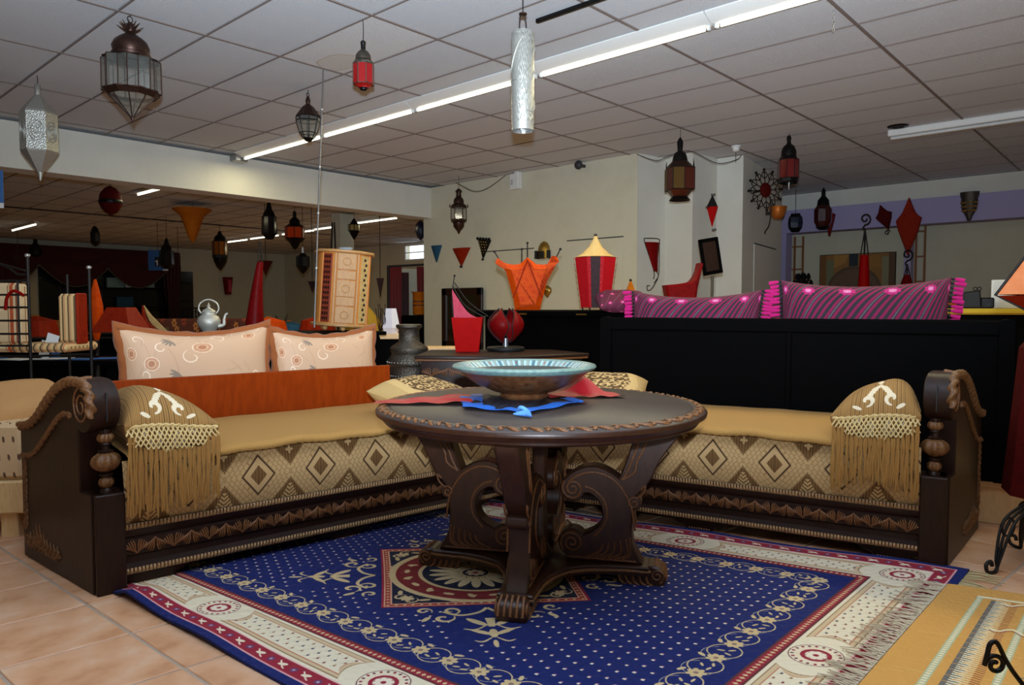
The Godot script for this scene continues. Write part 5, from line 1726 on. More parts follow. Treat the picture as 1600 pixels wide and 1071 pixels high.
		for i in 9:
			for s in [-1, 1]: stt.ball(b0.lerp(b1, i / 8.0) + sd * s * lerpf(0.033, 0.042, i / 8.0) + nn * 0.006, Vector3.ONE * 0.004, 6, 4)
		put(stt, "stitching", mats.pink_leather, op)
	put(turned(V2([0.15, 0.4, 0.1, 0.43, 0.05, 0.48, 0.018, 0.54, 0.012, 0.56]), 24), "cap", mats.cream_leather, pl)
	var kn := MB.new()
	kn.ball(Vector3(0, 0.565, 0), Vector3.ONE * 0.014, 10, 6)
	put(kn, "finial", mats.iron, pl)
	for k in 4:
		var a := PI / 2 * k + 0.4
		put(pipe([Vector3(cos(a) * 0.1, 0.0, sin(a) * 0.1), Vector3(cos(a) * 0.112, 0.03, sin(a) * 0.112)], 0.006, 6), "foot", mats.iron, pl)
	# orange sail lamp
	var os := thing("sail_lamp", "orange leather sail-shaped lamp with iron spikes, on the black chest", "lamp", (Vector3(4.411, 0.961, -3.853) * Vector3(1, 0, 1) + Vector3(0, 0.978, 0)), -47.65)
	var q := curve(V2([-0.24, 0.42, -0.17, 0.375, -0.07, 0.37, 0.0, 0.425]), 5)
	q.append_array(curve(V2([0.07, 0.37, 0.16, 0.37, 0.24, 0.43, 0.18, 0.3, 0.13, 0.12, 0.1, 0.0]), 5))
	q.append_array(curve(V2([-0.1, 0.0, -0.12, 0.12, -0.17, 0.3]), 5))
	var P1 := MB.new()
	P1.prism(PackedVector2Array(q), 0.1, 0.045, Transform3D.IDENTITY)
	put(P1, "shade", mats.orange_leather, os)
	put(pipe([Vector3(0, 0.4, 0.052), Vector3(-0.09, 0.16, 0.052), Vector3(-0.12, 0.1, 0.052)], 0.006, 6), "seam", mats.rust_leather, os)
	put(pipe([Vector3(0, 0.4, 0.052), Vector3(0.09, 0.16, 0.052), Vector3(0.12, 0.1, 0.052)], 0.006, 6), "seam", mats.rust_leather, os)
	for s in [[0.0, 0.42, 0.0, 0.54], [-0.23, 0.41, -0.265, 0.47], [0.23, 0.42, 0.265, 0.49], [-0.045, 0.38, -0.045, 0.49]]:
		var m := pipe([Vector3(s[0], s[1], 0), Vector3(s[2], s[3], 0)], 0.006, 6)
		m.ball(Vector3(s[2], s[3], 0), Vector3.ONE * 0.011, 8, 5)
		put(m, "spike", mats.iron, os)
	# things behind the left end of the daybed
	var tr := thing("trough_lamp", "dark red leather trough lamp with one tall pointed end, above the left striped cushion", "lamp", Vector3(5.824, 1.037, -3.273), -46.0)
	var tq := curve(V2([-0.15, 0.16, 0.0, 0.175, 0.09, 0.2, 0.15, 0.3, 0.165, 0.36]), 5)
	tq.append_array(V2([0.15, 0.2, 0.13, 0.0, -0.115, 0.0]))
	put(slab(tq, 0.16, 0.02), "shade", mats.crimson_leather, tr)
	put(bx(Vector3(0, -tr.position.y / 2, 0), Vector3(0.16, tr.position.y, 0.14), 0.01), "stand", mats.black_wood, tr)
	var ac := thing("cone_lamp", "small amber leather cone lamp between the red panelled lamp and the left striped cushion", "lamp", Vector3(5.526, 1.037, -3.600), 0.0)
	put(turned(V2([0.085, 0.0, 0.02, 0.17, 0.008, 0.2]), 4, Transform3D(Basis(Vector3.UP, 0.3), Vector3.ZERO), true), "shade", mats.amber_leather, ac)
	var kb := MB.new()
	kb.ball(Vector3(0, 0.205, 0), Vector3.ONE * 0.013, 8, 6)
	put(kb, "finial", mats.iron, ac)
	put(bx(Vector3(-0.03, 0.09, 0.04), Vector3(0.03, 0.02, 0.002), 0.0, Basis(Vector3.UP, -0.8)), "paper_tag", mats.paper, ac)
	put(turned(V2([0.0, -ac.position.y, 0.1, -ac.position.y, 0.1, 0.015 - ac.position.y, 0.02, 0.025 - ac.position.y, 0.02, 0.0, 0.08, 0.002]), 16), "stand", mats.iron, ac)
	# hanging cord with small beads
	var cd := thing("beaded_cord", "thin metal rod with small beads hanging from the ceiling before the drawer tower", "rod", Vector3(3.488, 2.990, -5.314))
	var end: Vector3 = Vector3(2.831, 0.858, -4.464) - Vector3(3.488, 2.990, -5.314)
	put(pipe([Vector3.ZERO, end], 0.006, 6), "rod", mats.steel, cd)
	for f in [0.18, 0.42, 0.6, 0.8]:
		var m := MB.new()
		m.ball(end * f, Vector3(0.011, 0.014, 0.011), 8, 6)
		put(m, "bead", mats.tin, cd)

func plaid(kind: int) -> StandardMaterial3D:
	var p := Pen.new(192, 192, 6.0, rgb(226, 196, 150) if kind == 0 else rgb(222, 184, 126))
	if kind == 0:
		for x in [2, 14, 26]:
			p.rect(Vector2(x, 0), Vector2(x + 2.4, 32), rgb(190, 84, 40))
			p.rect(Vector2(x + 4, 0), Vector2(x + 4.7, 32), rgb(120, 60, 34))
			p.rect(Vector2(x - 1.4, 0), Vector2(x - 0.8, 32), rgb(120, 60, 34))
	else:
		for i in 8:
			p.rect(Vector2(i * 4.0, 0), Vector2(i * 4.0 + 1.1, 32), rgb(110, 84, 52))
			p.rect(Vector2(i * 4.0 + 1.7, 0), Vector2(i * 4.0 + 2.0, 32), rgb(190, 90, 50))
	return mat(Color.WHITE, 0.9, 0.0, p.tex())
func cushion_box(c: Vector3, z: Vector3, m: Material, called: String, parent: Node3D, rep := 3.0) -> MeshInstance3D:
	var b := bx(c, z, 0.02)
	for i in b.U.size():
		var n := b.N[i]
		b.U[i] = Vector2(b.V[i].x, b.V[i].y) * rep if absf(n.z) > 0.5 else (Vector2(b.V[i].x, b.V[i].z) * rep if absf(n.y) > 0.5 else Vector2(b.V[i].z, b.V[i].y) * rep)
	return put(b, called, m, parent)
func build_left() -> void:
	# low bed beyond the left arm
	var be := thing("low_bed", "low pale wood bed with dotted beige mattress at the left edge behind the carved arm", "bed", Vector3(0.664, 0.400, -3.836) * Vector3(1, 0, 1), -40.0)
	var dot := Pen.new(192, 96, 6.0, rgb(206, 172, 128))
	for i in 8:
		for j in 4: dot.oval(Vector2(2 + i * 4.0 + (j % 2) * 2, 2 + j * 4.0), Vector2(0.55, 0.8), rgb(96, 66, 46), 0.4, 8)
	cushion_box(Vector3(-0.25, 0.375, -0.2), Vector3(1.04, 0.25, 0.4), mat(Color.WHITE, 0.9, 0.0, dot.tex()), "mattress", be, 3.2)
	put(bx(Vector3(-0.25, 0.18, -0.2), Vector3(1.06, 0.14, 0.44), 0.006), "side_rail", mats.pale_wood, be)
	for x in [-0.7, 0.2]:
		for z in [-0.36, -0.05]: put(bx(Vector3(x, 0.05, z), Vector3(0.07, 0.11, 0.07), 0.004), "leg", mats.pale_wood, be)
	var pi := thing("tan_pillow", "plain tan pillow on the low bed at the left edge", "pillow", Vector3(0.937, 0.522, -3.991), 0.0)
	var pm := MB.new()
	pm.pillow(0.44, 0.4, 0.17, Transform3D(Basis(Vector3.RIGHT, -PI / 2 + 0.35) * Basis(Vector3(0, 0, 1), 0.1), Vector3(0, 0.015, 0)), 0.06, 20, 0.003, 3)
	put(pm, "cover", mats.beige_cloth, pi)
	# iron frame seat with striped cushions
	var ir := thing("iron_seat_frame", "black iron seat frame with a barred panel at the left edge", "rack", Vector3(1.272, 0.459, -5.104) * Vector3(1, 0, 1), -47.65)
	var s := 0.004
	var bars := func(x0: float, y0: float, x1: float, y1: float, z0: float, z1: float, r: float, called: String) -> void:
		put(pipe([Vector3((x0 - 50) * s, 1.0 - (y0 - 478) * s, z0), Vector3((x1 - 50) * s, 1.0 - (y1 - 478) * s, z1)], r, 8), called, mats.iron, ir)
	for x in [50, 142]:
		put(pipe([Vector3((x - 50) * s, 0, 0), Vector3((x - 50) * s, 1.0 + (478 - (400 if x == 50 else 418)) * s, 0)], 0.009, 8), "post", mats.iron, ir)
		var m := MB.new()
		m.ball(Vector3((x - 50) * s, 1.0 + (478 - (400 if x == 50 else 418)) * s, 0), Vector3(0.016, 0.012, 0.016), 10, 6)
		put(m, "cap", mats.tin, ir)
	put(pipe([Vector3(-0.01, 0, -0.4), Vector3(-0.01, 1.0 + (478 - 424) * s, -0.4)], 0.009, 8), "post", mats.iron, ir)
	put(pipe([Vector3(-0.35, 0, -0.1), Vector3(-0.35, 1.3, -0.1)], 0.009, 8), "post", mats.iron, ir)
	for y in [438, 459, 478, 498, 518, 536, 552]: bars.call(-40, y, 50, y, 0, 0, 0.006, "bar")
	bars.call(34, 438, 34, 536, 0, 0, 0.006, "bar")
	bars.call(50, 552, 142, 549, 0, 0, 0.007, "bar")
	bars.call(50, 424, 0, 410, 0, 0, 0.006, "bar")
	put(pipe(curve([Vector3(0, 1.2, 0), Vector3(-0.06, 1.2, 0), Vector3(-0.12, 1.24, 0), Vector3(-0.2, 1.27, 0)], 5), 0.006, 8), "top_scroll", mats.iron, ir)
	var sk := thing("high_back_cushion", "tan striped high-backed seat cushion on the iron frame", "cushion", Vector3(1.272, 0.459, -5.104) * Vector3(1, 0, 1) + Vector3(0, 0.0, 0), -47.65)
	var st := plaid(1)
	cushion_box(Vector3(0.03, 0.752, -0.2), Vector3(0.345, 0.055, 0.36), st, "seat", sk, 3.0)
	cushion_box(Vector3(0.13, 0.93, -0.2), Vector3(0.115, 0.31, 0.1), st, "back", sk, 3.6)
	cushion_box(Vector3(0.197, 0.93, -0.2), Vector3(0.018, 0.32, 0.11), mats.rust_leather, "back_edge", sk)
	var pk := thing("plaid_cushion", "cream and rust striped cushion behind the iron bars, tied with a red ribbon", "cushion", Vector3(1.272, 0.459, -5.104) * Vector3(1, 0, 1), -47.65)
	cushion_box(Vector3(-0.235, 0.96, -0.12), Vector3(64 * s, 0.38, 0.1), plaid(0), "back", pk, 3.4)
	cushion_box(Vector3(-0.235, 0.75, -0.14), Vector3(76 * s, 0.05, 0.2), plaid(0), "seat", pk, 3.4)
	var rb := MB.new()
	rb.tube(curve([Vector3((16 - 50) * s, 0.985, 0.01), Vector3((20 - 50) * s, 1.06, 0.015), Vector3((32 - 50) * s, 1.1, 0.02), Vector3((46 - 50) * s, 1.07, 0.02)], 5), 0.009, 6)
	put(rb, "ribbon", mats.red_leather, pk)
	# table with leaflets behind it
	var tb := thing("leaflet_table", "dark table with blue and white leaflets behind the iron seat frame", "table", Vector3(1.559, 0.612, -5.915) * Vector3(1, 0, 1), -47.65)
	put(bx(Vector3(0, 0.625, 0), Vector3(1.3, 0.03, 0.55), 0.004), "top", mats.black_wood, tb)
	for x in [-0.6, 0.6]:
		for z in [-0.22, 0.22]: put(bx(Vector3(x, 0.305, z), Vector3(0.05, 0.61, 0.05), 0.004), "leg", mats.black_wood, tb)
	put(bx(Vector3(0, 0.3, 0), Vector3(1.2, 0.025, 0.5), 0.003), "shelf", mats.black_wood, tb)
	var lf := [[-0.34, 0.1, 0.2, mats.blue_paint], [-0.1, 0.14, -0.3, mats.paper], [0.12, 0.08, 0.15, mats.paper], [0.33, 0.12, -0.1, mats.blue_paint], [0.5, 0.02, 0.3, mats.blue_paint], [-0.52, 0.0, 0.1, mats.blue_paint]]
	for i in lf.size():
		var l = lf[i]
		var o := thing("leaflet", ["blue leaflet left of the two white ones on the leaflet table", "white leaflet left on the leaflet table", "white leaflet in the middle of the leaflet table", "blue leaflet right of the white ones on the leaflet table", "blue leaflet at the right end of the leaflet table", "blue leaflet at the left end of the leaflet table"][i], "leaflet", tb.transform * Vector3(l[0], 0.642, l[1]), -47.65, "leaflets on the dark table")
		put(bx(Vector3.ZERO, Vector3(0.21, 0.004, 0.15), 0.0, Basis(Vector3.UP, l[2])), "sheet", l[3], o)
	var sg := thing("price_card", "folded blue and white card standing on the leaflet table", "card", (Vector3(1.568, 0.615, -5.831) * Vector3(1, 0, 1) + Vector3(0, 0.645, 0)), -47.65)
	put(bx(Vector3(-0.03, 0.06, 0), Vector3(0.07, 0.12, 0.004), 0.0, Basis(Vector3(0, 0, 1), -0.25)), "front", mats.paper, sg)
	put(bx(Vector3(0.03, 0.06, -0.02), Vector3(0.06, 0.11, 0.004)), "side", mats.blue_paint, sg)
	var ws := thing("white_sheet", "white printed sheet standing on the striped seat", "sheet", Vector3(1.415, 0.797, -5.195), -47.65)
	put(bx(Vector3(0, 0.0, 0), Vector3(0.075, 0.07, 0.003), 0.0, Basis(Vector3(0, 0, 1), -0.3)), "paper", mats.paper, ws)

func iron_scroll(path: Array, r := 0.007) -> MB: return pipe(curve(path, 6), r, 8)
func build_right() -> void:
	# tall lamp at the right edge
	var base: Vector3 = Vector3(3.528, 0.042, -0.310) * Vector3(1, 0, 1)
	var t := thing("floor_lamp", "iron tripod floor lamp with orange leather shade and red lower cover at the right edge", "lamp", base, -47.65)
	# local x to the right in the picture, z towards the viewer
	var cone := Transform3D(Basis(Vector3.UP, 0.0), Vector3(0, 0, 0))
	put(turned(V2([0.27, 1.05, 0.04, 1.36]), 4, cone, true), "upper_shade", mats.salmon_leather, t)
	put(turned(V2([0.1, 0.965, 0.268, 1.045]), 4, cone, true), "lower_shade", mats.rust_leather, t)
	for k in 4:
		var a := PI / 2 * k
		put(pipe([Vector3(cos(a) * 0.1, 0.965, sin(a) * 0.1), Vector3(cos(a) * 0.272, 1.047, sin(a) * 0.272), Vector3(cos(a) * 0.04, 1.362, sin(a) * 0.04)], 0.006, 6), "rib", mats.iron, t)
		put(iron_scroll([Vector3(cos(a) * 0.05, 0.82, sin(a) * 0.05), Vector3(cos(a) * 0.13, 0.86, sin(a) * 0.13), Vector3(cos(a) * 0.14, 0.92, sin(a) * 0.14), Vector3(cos(a) * 0.1, 0.93, sin(a) * 0.1), Vector3(cos(a) * 0.1, 0.89, sin(a) * 0.1)]), "scroll", mats.iron, t)
	put(pipe([Vector3(0, 0.2, 0), Vector3(0, 1.05, 0)], 0.012, 8), "pole", mats.iron, t)
	put(turned(V2([0.19, 0.26, 0.17, 0.5, 0.145, 0.84, 0.13, 0.86]), 8, Transform3D.IDENTITY, true), "red_cover", mats.maroon, t)
	var feet := [Vector3(3.196, 0.000, -0.465), Vector3(3.597, -0.020, -0.439), Vector3(base.x + 0.22, 0, base.z + 0.2)]
	for k in 3:
		var f: Vector3 = t.transform.affine_inverse() * feet[k]
		f.y = 0.0
		var d := f.normalized()
		var n := Vector3(-d.z, 0, d.x)
		var L := f.length()
		var m := MB.new()
		for o in [-1.0, 0.0, 1.0]:
			m.tube(curve([d * 0.02 + Vector3(0, 0.24, 0), d * (L * 0.4) + n * o * 0.012 + Vector3(0, 0.245, 0), d * (L * 0.78) + n * o * 0.02 + Vector3(0, 0.19, 0), d * (L * 0.93) + n * o * 0.01 + Vector3(0, 0.07, 0), d * (L * 0.95) + Vector3(0, 0.02, 0)], 6), 0.006, 6)
		m.tube(curve([d * (L * 0.95) + Vector3(0, 0.02, 0), d * (L * 0.99) + Vector3(0, 0.006, 0), d * (L + 0.035) + Vector3(0, 0.012, 0), d * (L + 0.045) + Vector3(0, 0.04, 0), d * (L + 0.02) + Vector3(0, 0.05, 0), d * (L + 0.012) + Vector3(0, 0.032, 0)], 6), 0.007, 8)
		var lp := []
		for i in 17: lp.append(d * (L * 0.8) + Vector3(0, 0.17, 0) + d * cos(TAU * i / 16) * 0.035 + Vector3(0, sin(TAU * i / 16) * 0.035, 0))
		m.tube(lp, 0.005, 6, false)
		put(m, "leg", mats.iron, t)
	# scrolled iron foot close to the camera
	var sc := thing("iron_stand", "black iron scroll of a plant stand in the lower right corner", "stand", Vector3(2.076, 0.114, -0.185) * Vector3(1, 0, 1), -47.65)
	var pts := []
	var sp := spiral2(Vector2(1553.5, 1036), 4, 17, -1.0, -1.35, 26)
	for v in sp: pts.append(Vector3((v.x - 1640) * 0.0015018, 1.0 - (v.y - 478.5) * 0.0015018, 0))
	for v in [[1541, 1018], [1544, 1004], [1550, 999], [1557, 1003], [1571, 1030], [1588, 1055], [1612, 1082], [1640, 1098]]: pts.append(Vector3((v[0] - 1640) * 0.0015018, 1.0 - (v[1] - 478.5) * 0.0015018, 0))
	put(pipe(curve(pts.slice(0, 27), 1) + curve(pts.slice(27), 5), 0.0055, 8), "scroll", mats.black_iron, sc)
	put(pipe([Vector3(0, 0.02, 0), Vector3(0, 0.9, 0)], 0.009, 8), "post", mats.black_iron, sc)
	put(turned(V2([0.0, 0.0, 0.12, 0.0, 0.12, 0.012, 0.02, 0.03, 0.0, 0.03]), 20), "base", mats.black_iron, sc)

# a lantern hung at a point of the ceiling; sizes in units of u metres, heights run down from the hook
func lantern(called: String, label: String, at: Vector3, u: float, pieces: Array, wire := 0.0, turn := 0.2, group := "hanging lanterns") -> Node3D:
	var t := thing(called, label, "lantern", at, rad_to_deg(turn), group)
	if wire < 0.0: put(pipe([Vector3.ZERO, Vector3(0, 3.0 - at.y, 0)], 0.005, 5), "wire", mats.iron, t)
	if wire > 0.0: put(pipe([Vector3.ZERO, Vector3(0.002, -wire * u * 0.5, 0.002), Vector3(0, -wire * u, 0)], maxf(0.003, u * 0.35), 6), "wire", mats.iron, t)
	for p in pieces:
		if p[0] == "glass":
			lantern_glass(t, p[1], p[2] * u, p[3] * u, p[4] * u, p[5] * u, -p[6] * u, -p[7] * u, p[8], p[9], u, p[10] if p.size() > 10 else null)
		elif p[0] == "ring":
			var lp := []
			for i in 17: lp.append(Vector3(cos(TAU * i / 16) * p[1] * u, (-p[2] + sin(TAU * i / 16) * p[1]) * u, 0))
			put(pipe(lp, maxf(0.003, u * 0.6), 6), "hook_ring", mats.iron, t)
		elif p[0] == "spikes":
			for k in p[1]:
				var a = TAU * k / p[1]
				var d := Vector3(cos(a), 0, sin(a))
				put(pipe([d * p[2] * u + Vector3(0, -p[4] * u, 0), d * p[3] * u + Vector3(0, -p[5] * u, 0)], [u * 1.6, u * 0.25], 5), p[7], p[6], t)
		else:
			var q := []
			for i in range(0, p[1].size(), 2): q.append(Vector2(p[1][i] * u, -p[1][i + 1] * u))
			var xf := Transform3D(Basis(Vector3.UP, PI / p[2]), Vector3.ZERO)
			put(turned(q, p[2], xf, p[4]), p[0], p[3], t)
	return t
# upright glazed wall of a lantern: n corners of alternating radius, a pane and a bar for each
func lantern_glass(t: Node3D, n: int, ra: float, rb: float, sa: float, sb: float, y0: float, y1: float, frame: Material, pane: Material, u: float, pane2: Material = null) -> void:
	var f := MB.new()
	var top := []
	var bot := []
	for k in n:
		var a := TAU * k / n
		var d := Vector3(cos(a), 0, sin(a))
		top.append(d * (ra if k % 2 == 0 else rb) + Vector3(0, y0, 0))
		bot.append(d * (sa if k % 2 == 0 else sb) + Vector3(0, y1, 0))
	var bar := maxf(u * 0.75, 0.004)
	for k in n:
		var j := (k + 1) % n
		f.tube([top[k], bot[k]], bar, 5)
		f.tube([top[k], top[j]], bar, 5)
		f.tube([bot[k], bot[j]], bar, 5)
		var c: Vector3 = (top[k] + top[j] + bot[k] + bot[j]) / 4.0
		var nn: Vector3 = (top[j] - top[k]).cross(bot[k] - top[k]).normalized()
		if nn.dot(c * Vector3(1, 0, 1)) < 0: nn = -nn
		var m := MB.new()
		var e := bar * 0.3
		m.face([top[k] + nn * e, top[j] + nn * e, bot[j] + nn * e, bot[k] + nn * e], nn)
		m.face([top[k] - nn * e, top[j] - nn * e, bot[j] - nn * e, bot[k] - nn * e], -nn)
		put(m, "pane", (pane2 if k % 2 and pane2 else pane), t)
	put(f, "glazing_bars", frame, t)
func build_lanterns() -> void:
	var br: Material = mats.bronze
	var ir: Material = mats.black_iron
	var cg: Material = mats.clear_glass
	lantern("star_lantern", "large star-shaped clear glass lantern with a bronze crown, upper left", Vector3(1.973, 3.000, -5.326), 0.004, [["ring", 5, 9], ["crown", [7, 30, 9, 24, 6, 17, 3, 15], 10, br, false], ["spikes", 8, 8, 21, 28, 20, br, "crown_leaf"], ["spikes", 8, 7, 15, 22, 13, br, "crown_leaf"], ["dome", [30, 74, 31, 68, 27, 66, 30, 56, 26, 47, 18, 40, 9, 34, 7, 30], 16, br, false], ["shoulder", [46, 78, 30, 72], 8, br, true], ["glass", 16, 46, 40, 46, 40, 78, 132, br, cg], ["skirt", [38, 140, 46, 132, 46, 130], 8, br, true], ["glass", 8, 36, 36, 3, 3, 138, 174, br, cg], ["tip", [1, 182, 4, 175, 3, 172], 8, br, false]], 4, 0.3)
	var sl := lantern("pierced_lantern", "pointed hexagonal pierced silver lantern at the far left", Vector3(1.937, 3.000, -7.311), 0.006, [["neck", [4, 28, 4, 14, 1, 12], 8, mats.silver, false], ["upper_cone", [23, 52, 4, 28], 6, mats.silver, true], ["body", [23, 110, 24, 108, 24, 55, 23, 52], 6, mats.silver, true], ["lower_cone", [4, 138, 23, 110], 6, mats.silver, true], ["tip", [1, 150, 4, 138], 8, mats.silver, false]], 13, 0.1)
	var em := MB.new()
	var u := 0.006
	for k in 6:
		var a := TAU * (k + 0.5) / 6.0 + PI / 6
		var d := Vector3(cos(a), 0, sin(a))
		var n := Vector3(-sin(a), 0, cos(a))
		for r in [9.0, 6.0, 3.0]:
			var lp := []
			for i in 17: lp.append(d * 21.2 * u + Vector3(0, -82 * u, 0) + (n * cos(TAU * i / 16) + Vector3.UP * sin(TAU * i / 16) * 1.6) * r * u)
			em.tube(lp, 0.0045, 5, false)
	put(em, "embossed_rings", mats.silver, sl)
	lantern("red_lantern", "bright red glass lantern on a chain near the strip light", Vector3(3.097, 3.000, -4.224), 0.004, [["cap", [4, 52, 4, 42, 5, 40, 3, 37], 10, ir, false], ["dome", [14, 70, 13, 62, 9, 56, 4, 52], 12, mats.pewter, false], ["collar", [18, 78, 18, 74, 14, 70], 8, mats.pewter, true], ["glass", 8, 18, 18, 18, 18, 78, 112, mats.pewter, mats.red_glass], ["bottom", [9, 118, 10, 116, 18, 112], 8, mats.red_glass, true], ["burner", [6, 121, 7, 117, 9, 116], 8, ir, false]], 38, 0.4)
	lantern("small_lantern", "small clear glass lantern with a brown pointed roof in front of the strip light", Vector3(3.733, 3.000, -5.941), 0.006, [["ring", 2.5, 8], ["neck", [3, 22, 4, 17, 2, 11], 8, br, false], ["roof", [20, 42, 17, 38, 9, 27, 3, 22], 8, br, true], ["glass", 8, 18, 18, 18, 18, 42, 48, ir, cg], ["glass", 8, 18, 18, 13, 13, 48, 66, ir, cg], ["glass", 8, 13, 13, 8, 8, 66, 74, ir, cg], ["bottom", [0, 80, 5, 78, 8, 74], 8, ir, false]], 6, 0.3)
	var cy := thing("cylinder_lantern", "long pierced silver cylinder lantern hanging near the top centre", "lantern", Vector3(3.284, 2.641, -2.906), 0, "hanging lanterns")
	var cu := 0.004
	put(turned([Vector2(16.5, -147) * cu, Vector2(16.5, -138) * cu, Vector2(17, -136) * cu, Vector2(17, -4) * cu, Vector2(15, -2) * cu, Vector2(9, 0) * cu], 32), "tube", mats.silver, cy)
	put(turned([Vector2(15.5, -2) * cu, Vector2(15.5, -147) * cu], 24), "lining", mats.tin, cy)
	var sw := MB.new()
	for k in 3:
		var p := []
		for i in 40: p.append(Vector3(cos(i * 0.16 + k * 2.1) * 17.2 * cu, (-20 - i * 2.6 + 10 * sin(i * 0.3 + k)) * cu, sin(i * 0.16 + k * 2.1) * 17.2 * cu))
		sw.tube(p, 0.004, 6, false)
	put(sw, "swirl_relief", mats.silver, cy)
	for s in [-1, 1]: put(pipe(curve([Vector3(s * 8 * cu, 0, 0), Vector3(s * 7 * cu, 14 * cu, 0), Vector3(s * 3 * cu, 24 * cu, 0)], 4), 0.0035, 6), "wire", mats.iron, cy)
	put(turned([Vector2(0, 22) * cu, Vector2(6, 23) * cu, Vector2(6, 25) * cu, Vector2(0, 26) * cu], 16), "hanger_disc", br, cy)
	put(pipe([Vector3(0, 25 * cu, 0), Vector3(0, 3.0 - cy.position.y, 0)], 0.0035, 6), "wire", mats.iron, cy)
	var bar := thing("ceiling_rail", "dark thin rail under the ceiling beside the silver cylinder", "rail", Vector3(3.9, 2.98, -2.6))
	put(bx(Vector3(0, 0, 0), Vector3(0.028, 0.028, 1.45), 0.004), "rail", mats.black_iron, bar)
	lantern("turret_lantern", "large rust glass lantern with corner turrets right of centre", Vector3(7.264, 3.000, -4.099), 0.007, [["finial", [5, 42, 4, 38, 5, 24, 3, 20, 1, 17], 10, ir, false], ["dome", [12, 54, 11, 48, 9, 42, 5, 39], 14, ir, false], ["shoulder", [22, 66, 18, 60, 12, 54], 8, br, true], ["glass", 8, 25, 20, 25, 20, 66, 100, ir, mats.rust_glass, mats.gold_dark], ["lower_glass", [12, 110, 20, 100], 8, mats.rust_glass, true], ["foot", [17, 116, 15, 113, 12, 110], 12, ir, false], ["spikes", 4, 23, 23, 66, 52, ir, "turret"]], 18, 0.1)
	lantern("dome_lantern", "dark red domed lantern right of the strip light row, above the sun sculpture", Vector3(8.369, 3.000, -3.324), 0.007, [["finial", [4, 18, 3, 14, 4, 8, 2, 4], 8, ir, false], ["dome", [12, 38, 12, 30, 9, 22, 4, 18], 12, ir, false], ["collar", [16, 44, 12, 38], 8, ir, true], ["glass", 8, 16, 16, 16, 16, 44, 74, ir, mats.deep_red_glass], ["lower", [14, 82, 16, 80, 16, 74], 8, ir, true], ["spikes", 1, 7, 7, 78, 92, mats.tin, "pull_chain"]], 5, 0.2)
	lantern("gallery_lantern", "bronze gallery lantern with clear panes against the cream back wall", Vector3(7.920, 3.000, -8.089) - Vector3(0.25, 0, 0), 0.009, [["finial", [5, 36, 4, 30, 6, 26, 2, 22], 8, br, false], ["dome", [9, 47, 9, 42, 7, 38, 4, 36], 12, br, false], ["top_rail", [15, 54, 15, 51, 9, 47], 6, br, true], ["spikes", 6, 15, 15, 53, 47, br, "finial_spike"], ["glass", 6, 13, 13, 13, 13, 54, 74, br, cg], ["bottom_rail", [10, 79, 15, 77, 15, 74], 6, br, true], ["bowl", [1, 98, 3, 93, 9, 86, 10, 79], 12, br, false]], 22, 0.3)
	lantern("globe_lantern", "globe lantern with rust leather and a dark middle band, in the dark room at left", Vector3(4.317, 3.000, -12.637), 0.010, [["globe_top", [17, 28, 15, 18, 9, 10, 2, 6], 14, mats.maroon, false], ["band", [17, 34, 18, 31, 17, 28], 14, ir, false], ["globe_bottom", [2, 52, 9, 48, 14, 41, 17, 34], 14, mats.maroon, false]], 6)
	var ct := lantern("tiered_pendant", "three-tiered amber leather pendant in the dark room", Vector3(6.241, 3.000, -14.024), 0.012, [["lower_tier", [1, 62, 4, 58, 9, 46], 16, mats.amber_leather, false], ["middle_tier", [9, 46, 15, 27], 16, mats.amber_leather, false], ["upper_tier", [15, 27, 18, 20, 30, 10, 30, 9], 16, mats.amber_leather, false]], 9)
	lantern("amber_lantern", "amber glass lantern beside the far strip lights", Vector3(8.198, 3.000, -16.958), 0.015, [["dome", [10, 28, 9, 22, 4, 17, 2, 12], 10, ir, false], ["glass", 8, 11, 11, 11, 11, 28, 50, ir, mats.amber_glass], ["rail", [12, 54, 12, 50], 8, ir, true], ["bowl", [1, 74, 6, 68, 10, 60, 11, 54], 10, ir, false]], 12)
	lantern("bottle_lantern", "slim black bottle-shaped lantern left of the red one", Vector3(6.901, 3.000, -12.328), 0.012, [["neck", [5, 18, 3, 8, 2, 6], 8, ir, false], ["shoulder", [10, 28, 8, 22, 5, 18], 8, ir, true], ["glass", 8, 10, 10, 11, 11, 28, 54, ir, mats.dark_pane], ["bottom", [6, 62, 11, 54], 8, ir, true]], 6)
	lantern("ember_lantern", "orange-red and black glass lantern in front of the far strip lights", Vector3(7.569, 3.000, -12.567), 0.012, [["finial", [3, 22, 3, 15, 1, 12], 8, ir, false], ["dome", [9, 33, 8, 27, 3, 22], 10, ir, false], ["shoulder", [16, 38, 9, 33], 8, ir, true], ["glass", 8, 16, 15, 16, 15, 38, 56, ir, mats.orange_glass], ["bottom", [1, 74, 5, 70, 8, 64, 16, 57], 8, ir, false]], 13)
	lantern("basket_lantern", "small gold glass basket lantern right of the square pillar", Vector3(9.120, 3.000, -12.819), 0.013, [["cap", [8, 20, 4, 14, 1, 10], 8, ir, false], ["glass", 8, 9, 9, 9, 9, 20, 30, ir, mats.gold_glass], ["bottom", [1, 44, 5, 38, 9, 30], 8, ir, false]], 10)
	lantern("egg_lantern", "dark blue egg-shaped lantern near the end of the white beam", Vector3(10.633, 3.000, -12.450), 0.014, [["shell", [1, 36, 6, 30, 9, 20, 7, 10, 2, 5], 12, mats.blue_glass, false]], 5)
	lantern("cage_lantern", "small black cage lantern under the far strip light at left", Vector3(6.183, 3.000, -19.169), 0.015, [["top", [6, 14, 5, 8, 2, 4], 8, ir, false], ["glass", 6, 7, 7, 7, 7, 14, 28, ir, mats.dark_pane], ["bottom", [1, 35, 5, 32, 7, 28], 8, ir, false]], 4)
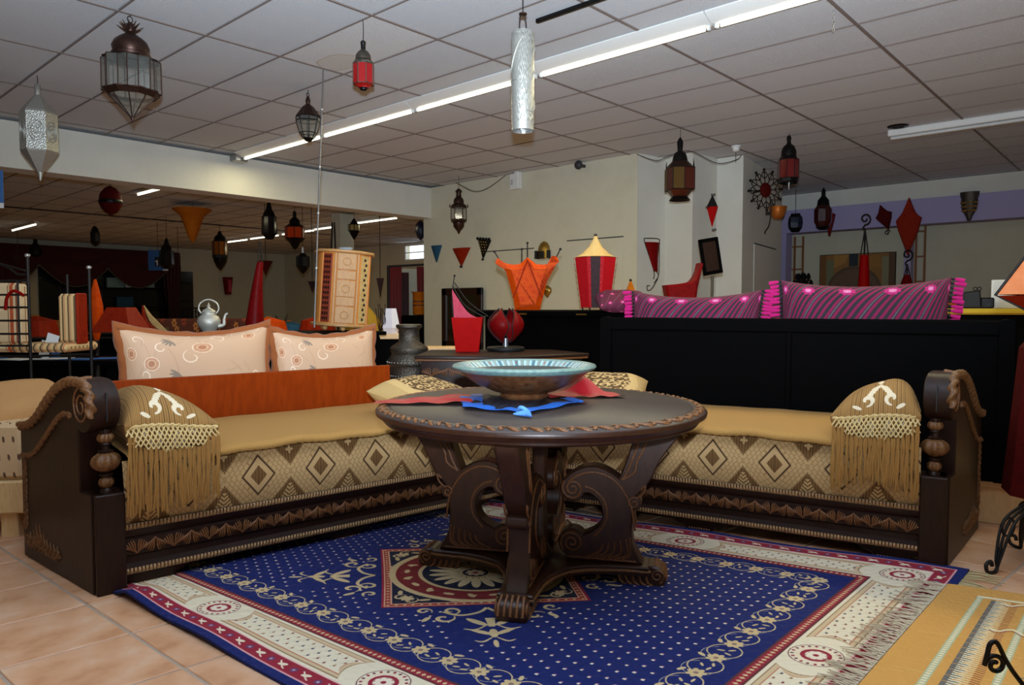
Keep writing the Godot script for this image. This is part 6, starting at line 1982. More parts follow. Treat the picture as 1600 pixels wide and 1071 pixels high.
	lantern("bell_lantern", "black bell-shaped lantern against the far cream wall at left", Vector3(6.203, 2.980, -24.066), 0.018, [["bell", [9, 26, 9, 20, 6, 12, 3, 8, 3, 2], 10, ir, false], ["bottom", [3, 30, 9, 26], 10, ir, false]], 3)
	lantern("dark_lantern", "black lantern hanging right before the blue poster", Vector3(6.752, 2.532, -16.482), 0.014, [["finial", [4, 10, 3, 4, 1, 0], 8, ir, false], ["dome", [9, 20, 8, 14, 4, 10], 8, ir, false], ["glass", 8, 10, 10, 11, 11, 20, 42, ir, mats.dark_pane], ["bottom", [6, 48, 11, 42], 8, ir, true]], -1.0)
	lantern("candle_lantern", "small black lantern with a white candle top, under the orange-red one", Vector3(7.128, 2.084, -11.579), 0.011, [["candle", [1.6, 10, 1.6, 2, 0.5, 0], 8, mats.paper, false], ["top", [9, 16, 3, 10], 8, ir, true], ["glass", 8, 10, 10, 10, 10, 16, 32, ir, mats.dark_pane], ["bottom", [1, 44, 5, 40, 10, 32], 8, ir, false]], -1.0)
	lantern("maroon_lantern", "dark maroon domed lantern in front of the lilac beam", Vector3(12.390, 2.990, -4.330), 0.011, [["finial", [3, 14, 3, 6, 1, 2], 8, ir, false], ["dome", [9, 28, 8, 20, 3, 14], 12, ir, false], ["body", [9, 60, 13, 52, 13, 34, 9, 28], 8, mats.maroon_glass, true], ["bottom", [6, 64, 11, 60], 8, ir, true]], 3)
	lantern("hexagon_lantern", "small black hexagonal lantern at the left end of the lilac beam", Vector3(12.401, 2.590, -4.790), 0.011, [["top", [10, 6, 7, 2, 7, 0], 6, ir, true], ["body", [10, 22, 11, 14, 10, 6], 6, mats.blue_glass, true], ["bottom", [6, 28, 10, 22], 6, ir, true]], -1.0)

# half cone hung flat on a wall; out: direction away from the wall
func sconce(called: String, label: String, at: Vector3, turn: float, pr: Array, m: Material, seg := 10, squash := 0.5) -> Node3D:
	var t := thing(called, label, "wall lamp", at, turn, "wall lamps")
	if turn == -90.0 and at.x < 9.0: t.scale.x = 1.4
	var b := MB.new()
	b.lathe(pr, seg, Transform3D.IDENTITY, seg < 8, 0.0, PI, squash)
	put(b, "shade", m, t)
	return t
func build_wall_things() -> void:
	# local z of a wall thing points away from its wall; back wall faces -x: turn -90
	var s := 0.009
	var a := sconce("sconce", "rust leather triangular wall lamp on the back wall", Vector3(8.120, 1.953, -8.504), -90, [Vector2(1, -32) * s, Vector2(17, 0) * s], mats.rust_leather, 4)
	var k1 := MB.new()
	k1.ball(Vector3(0, -33 * s, 0.01), Vector3.ONE * 0.022, 8, 6)
	put(k1, "knob", mats.iron, a)
	var b := sconce("sconce", "black pierced fan-shaped wall lamp right of the rust one", Vector3(8.120, 2.054, -7.983), -90, [Vector2(1, -32) * s, Vector2(12, 0) * s], mats.black_iron, 6)
	b.rotation_degrees.z = -6
	var k2 := MB.new()
	for i in 5: k2.ball(Vector3((-10 + i * 5) * s, 1.5 * s, 0.03), Vector3(2.6, 2.6, 1.2) * s, 8, 5)
	k2.ball(Vector3(0, -34 * s, 0.01), Vector3.ONE * 0.018, 8, 6)
	put(k2, "scalloped_top", mats.black_iron, b)
	var st := MB.new()
	for i in 5:
		for j in 4 - i / 2: st.ball(Vector3((-6 + j * 4 + i * 0.8) * s, (-4 - i * 4.5) * s, (5.4 - i * 0.9) * s), Vector3(0.9, 1.2, 0.4) * s, 6, 4)
	put(st, "cut_outs", mats.gold_glass, b)
	sconce("sconce", "teal leather triangular wall lamp at the edge of the back wall", Vector3(8.120, 2.028, -9.104), -90, [Vector2(1, -31) * s, Vector2(11, 0) * s], mats.teal_leather, 4)
	# brass wall lamps
	var br := sconce("brass_lamp", "domed brass wall lamp with dark side panes above the orange lamp", Vector3(8.120, 1.701, -6.773), -90, [Vector2(9, 0) * s, Vector2(9, 12) * s, Vector2(8, 20) * s, Vector2(5, 26) * s, Vector2(0, 29) * s], mats.brass, 14)
	for q in [-1, 1]: put(bx(Vector3(q * 9 * s, 7 * s, 0.035), Vector3(2.6 * s, 13 * s, 0.06), 0.003), "side_pane", mats.black, br)
	put(bx(Vector3(0, 7 * s, 0.05), Vector3(5 * s, 11 * s, 0.02), 0.003), "front_pane", mats.black, br)
	var br2 := sconce("brass_lamp", "small round brass wall lamp with a tail below the domed one", Vector3(8.120, 1.153, -6.711), -90, [Vector2(0.5, -2) * s, Vector2(3, 2) * s, Vector2(6.5, 8) * s, Vector2(6, 14) * s, Vector2(0, 19) * s], mats.brass, 12, 0.7)
	# junction box, bell and cable
	var jb := thing("alarm_box", "white plastic box high on the back wall", "box", Vector3(8.120, 2.755, -7.324), -90)
	put(bx(Vector3(0, 0.115, 0.04), Vector3(0.1, 0.23, 0.08), 0.006), "left_half", mats.white_enamel, jb)
	put(bx(Vector3(0.09, 0.125, 0.05), Vector3(0.075, 0.25, 0.1), 0.006), "right_half", mats.white_enamel, jb)
	for i in 3: put(bx(Vector3(-0.01, 0.08 + i * 0.025, 0.082), Vector3(0.04, 0.008, 0.004)), "vent_slot", mats.dark_grey, jb)
	var sp := thing("siren", "round grey loudspeaker high on the back wall", "speaker", Vector3(8.050, 2.940, -6.057), -90)
	var sm := MB.new()
	sm.ball(Vector3(0, 0, 0.06), Vector3(0.06, 0.06, 0.05), 14, 10)
	put(sm, "ball", mats.dark_grey, sp)
	put(bx(Vector3(0, 0, -0.03), Vector3(0.04, 0.04, 0.1), 0.004), "bracket", mats.dark_grey, sp)
	var cb := thing("sagging_cable", "thin cable sagging under the ceiling by the gallery lantern", "cable", Vector3.ZERO)
	put(pipe(curve([Vector3(7.921, 2.970, -8.422), Vector3(7.433, 2.763, -7.726), Vector3(7.467, 2.682, -7.534), Vector3(7.558, 2.720, -7.364), Vector3(8.005, 2.970, -7.426)], 6), 0.005, 5), "cable", mats.dark_grey, cb)
	var cb2 := thing("sagging_cable", "thin cable sagging past the turret lantern below the ceiling", "cable", Vector3.ZERO)
	put(pipe(curve([Vector3(8.049, 2.970, -5.164), Vector3(7.489, 2.721, -4.541), Vector3(7.503, 2.753, -4.379), Vector3(7.670, 2.812, -4.200), Vector3(8.062, 2.711, -4.060), Vector3(8.504, 2.810, -4.028), Vector3(9.028, 2.970, -4.207)], 6), 0.005, 5), "cable", mats.dark_grey, cb2)
	var sd := thing("smoke_detector", "small white dome detector under the ceiling above the pier", "detector", Vector3(8.583, 3.000, -4.068))
	put(turned([Vector2(0, -0.075), Vector2(0.03, -0.07), Vector2(0.045, -0.05), Vector2(0.045, -0.02), Vector2(0.06, -0.018), Vector2(0.06, 0.0)], 18), "body", mats.white_enamel, sd)
	put(pipe([Vector3(0, -0.07, 0), Vector3(0, -0.2, 0)], 0.004, 5), "wire", mats.dark_grey, sd)
	var spot := thing("ceiling_spot", "black round recessed spotlight beside the dead strip light", "light", Vector3(8.856, 3.000, -2.310))
	put(turned([Vector2(0.06, 0.0), Vector2(0.065, -0.014), Vector2(0.1, -0.012), Vector2(0.11, 0.0)], 20), "ring", mats.black_iron, spot)
	put(turned([Vector2(0.0, -0.002), Vector2(0.065, -0.003)], 20), "well", mats.black, spot)
	var chn := thing("hanging_chain", "short loose chain end hanging from the ceiling at upper right", "chain", Vector3(5.087, 2.995, -1.735))
	for i in 7:
		var lp := []
		for q in 9: lp.append(Vector3(cos(TAU * q / 8) * 0.006 * (1 if i % 2 else 0), -0.012 - i * 0.022 + sin(TAU * q / 8) * 0.013, cos(TAU * q / 8) * 0.006 * (0 if i % 2 else 1)))
		put(pipe(lp, 0.002, 5), "link", mats.tin, chn)
	# mirror leaning on the back wall
	var mi := thing("wall_mirror", "rectangular mirror in a wide dark wood frame on the back wall", "mirror", Vector3(8.050, 0.338, -8.423), -90)
	var MW := 104 * s
	var MH := 108 * s
	for q in [[0, MH - 0.06, MW, 0.12], [0, 0.06, MW, 0.12], [-MW / 2 + 0.06, MH / 2, 0.12, MH], [MW / 2 - 0.06, MH / 2, 0.12, MH]]:
		put(bx(Vector3(q[0], q[1], 0), Vector3(q[2], q[3], 0.05), 0.012), "frame", mats.dark_wood, mi)
	put(bx(Vector3(0, MH / 2, -0.005), Vector3(MW - 0.2, MH - 0.2, 0.02)), "glass", mats.mirror, mi)
	# horn lamp on the pier
	var hs := 0.008
	var h := thing("horn_lamp", "dark red leather horn-shaped wall lamp in a black wire frame on the pier", "wall lamp", Vector3(8.091, 1.874, -5.008), -10.0, "wall lamps")
	var hp := []
	var hr := []
	for i in 9:
		var f := i / 8.0
		hp.append(Vector3((0 + 10 * f * f * 0.4 + 6 * f) * hs, (-6 - 46 * f) * hs, 0.06))
		hr.append(lerpf(17, 4.5, pow(f, 0.8)) * hs)
	var P := []
	for i in 9:
		var row := PackedVector3Array()
		for k in 13: row.append(hp[i] + Vector3(cos(PI * k / 12.0) * hr[i], 0, sin(PI * k / 12.0) * hr[i] * 0.55))
		P.append(row)
	var hm := MB.new()
	hm.grid(P, false, 0, Vector3(0, 0, 1))
	put(hm, "leather", mats.crimson_leather, h)
	var hw := MB.new()
	hw.tube(curve([Vector3(-18 * hs, 0, 0.06), Vector3(0, 0.5 * hs, 0.1), Vector3(18 * hs, 0, 0.06), Vector3(18 * hs, -6 * hs, 0.06), Vector3(18 * hs, -50 * hs, 0.06)], 5), 0.006, 6)
	hw.tube(curve([Vector3(-18 * hs, 0, 0.06), Vector3(-16 * hs, -8 * hs, 0.06), Vector3(5 * hs, -50 * hs, 0.06), Vector3(5 * hs, -64 * hs, 0.06)], 5), 0.006, 6)
	hw.tube(curve([Vector3(18 * hs, -50 * hs, 0.06), Vector3(14 * hs, -64 * hs, 0.06), Vector3(0, -80 * hs, 0.06), Vector3(-9 * hs, -82 * hs, 0.06), Vector3(-10 * hs, -75 * hs, 0.06), Vector3(-4 * hs, -75 * hs, 0.06)], 5), 0.006, 6)
	hw.tube(curve([Vector3(5 * hs, -50 * hs, 0.08), Vector3(14 * hs, -58 * hs, 0.08), Vector3(6 * hs, -70 * hs, 0.06)], 5), 0.005, 6)
	put(hw, "wire_frame", mats.iron, h)
	# kite lamp with a dark cap on the pier
	var ks := 0.008
	var k := thing("kite_lamp", "red leather kite-shaped wall lamp with a black cap on the pier", "wall lamp", Vector3(8.567, 2.287, -4.367), -20.0, "wall lamps")
	put(turned([Vector2(1, 0) * ks + Vector2(0, -30 * ks), Vector2(12 * ks, 0)], 4, Transform3D(Basis.IDENTITY, Vector3(0, -2 * ks, 0)), true), "red_shade", mats.bright_red, k)
	put(turned([Vector2(12 * ks, -2 * ks), Vector2(1 * ks, 16 * ks)], 4, Transform3D.IDENTITY, true), "cap", mats.black, k)
	for q in [[-1, 17], [-12, -3], [2, -38]]:
		var m := MB.new()
		for e in [-1, 1]: m.tube(to3(spiral2(Vector2(q[0] * ks + e * 2.2 * ks, q[1] * ks), 2.6 * ks, 0.6 * ks, 0, e * 1.2, 14), Transform3D.IDENTITY, 0.02), 0.004, 5)
		put(m, "curl", mats.iron, k)
	# framed dark panel on a stand
	var fp := thing("panel_lamp", "dark framed square panel tilted on a metal post beside the pier", "panel", Vector3(6.662, 0.940, -3.387) * Vector3(1, 0, 1), -40.0)
	var fs := 0.006
	var tl := Basis(Vector3(0, 0, 1), 0.17)
	var c := Vector3(-4 * fs, 1.0 + (478 - 394) * fs, 0)
	put(bx(c, Vector3(33 * fs, 60 * fs, 0.03), 0.006, tl), "board", mats.dark_wood, fp)
	for q in [[0, 27, 33, 6], [0, -27, 33, 6], [-14, 0, 5, 60], [14, 0, 5, 60]]: put(bx(c + tl * Vector3(q[0] * fs, q[1] * fs, 0.012), Vector3(q[2] * fs, q[3] * fs, 0.03), 0.006, tl), "frame", mats.black_wood, fp)
	put(pipe([Vector3(0, 0, 0), Vector3(0, 1.0 + (478 - 426) * fs, 0)], 2.2 * fs, 10), "post", mats.pewter, fp)
	put(turned(V2([0.0, 0.0, 0.16, 0.0, 0.16, 0.02, 0.02, 0.03]), 16), "base", mats.pewter, fp)
	# sun of wire and its copper bowl on the right pier wall
	var ss := 0.009
	var su := thing("sun_sculpture", "black wire sun with a dark red leather centre on the wall", "sculpture", Vector3(9.569, 2.579, -4.107), -28.0)
	var cm := MB.new()
	cm.ball(Vector3.ZERO, Vector3(10 * ss, 11 * ss, 4 * ss), 16, 10)
	put(cm, "centre", mats.maroon, su)
	put(pipe([Vector3.ZERO, Vector3(-0.02, 0, -0.5)], 0.012, 6), "mount", mats.iron, su)
	for i in 12:
		var an := TAU * i / 12.0 + 0.1
		var d := Vector3(cos(an), sin(an), 0)
		var n := Vector3(-sin(an), cos(an), 0)
		var m := MB.new()
		m.tube([d * 10 * ss, d * 30 * ss], 0.006, 5)
		for e in [-1, 1]:
			m.tube(curve([d * 17 * ss, d * 22 * ss + n * e * 5 * ss, d * 27 * ss + n * e * 2 * ss, d * 24 * ss], 4), 0.006, 5)
		m.ball(d * 30 * ss, Vector3.ONE * 0.02, 6, 5)
		put(m, "ray", mats.black_iron, su)
	put(pipe(curve([Vector3(7 * ss, -10 * ss, 0.02), Vector3(9 * ss, -30 * ss, 0.02), Vector3(6 * ss, -52 * ss, 0.02), Vector3(-1 * ss, -62 * ss, 0.02), Vector3(-1 * ss, -66 * ss, 0.02)], 5), 0.008, 6), "tail", mats.iron, su)
	var bo := thing("copper_bowl", "orange copper bowl fixed to the wall below the wire sun", "bowl", Vector3(9.764, 2.195, -4.014), 9.5)
	put(turned([Vector2(0, 0), Vector2(6, 0.5) * ss, Vector2(10, 6) * ss, Vector2(12, 14) * ss, Vector2(13, 18) * ss, Vector2(13.5, 19) * ss, Vector2(11, 18) * ss, Vector2(9, 6) * ss, Vector2(0, 3) * ss], 24), "bowl", mats.copper, bo)
	put(bx(Vector3(0, 10 * ss, -0.1), Vector3(0.04, 0.04, 0.12), 0.004), "bracket", mats.iron, bo)
	# right-hand alcove
	var rs := 0.010
	var kt := func(called: String, label: String, at: Vector3, w: float, up: float, down: float, m: Material, turn := -90.0, grp := "kite lamps on the lilac beam") -> Node3D:
		var t := thing(called, label, "wall lamp", at, turn, grp)
		var q := curve([Vector2(0, up) * rs, Vector2(w * 0.5, 0.35 * up) * rs, Vector2(w, 0.1 * up) * rs], 4) + curve([Vector2(w * 0.75, -down * 0.3) * rs, Vector2(w * 0.2, -down * 0.8) * rs, Vector2(0, -down) * rs], 4) + curve([Vector2(-w * 0.2, -down * 0.8) * rs, Vector2(-w * 0.75, -down * 0.3) * rs, Vector2(-w, 0.0) * rs], 4) + [Vector2(-w * 0.5, 0.35 * up) * rs]
		put(slab(q, 0.1, 0.012), "shade", m, t)
		return t
	kt.call("leather_lamp", "large rust-red leather kite lamp on the lilac beam", Vector3(12.780, 2.373, -3.141), 18, 36, 55, mats.rust_leather)
	var dk: Node3D = kt.call("leather_lamp", "small dark red leather kite lamp left of the large one", Vector3(12.780, 2.485, -3.508), 12, 18, 24, mats.maroon)
	dk.rotation_degrees.z = 18
	put(pipe(to3(spiral2(Vector2(-3 * rs, -28 * rs), 4.5 * rs, 1.0 * rs, 0, 1.3, 20)), 0.007, 6), "curl", mats.iron, dk)
	kt.call("leather_lamp", "dark red leather kite lamp half hidden by the maroon lantern", Vector3(12.780, 2.567, -4.351), 8, 8, 36, mats.crimson_leather)
	var ps := sconce("pierced_pot", "pierced pewter cup-shaped wall lamp at the right end of the lilac beam", Vector3(12.800, 2.319, -2.324), -90, [Vector2(0.5, -2) * rs, Vector2(3, 0) * rs, Vector2(4, 4) * rs, Vector2(10, 16) * rs, Vector2(11.5, 28) * rs, Vector2(11, 32) * rs, Vector2(12.5, 36) * rs, Vector2(13, 42) * rs], mats.pewter, 16, 0.6)
	var pd := MB.new()
	for i in 7:
		for j in 3: pd.ball(Vector3(cos(PI * (i + 0.5) / 7) * (8.5 + j) * rs, (14 + j * 6) * rs, sin(PI * (i + 0.5) / 7) * (8.5 + j) * 0.62 * rs), Vector3.ONE * 0.02, 6, 4)
	put(pd, "studs", mats.brass, ps).set_meta("kind", "stuff")
	# two leather lamps hung on iron hooks
	for q in [[1352, 342, 425, 466, "long red leather lamp hung on an iron hook before the painting", mats.bright_red, 6.0, 9.0, 398], [1418, 400, 432, 452, "pinkish red leather cone lamp hung on an iron hook right of the painting", mats.crimson_leather, 4.0, 14.0, 432]]:
		var t := thing("hook_lamp", q[4], "lamp", Vector3(11.586, 2.320, -3.435) if q[0] == 1352 else Vector3(11.991, 1.786, -2.952), -47.0, "lamps on iron hooks")
		var us := 0.010
		var dy = -(q[8] - q[1] - 2.0) * us
		var yb = dy - (64.0 if q[0] == 1352 else 30.0) * us
		var m := MB.new()
		m.tube(to3(spiral2(Vector2(0, 0), 9 * us, 2 * us, -1.6, 1.3, 26)), 0.012, 6)
		m.tube([Vector3(0, -9 * us, 0), Vector3(-3 * us, -13 * us, 0), Vector3(0, -18 * us, 0)], 0.012, 6)
		put(m, "hook", mats.iron, t)
		for e in [-1, 0, 1]: put(pipe([Vector3(0, -14 * us, 0), Vector3(e * q[6] * us, dy, 0)], 0.008, 5), "cord", mats.iron, t)
		put(turned([Vector2(q[7] * us, yb), Vector2(q[6] * us, dy)], 12), "shade", q[5], t)
		put(pipe([Vector3(0, -18 * us, 0), Vector3(0, 0.02 - t.position.y, 0)], 0.012, 6), "pole", mats.iron, t)
		put(turned([Vector2(0, -t.position.y), Vector2(0.15, -t.position.y), Vector2(0.15, 0.02 - t.position.y), Vector2(0.02, 0.03 - t.position.y)], 16), "foot", mats.iron, t)
	# painting
	var pa := Pen.new(460, 260, 4.0, rgb(150, 104, 44))
	pa.rect(Vector2(0, 0), Vector2(10, 65), rgb(128, 84, 36))
	pa.rect(Vector2(10, 6), Vector2(22, 65), rgb(120, 118, 84))
	pa.poly(V2([22, 0, 46, 0, 40, 10, 22, 16]), rgb(176, 126, 54))
	pa.rect(Vector2(46, 0), Vector2(60, 14), rgb(34, 44, 52))
	pa.poly(V2([60, 6, 92, 2, 96, 16, 60, 18]), rgb(164, 112, 40))
	pa.rect(Vector2(96, 4), Vector2(106, 65), rgb(140, 132, 96))
	pa.rect(Vector2(106, 0), Vector2(115, 65), rgb(96, 66, 34))
	pa.oval(Vector2(54, 44), Vector2(42, 30), rgb(96, 70, 50), 0.0, 40)
	pa.oval(Vector2(54, 44), Vector2(38, 26), rgb(112, 84, 60), 0.0, 40)
	for i in 14: pa.line(curve([Vector2(24 + i * 4.4, 40 + (i % 3) * 6), Vector2(30 + i * 4.2, 34 + (i % 4) * 5), Vector2(34 + i * 4.0, 46)], 4), 0.8, rgb(78, 58, 44))
	var pn := thing("painting", "square brown and gold abstract painting with a large oval, on the alcove wall", "painting", Vector3(13.660, 1.460, -4.175), -90)
	var pw := 0.011
	var pb := MB.new()
	pb.box(Vector3(0, 0, 0), Vector3(116 * pw, 90 * pw, 0.03), 0.003)
	put(pb, "canvas_edge", mats.dark_wood, pn)
	var pf := MB.new()
	pf.face([Vector3(-57 * pw, 44 * pw, 0.017), Vector3(57 * pw, 44 * pw, 0.017), Vector3(57 * pw, -44 * pw, 0.017), Vector3(-57 * pw, -44 * pw, 0.017)], Vector3(0, 0, 1), V2([0, 0, 1, 0, 1, 1, 0, 1]))
	put(pf, "picture", mat(Color.WHITE, 0.6, 0.0, pa.tex()), pn)
	# wooden lattices
	for q in [[Vector3(13.600, 1.664, -5.257), [-14, 0, 14], 118.0, "wooden lattice screen at the left end of the alcove"], [Vector3(13.600, 1.807, -3.134), [-8, 4], 130.0, "wooden lattice screen right of the large kite lamp"]]:
		var t := thing("lattice_screen", q[3], "screen", q[0], -90, "wooden lattice screens")
		for x in q[1]: put(bx(Vector3(x * pw, (q[2] * pw / 2 - q[0].y) / 2, 0), Vector3(2.6 * pw, q[2] * pw / 2 + q[0].y, 0.04), 0.003), "upright", mats.honey_dark, t)
		for y in [-34, 4, 42]: put(bx(Vector3((q[1][0] + q[1][-1]) * 0.5 * pw, y * pw, 0), Vector3((q[1][-1] - q[1][0]) * pw, 2.2 * pw, 0.035), 0.003), "crossbar", mats.honey_dark, t)
	# candelabrum, ledge and what stands on it
	var ch := thing("candelabrum", "black iron candelabrum with many arms at the left of the alcove", "candelabrum", Vector3(11.322, 1.252, -4.242))
	var hsq := 0.010
	put(pipe([Vector3(0, -1.2, 0), Vector3(0, 28 * hsq, 0)], 0.03, 8), "stem", mats.black_iron, ch)
	for r in [[9.0, 22.0], [13.0, 12.0]]:
		for i in 7:
			var an := TAU * i / 7.0
			var d := Vector3(cos(an), 0, sin(an))
			var m := MB.new()
			m.tube(curve([Vector3(0, (r[1] - 8) * hsq, 0), d * r[0] * 0.6 * hsq + Vector3(0, (r[1] - 11) * hsq, 0), d * r[0] * hsq + Vector3(0, (r[1] - 3) * hsq, 0)], 4), 0.012, 6)
			m.lathe([Vector2(0.01, 0), Vector2(0.03, 0.01), Vector2(0.02, 0.06), Vector2(0.0, 0.09)], 8, Transform3D(Basis.IDENTITY, d * r[0] * hsq + Vector3(0, (r[1] - 3) * hsq, 0)))
			put(m, "arm", mats.black_iron, ch)
	var le := thing("counter", "counter with a yellow cloth top at the right, behind the daybed", "counter", Vector3(7.224, 0.965, -1.286) * Vector3(1, 0, 1), -77.0)
	put(bx(Vector3(0, 0.47, 0), Vector3(1.1, 0.94, 0.4), 0.01), "body", mats.black_wood, le)
	put(bx(Vector3(0, 0.965, 0), Vector3(1.16, 0.05, 0.46), 0.015), "yellow_cloth", mats.yellow_cloth, le)
	var sw := thing("black_machine", "black humped metal box with twin knobs on the yellow counter", "box", le.transform * Vector3(0.02, 0.992, 0.0), -77.0)
	var sq := curve(V2([-0.2, 0.0, -0.19, 0.07, -0.1, 0.13, 0.05, 0.15]), 5) + V2([0.06, 0.0])
	put(slab(sq, 0.16, 0.01), "hump", mats.black, sw)
	put(bx(Vector3(0.1, 0.045, 0), Vector3(0.1, 0.09, 0.14), 0.01), "block", mats.black_iron, sw)
	for e in [0.015, 0.045]:
		var lp := []
		for i in 13: lp.append(Vector3(e + cos(TAU * i / 12) * 0.014, 0.165 + sin(TAU * i / 12) * 0.014, 0))
		put(pipe(lp, 0.004, 6), "knob", mats.black_iron, sw)
	var sh := thing("brown_shell", "small brown shell ornament on the yellow counter", "ornament", le.transform * Vector3(-0.13, 0.992, 0.14), -77.0)
	var shm := MB.new()
	shm.tube(to3(spiral2(Vector2(0, 0.035), 0.03, 0.006, 0, 2.0, 30)), 0.012, 8)
	put(shm, "coil", mats.amber_leather, sh)
	var nt := thing("notice", "white framed notice standing on the yellow counter", "notice", le.transform * Vector3(0.3, 0.992, -0.02), -77.0)
	put(bx(Vector3(0, 0.12, 0), Vector3(0.3, 0.24, 0.012), 0.003), "frame", mats.white_enamel, nt)
	put(bx(Vector3(0, 0.12, 0.007), Vector3(0.27, 0.21, 0.003)), "sheet", mats.paper, nt)
	for i in 4: put(bx(Vector3(-0.02, 0.19 - i * 0.035, 0.009), Vector3(0.18 - (i % 2) * 0.05, 0.006, 0.002)), "print_line", mats.steel, nt)

func drape(w: float, h: float, folds: float, deep: float, gather := 0.0, n := 60) -> MB:
	var P := []
	for i in 13:
		var v := i / 12.0
		var row := PackedVector3Array()
		for j in n + 1:
			var u := j / float(n)
			var pull := gather * pow(v, 1.5)
			row.append(Vector3((u - 0.5) * w * (1.0 - pull) , -v * h, deep * sin(u * TAU * folds + v) * (0.4 + 0.6 * v)))
		P.append(row)
	var m := MB.new()
	m.grid(P, false, 0, Vector3(0, 0, 1))
	return m
func build_far_room() -> void:
	# red curtain booth beyond the back wall's edge
	var bs := 0.011
	var bo := thing("curtain_booth", "booth with dark red curtains on a rod beside the back wall", "curtain", Vector3(8.395, 0.318, -10.061) * Vector3(1, 0, 1), -42.0)
	var top := 1.0 + (478 - 412) * bs
	put(pipe([Vector3(-40 * bs, top, 0), Vector3(34 * bs, top + 4 * bs, 0)], 0.02, 8), "rod", mats.iron, bo)
	put(pipe([Vector3(-38 * bs, 0, 0), Vector3(-38 * bs, top, 0)], 0.03, 8), "post", mats.iron, bo)
	var c1 := put(drape(20 * bs, top - 0.05, 4, 0.04), "curtain", mats.curtain_red, bo)
	c1.position = Vector3(-27 * bs, top, 0)
	var c2 := put(drape(14 * bs, top - 0.05, 3, 0.04), "curtain", mats.curtain_dark, bo)
	c2.position = Vector3(-13 * bs, top - 0.1, -0.1)
	var c3 := put(drape(26 * bs, top - 0.05, 4, 0.05, 0.35), "curtain", mats.curtain_red, bo)
	c3.position = Vector3(20 * bs, top, 0)
	put(bx(Vector3(4 * bs, 0.86, -0.6), Vector3(70 * bs, 1.72, 0.05)), "back_board", mats.wall, bo)
	var dl := thing("drum_lamp", "amber drum lamp with dark bands inside the curtain booth", "lamp", Vector3(8.231, 0.873, -9.687), 0.0)
	var ds := 0.011
	put(turned([Vector2(9, 0) * ds, Vector2(10, 2) * ds, Vector2(10, 34) * ds, Vector2(13, 36) * ds], 16), "shade", mats.amber_leather, dl)
	for y in [14, 20]: put(turned([Vector2(10.3, y) * ds, Vector2(10.3, y + 1.5) * ds], 16), "band", mats.black, dl)
	put(bx(Vector3(0, -0.42, 0), Vector3(0.5, 0.82, 0.4), 0.02), "pedestal", mats.black_wood, dl)
	# white lampshade on a pale shelf
	var ps := thing("pale_shelf", "pale shelf unit standing behind the brazier", "shelf", Vector3(4.238, 0.537, -5.126) * Vector3(1, 0, 1), -42.0)
	var ls := 0.006
	put(bx(Vector3(-28 * ls, 0.74, 0), Vector3(32 * ls, 0.045, 0.28), 0.004), "left_board", mats.pine, ps)
	put(bx(Vector3(45 * ls, 0.61, 0), Vector3(60 * ls, 0.06, 0.3), 0.004), "right_board", mats.pine, ps)
	put(bx(Vector3(10 * ls, 0.3, -0.05), Vector3(130 * ls, 0.58, 0.2), 0.004), "body", mats.black_wood, ps)
	put(bx(Vector3(-28 * ls, 0.62, -0.02), Vector3(30 * ls, 0.2, 0.2), 0.004), "riser", mats.black_wood, ps)
	var wl := thing("white_lamp", "faceted white lampshade on the pale shelf", "lamp", ps.transform * Vector3(-28 * ls, 0.762, 0), 0.0)
	put(turned([Vector2(11, 0) * ls, Vector2(15, 9) * ls, Vector2(9, 38) * ls], 6, Transform3D.IDENTITY, true), "shade", mats.white_shade, wl)
	put(turned([Vector2(0, 0), Vector2(11, 0) * ls], 6, Transform3D.IDENTITY, true), "bottom", mats.white_shade, wl)
	var tw := thing("dry_twigs", "bare dry twigs standing beside the white lampshade", "twigs", ps.transform * Vector3(-44 * ls, 0.762, 0.03), 0.0)
	for i in 7: put(pipe(curve([Vector3.ZERO, Vector3((i - 3) * 1.2 * ls, 18 * ls, 0.01 * i), Vector3((i - 3) * 2.4 * ls + 0.01 * sin(i * 3.0), (38 + (i * 7) % 14) * ls, 0.02 * (i % 3))], 4), 0.004, 5), "twig", mats.dark_wood, tw)
	# tall red leather lamp at the left of the drawer tower
	var tl := thing("tall_lamp", "tall tapering dark red leather lamp in the gloom behind the teapot", "lamp", Vector3(3.242, 0.659, -6.079) * Vector3(1, 0, 1), -20.0)
	var tu := 0.006
	var P := []
	for i in 11:
		var f := i / 10.0
		var row := PackedVector3Array()
		for k in 12: row.append(Vector3((10 * f * f + cos(TAU * k / 12) * lerpf(19, 4.5, pow(f, 0.8))) * tu, 0.62 + f * (1.0 + (478 - 410) * tu - 0.62), sin(TAU * k / 12) * lerpf(15, 4, f) * tu))
		P.append(row)
	var tm := MB.new()
	tm.grid(P, true, 2)
	put(tm, "shade", mats.crimson_leather, tl)
	for e in [-1, 1]: put(pipe([Vector3((10 + e * 3) * tu, 1.0 + 68 * tu, 0), Vector3((10 + e * 1) * tu, 1.0 + 98 * tu, 0)], 0.005, 5), "cord", mats.iron, tl)
	put(turned(V2([0.0, 0.0, 0.2, 0.0, 0.2, 0.03, 0.03, 0.05, 0.03, 0.62, 0.1, 0.62]), 16), "stand", mats.iron, tl)
	# red pyramid lampshade behind the left cushion
	var rp := thing("pyramid_lamp", "rust red four-sided lampshade behind the left floral cushion", "lamp", Vector3(2.253, 0.579, -6.415) * Vector3(1, 0, 1), 40.0)
	var ru := 0.005
	put(turned([Vector2(46 * ru, 0.8), Vector2(22 * ru, 1.0)], 4, Transform3D(Basis(Vector3.UP, PI / 4), Vector3.ZERO), true), "shade", mats.rust_leather, rp)
	put(turned(V2([0.0, 0.0, 0.16, 0.0, 0.16, 0.02, 0.025, 0.04, 0.025, 0.85]), 16), "stand", mats.iron, rp)
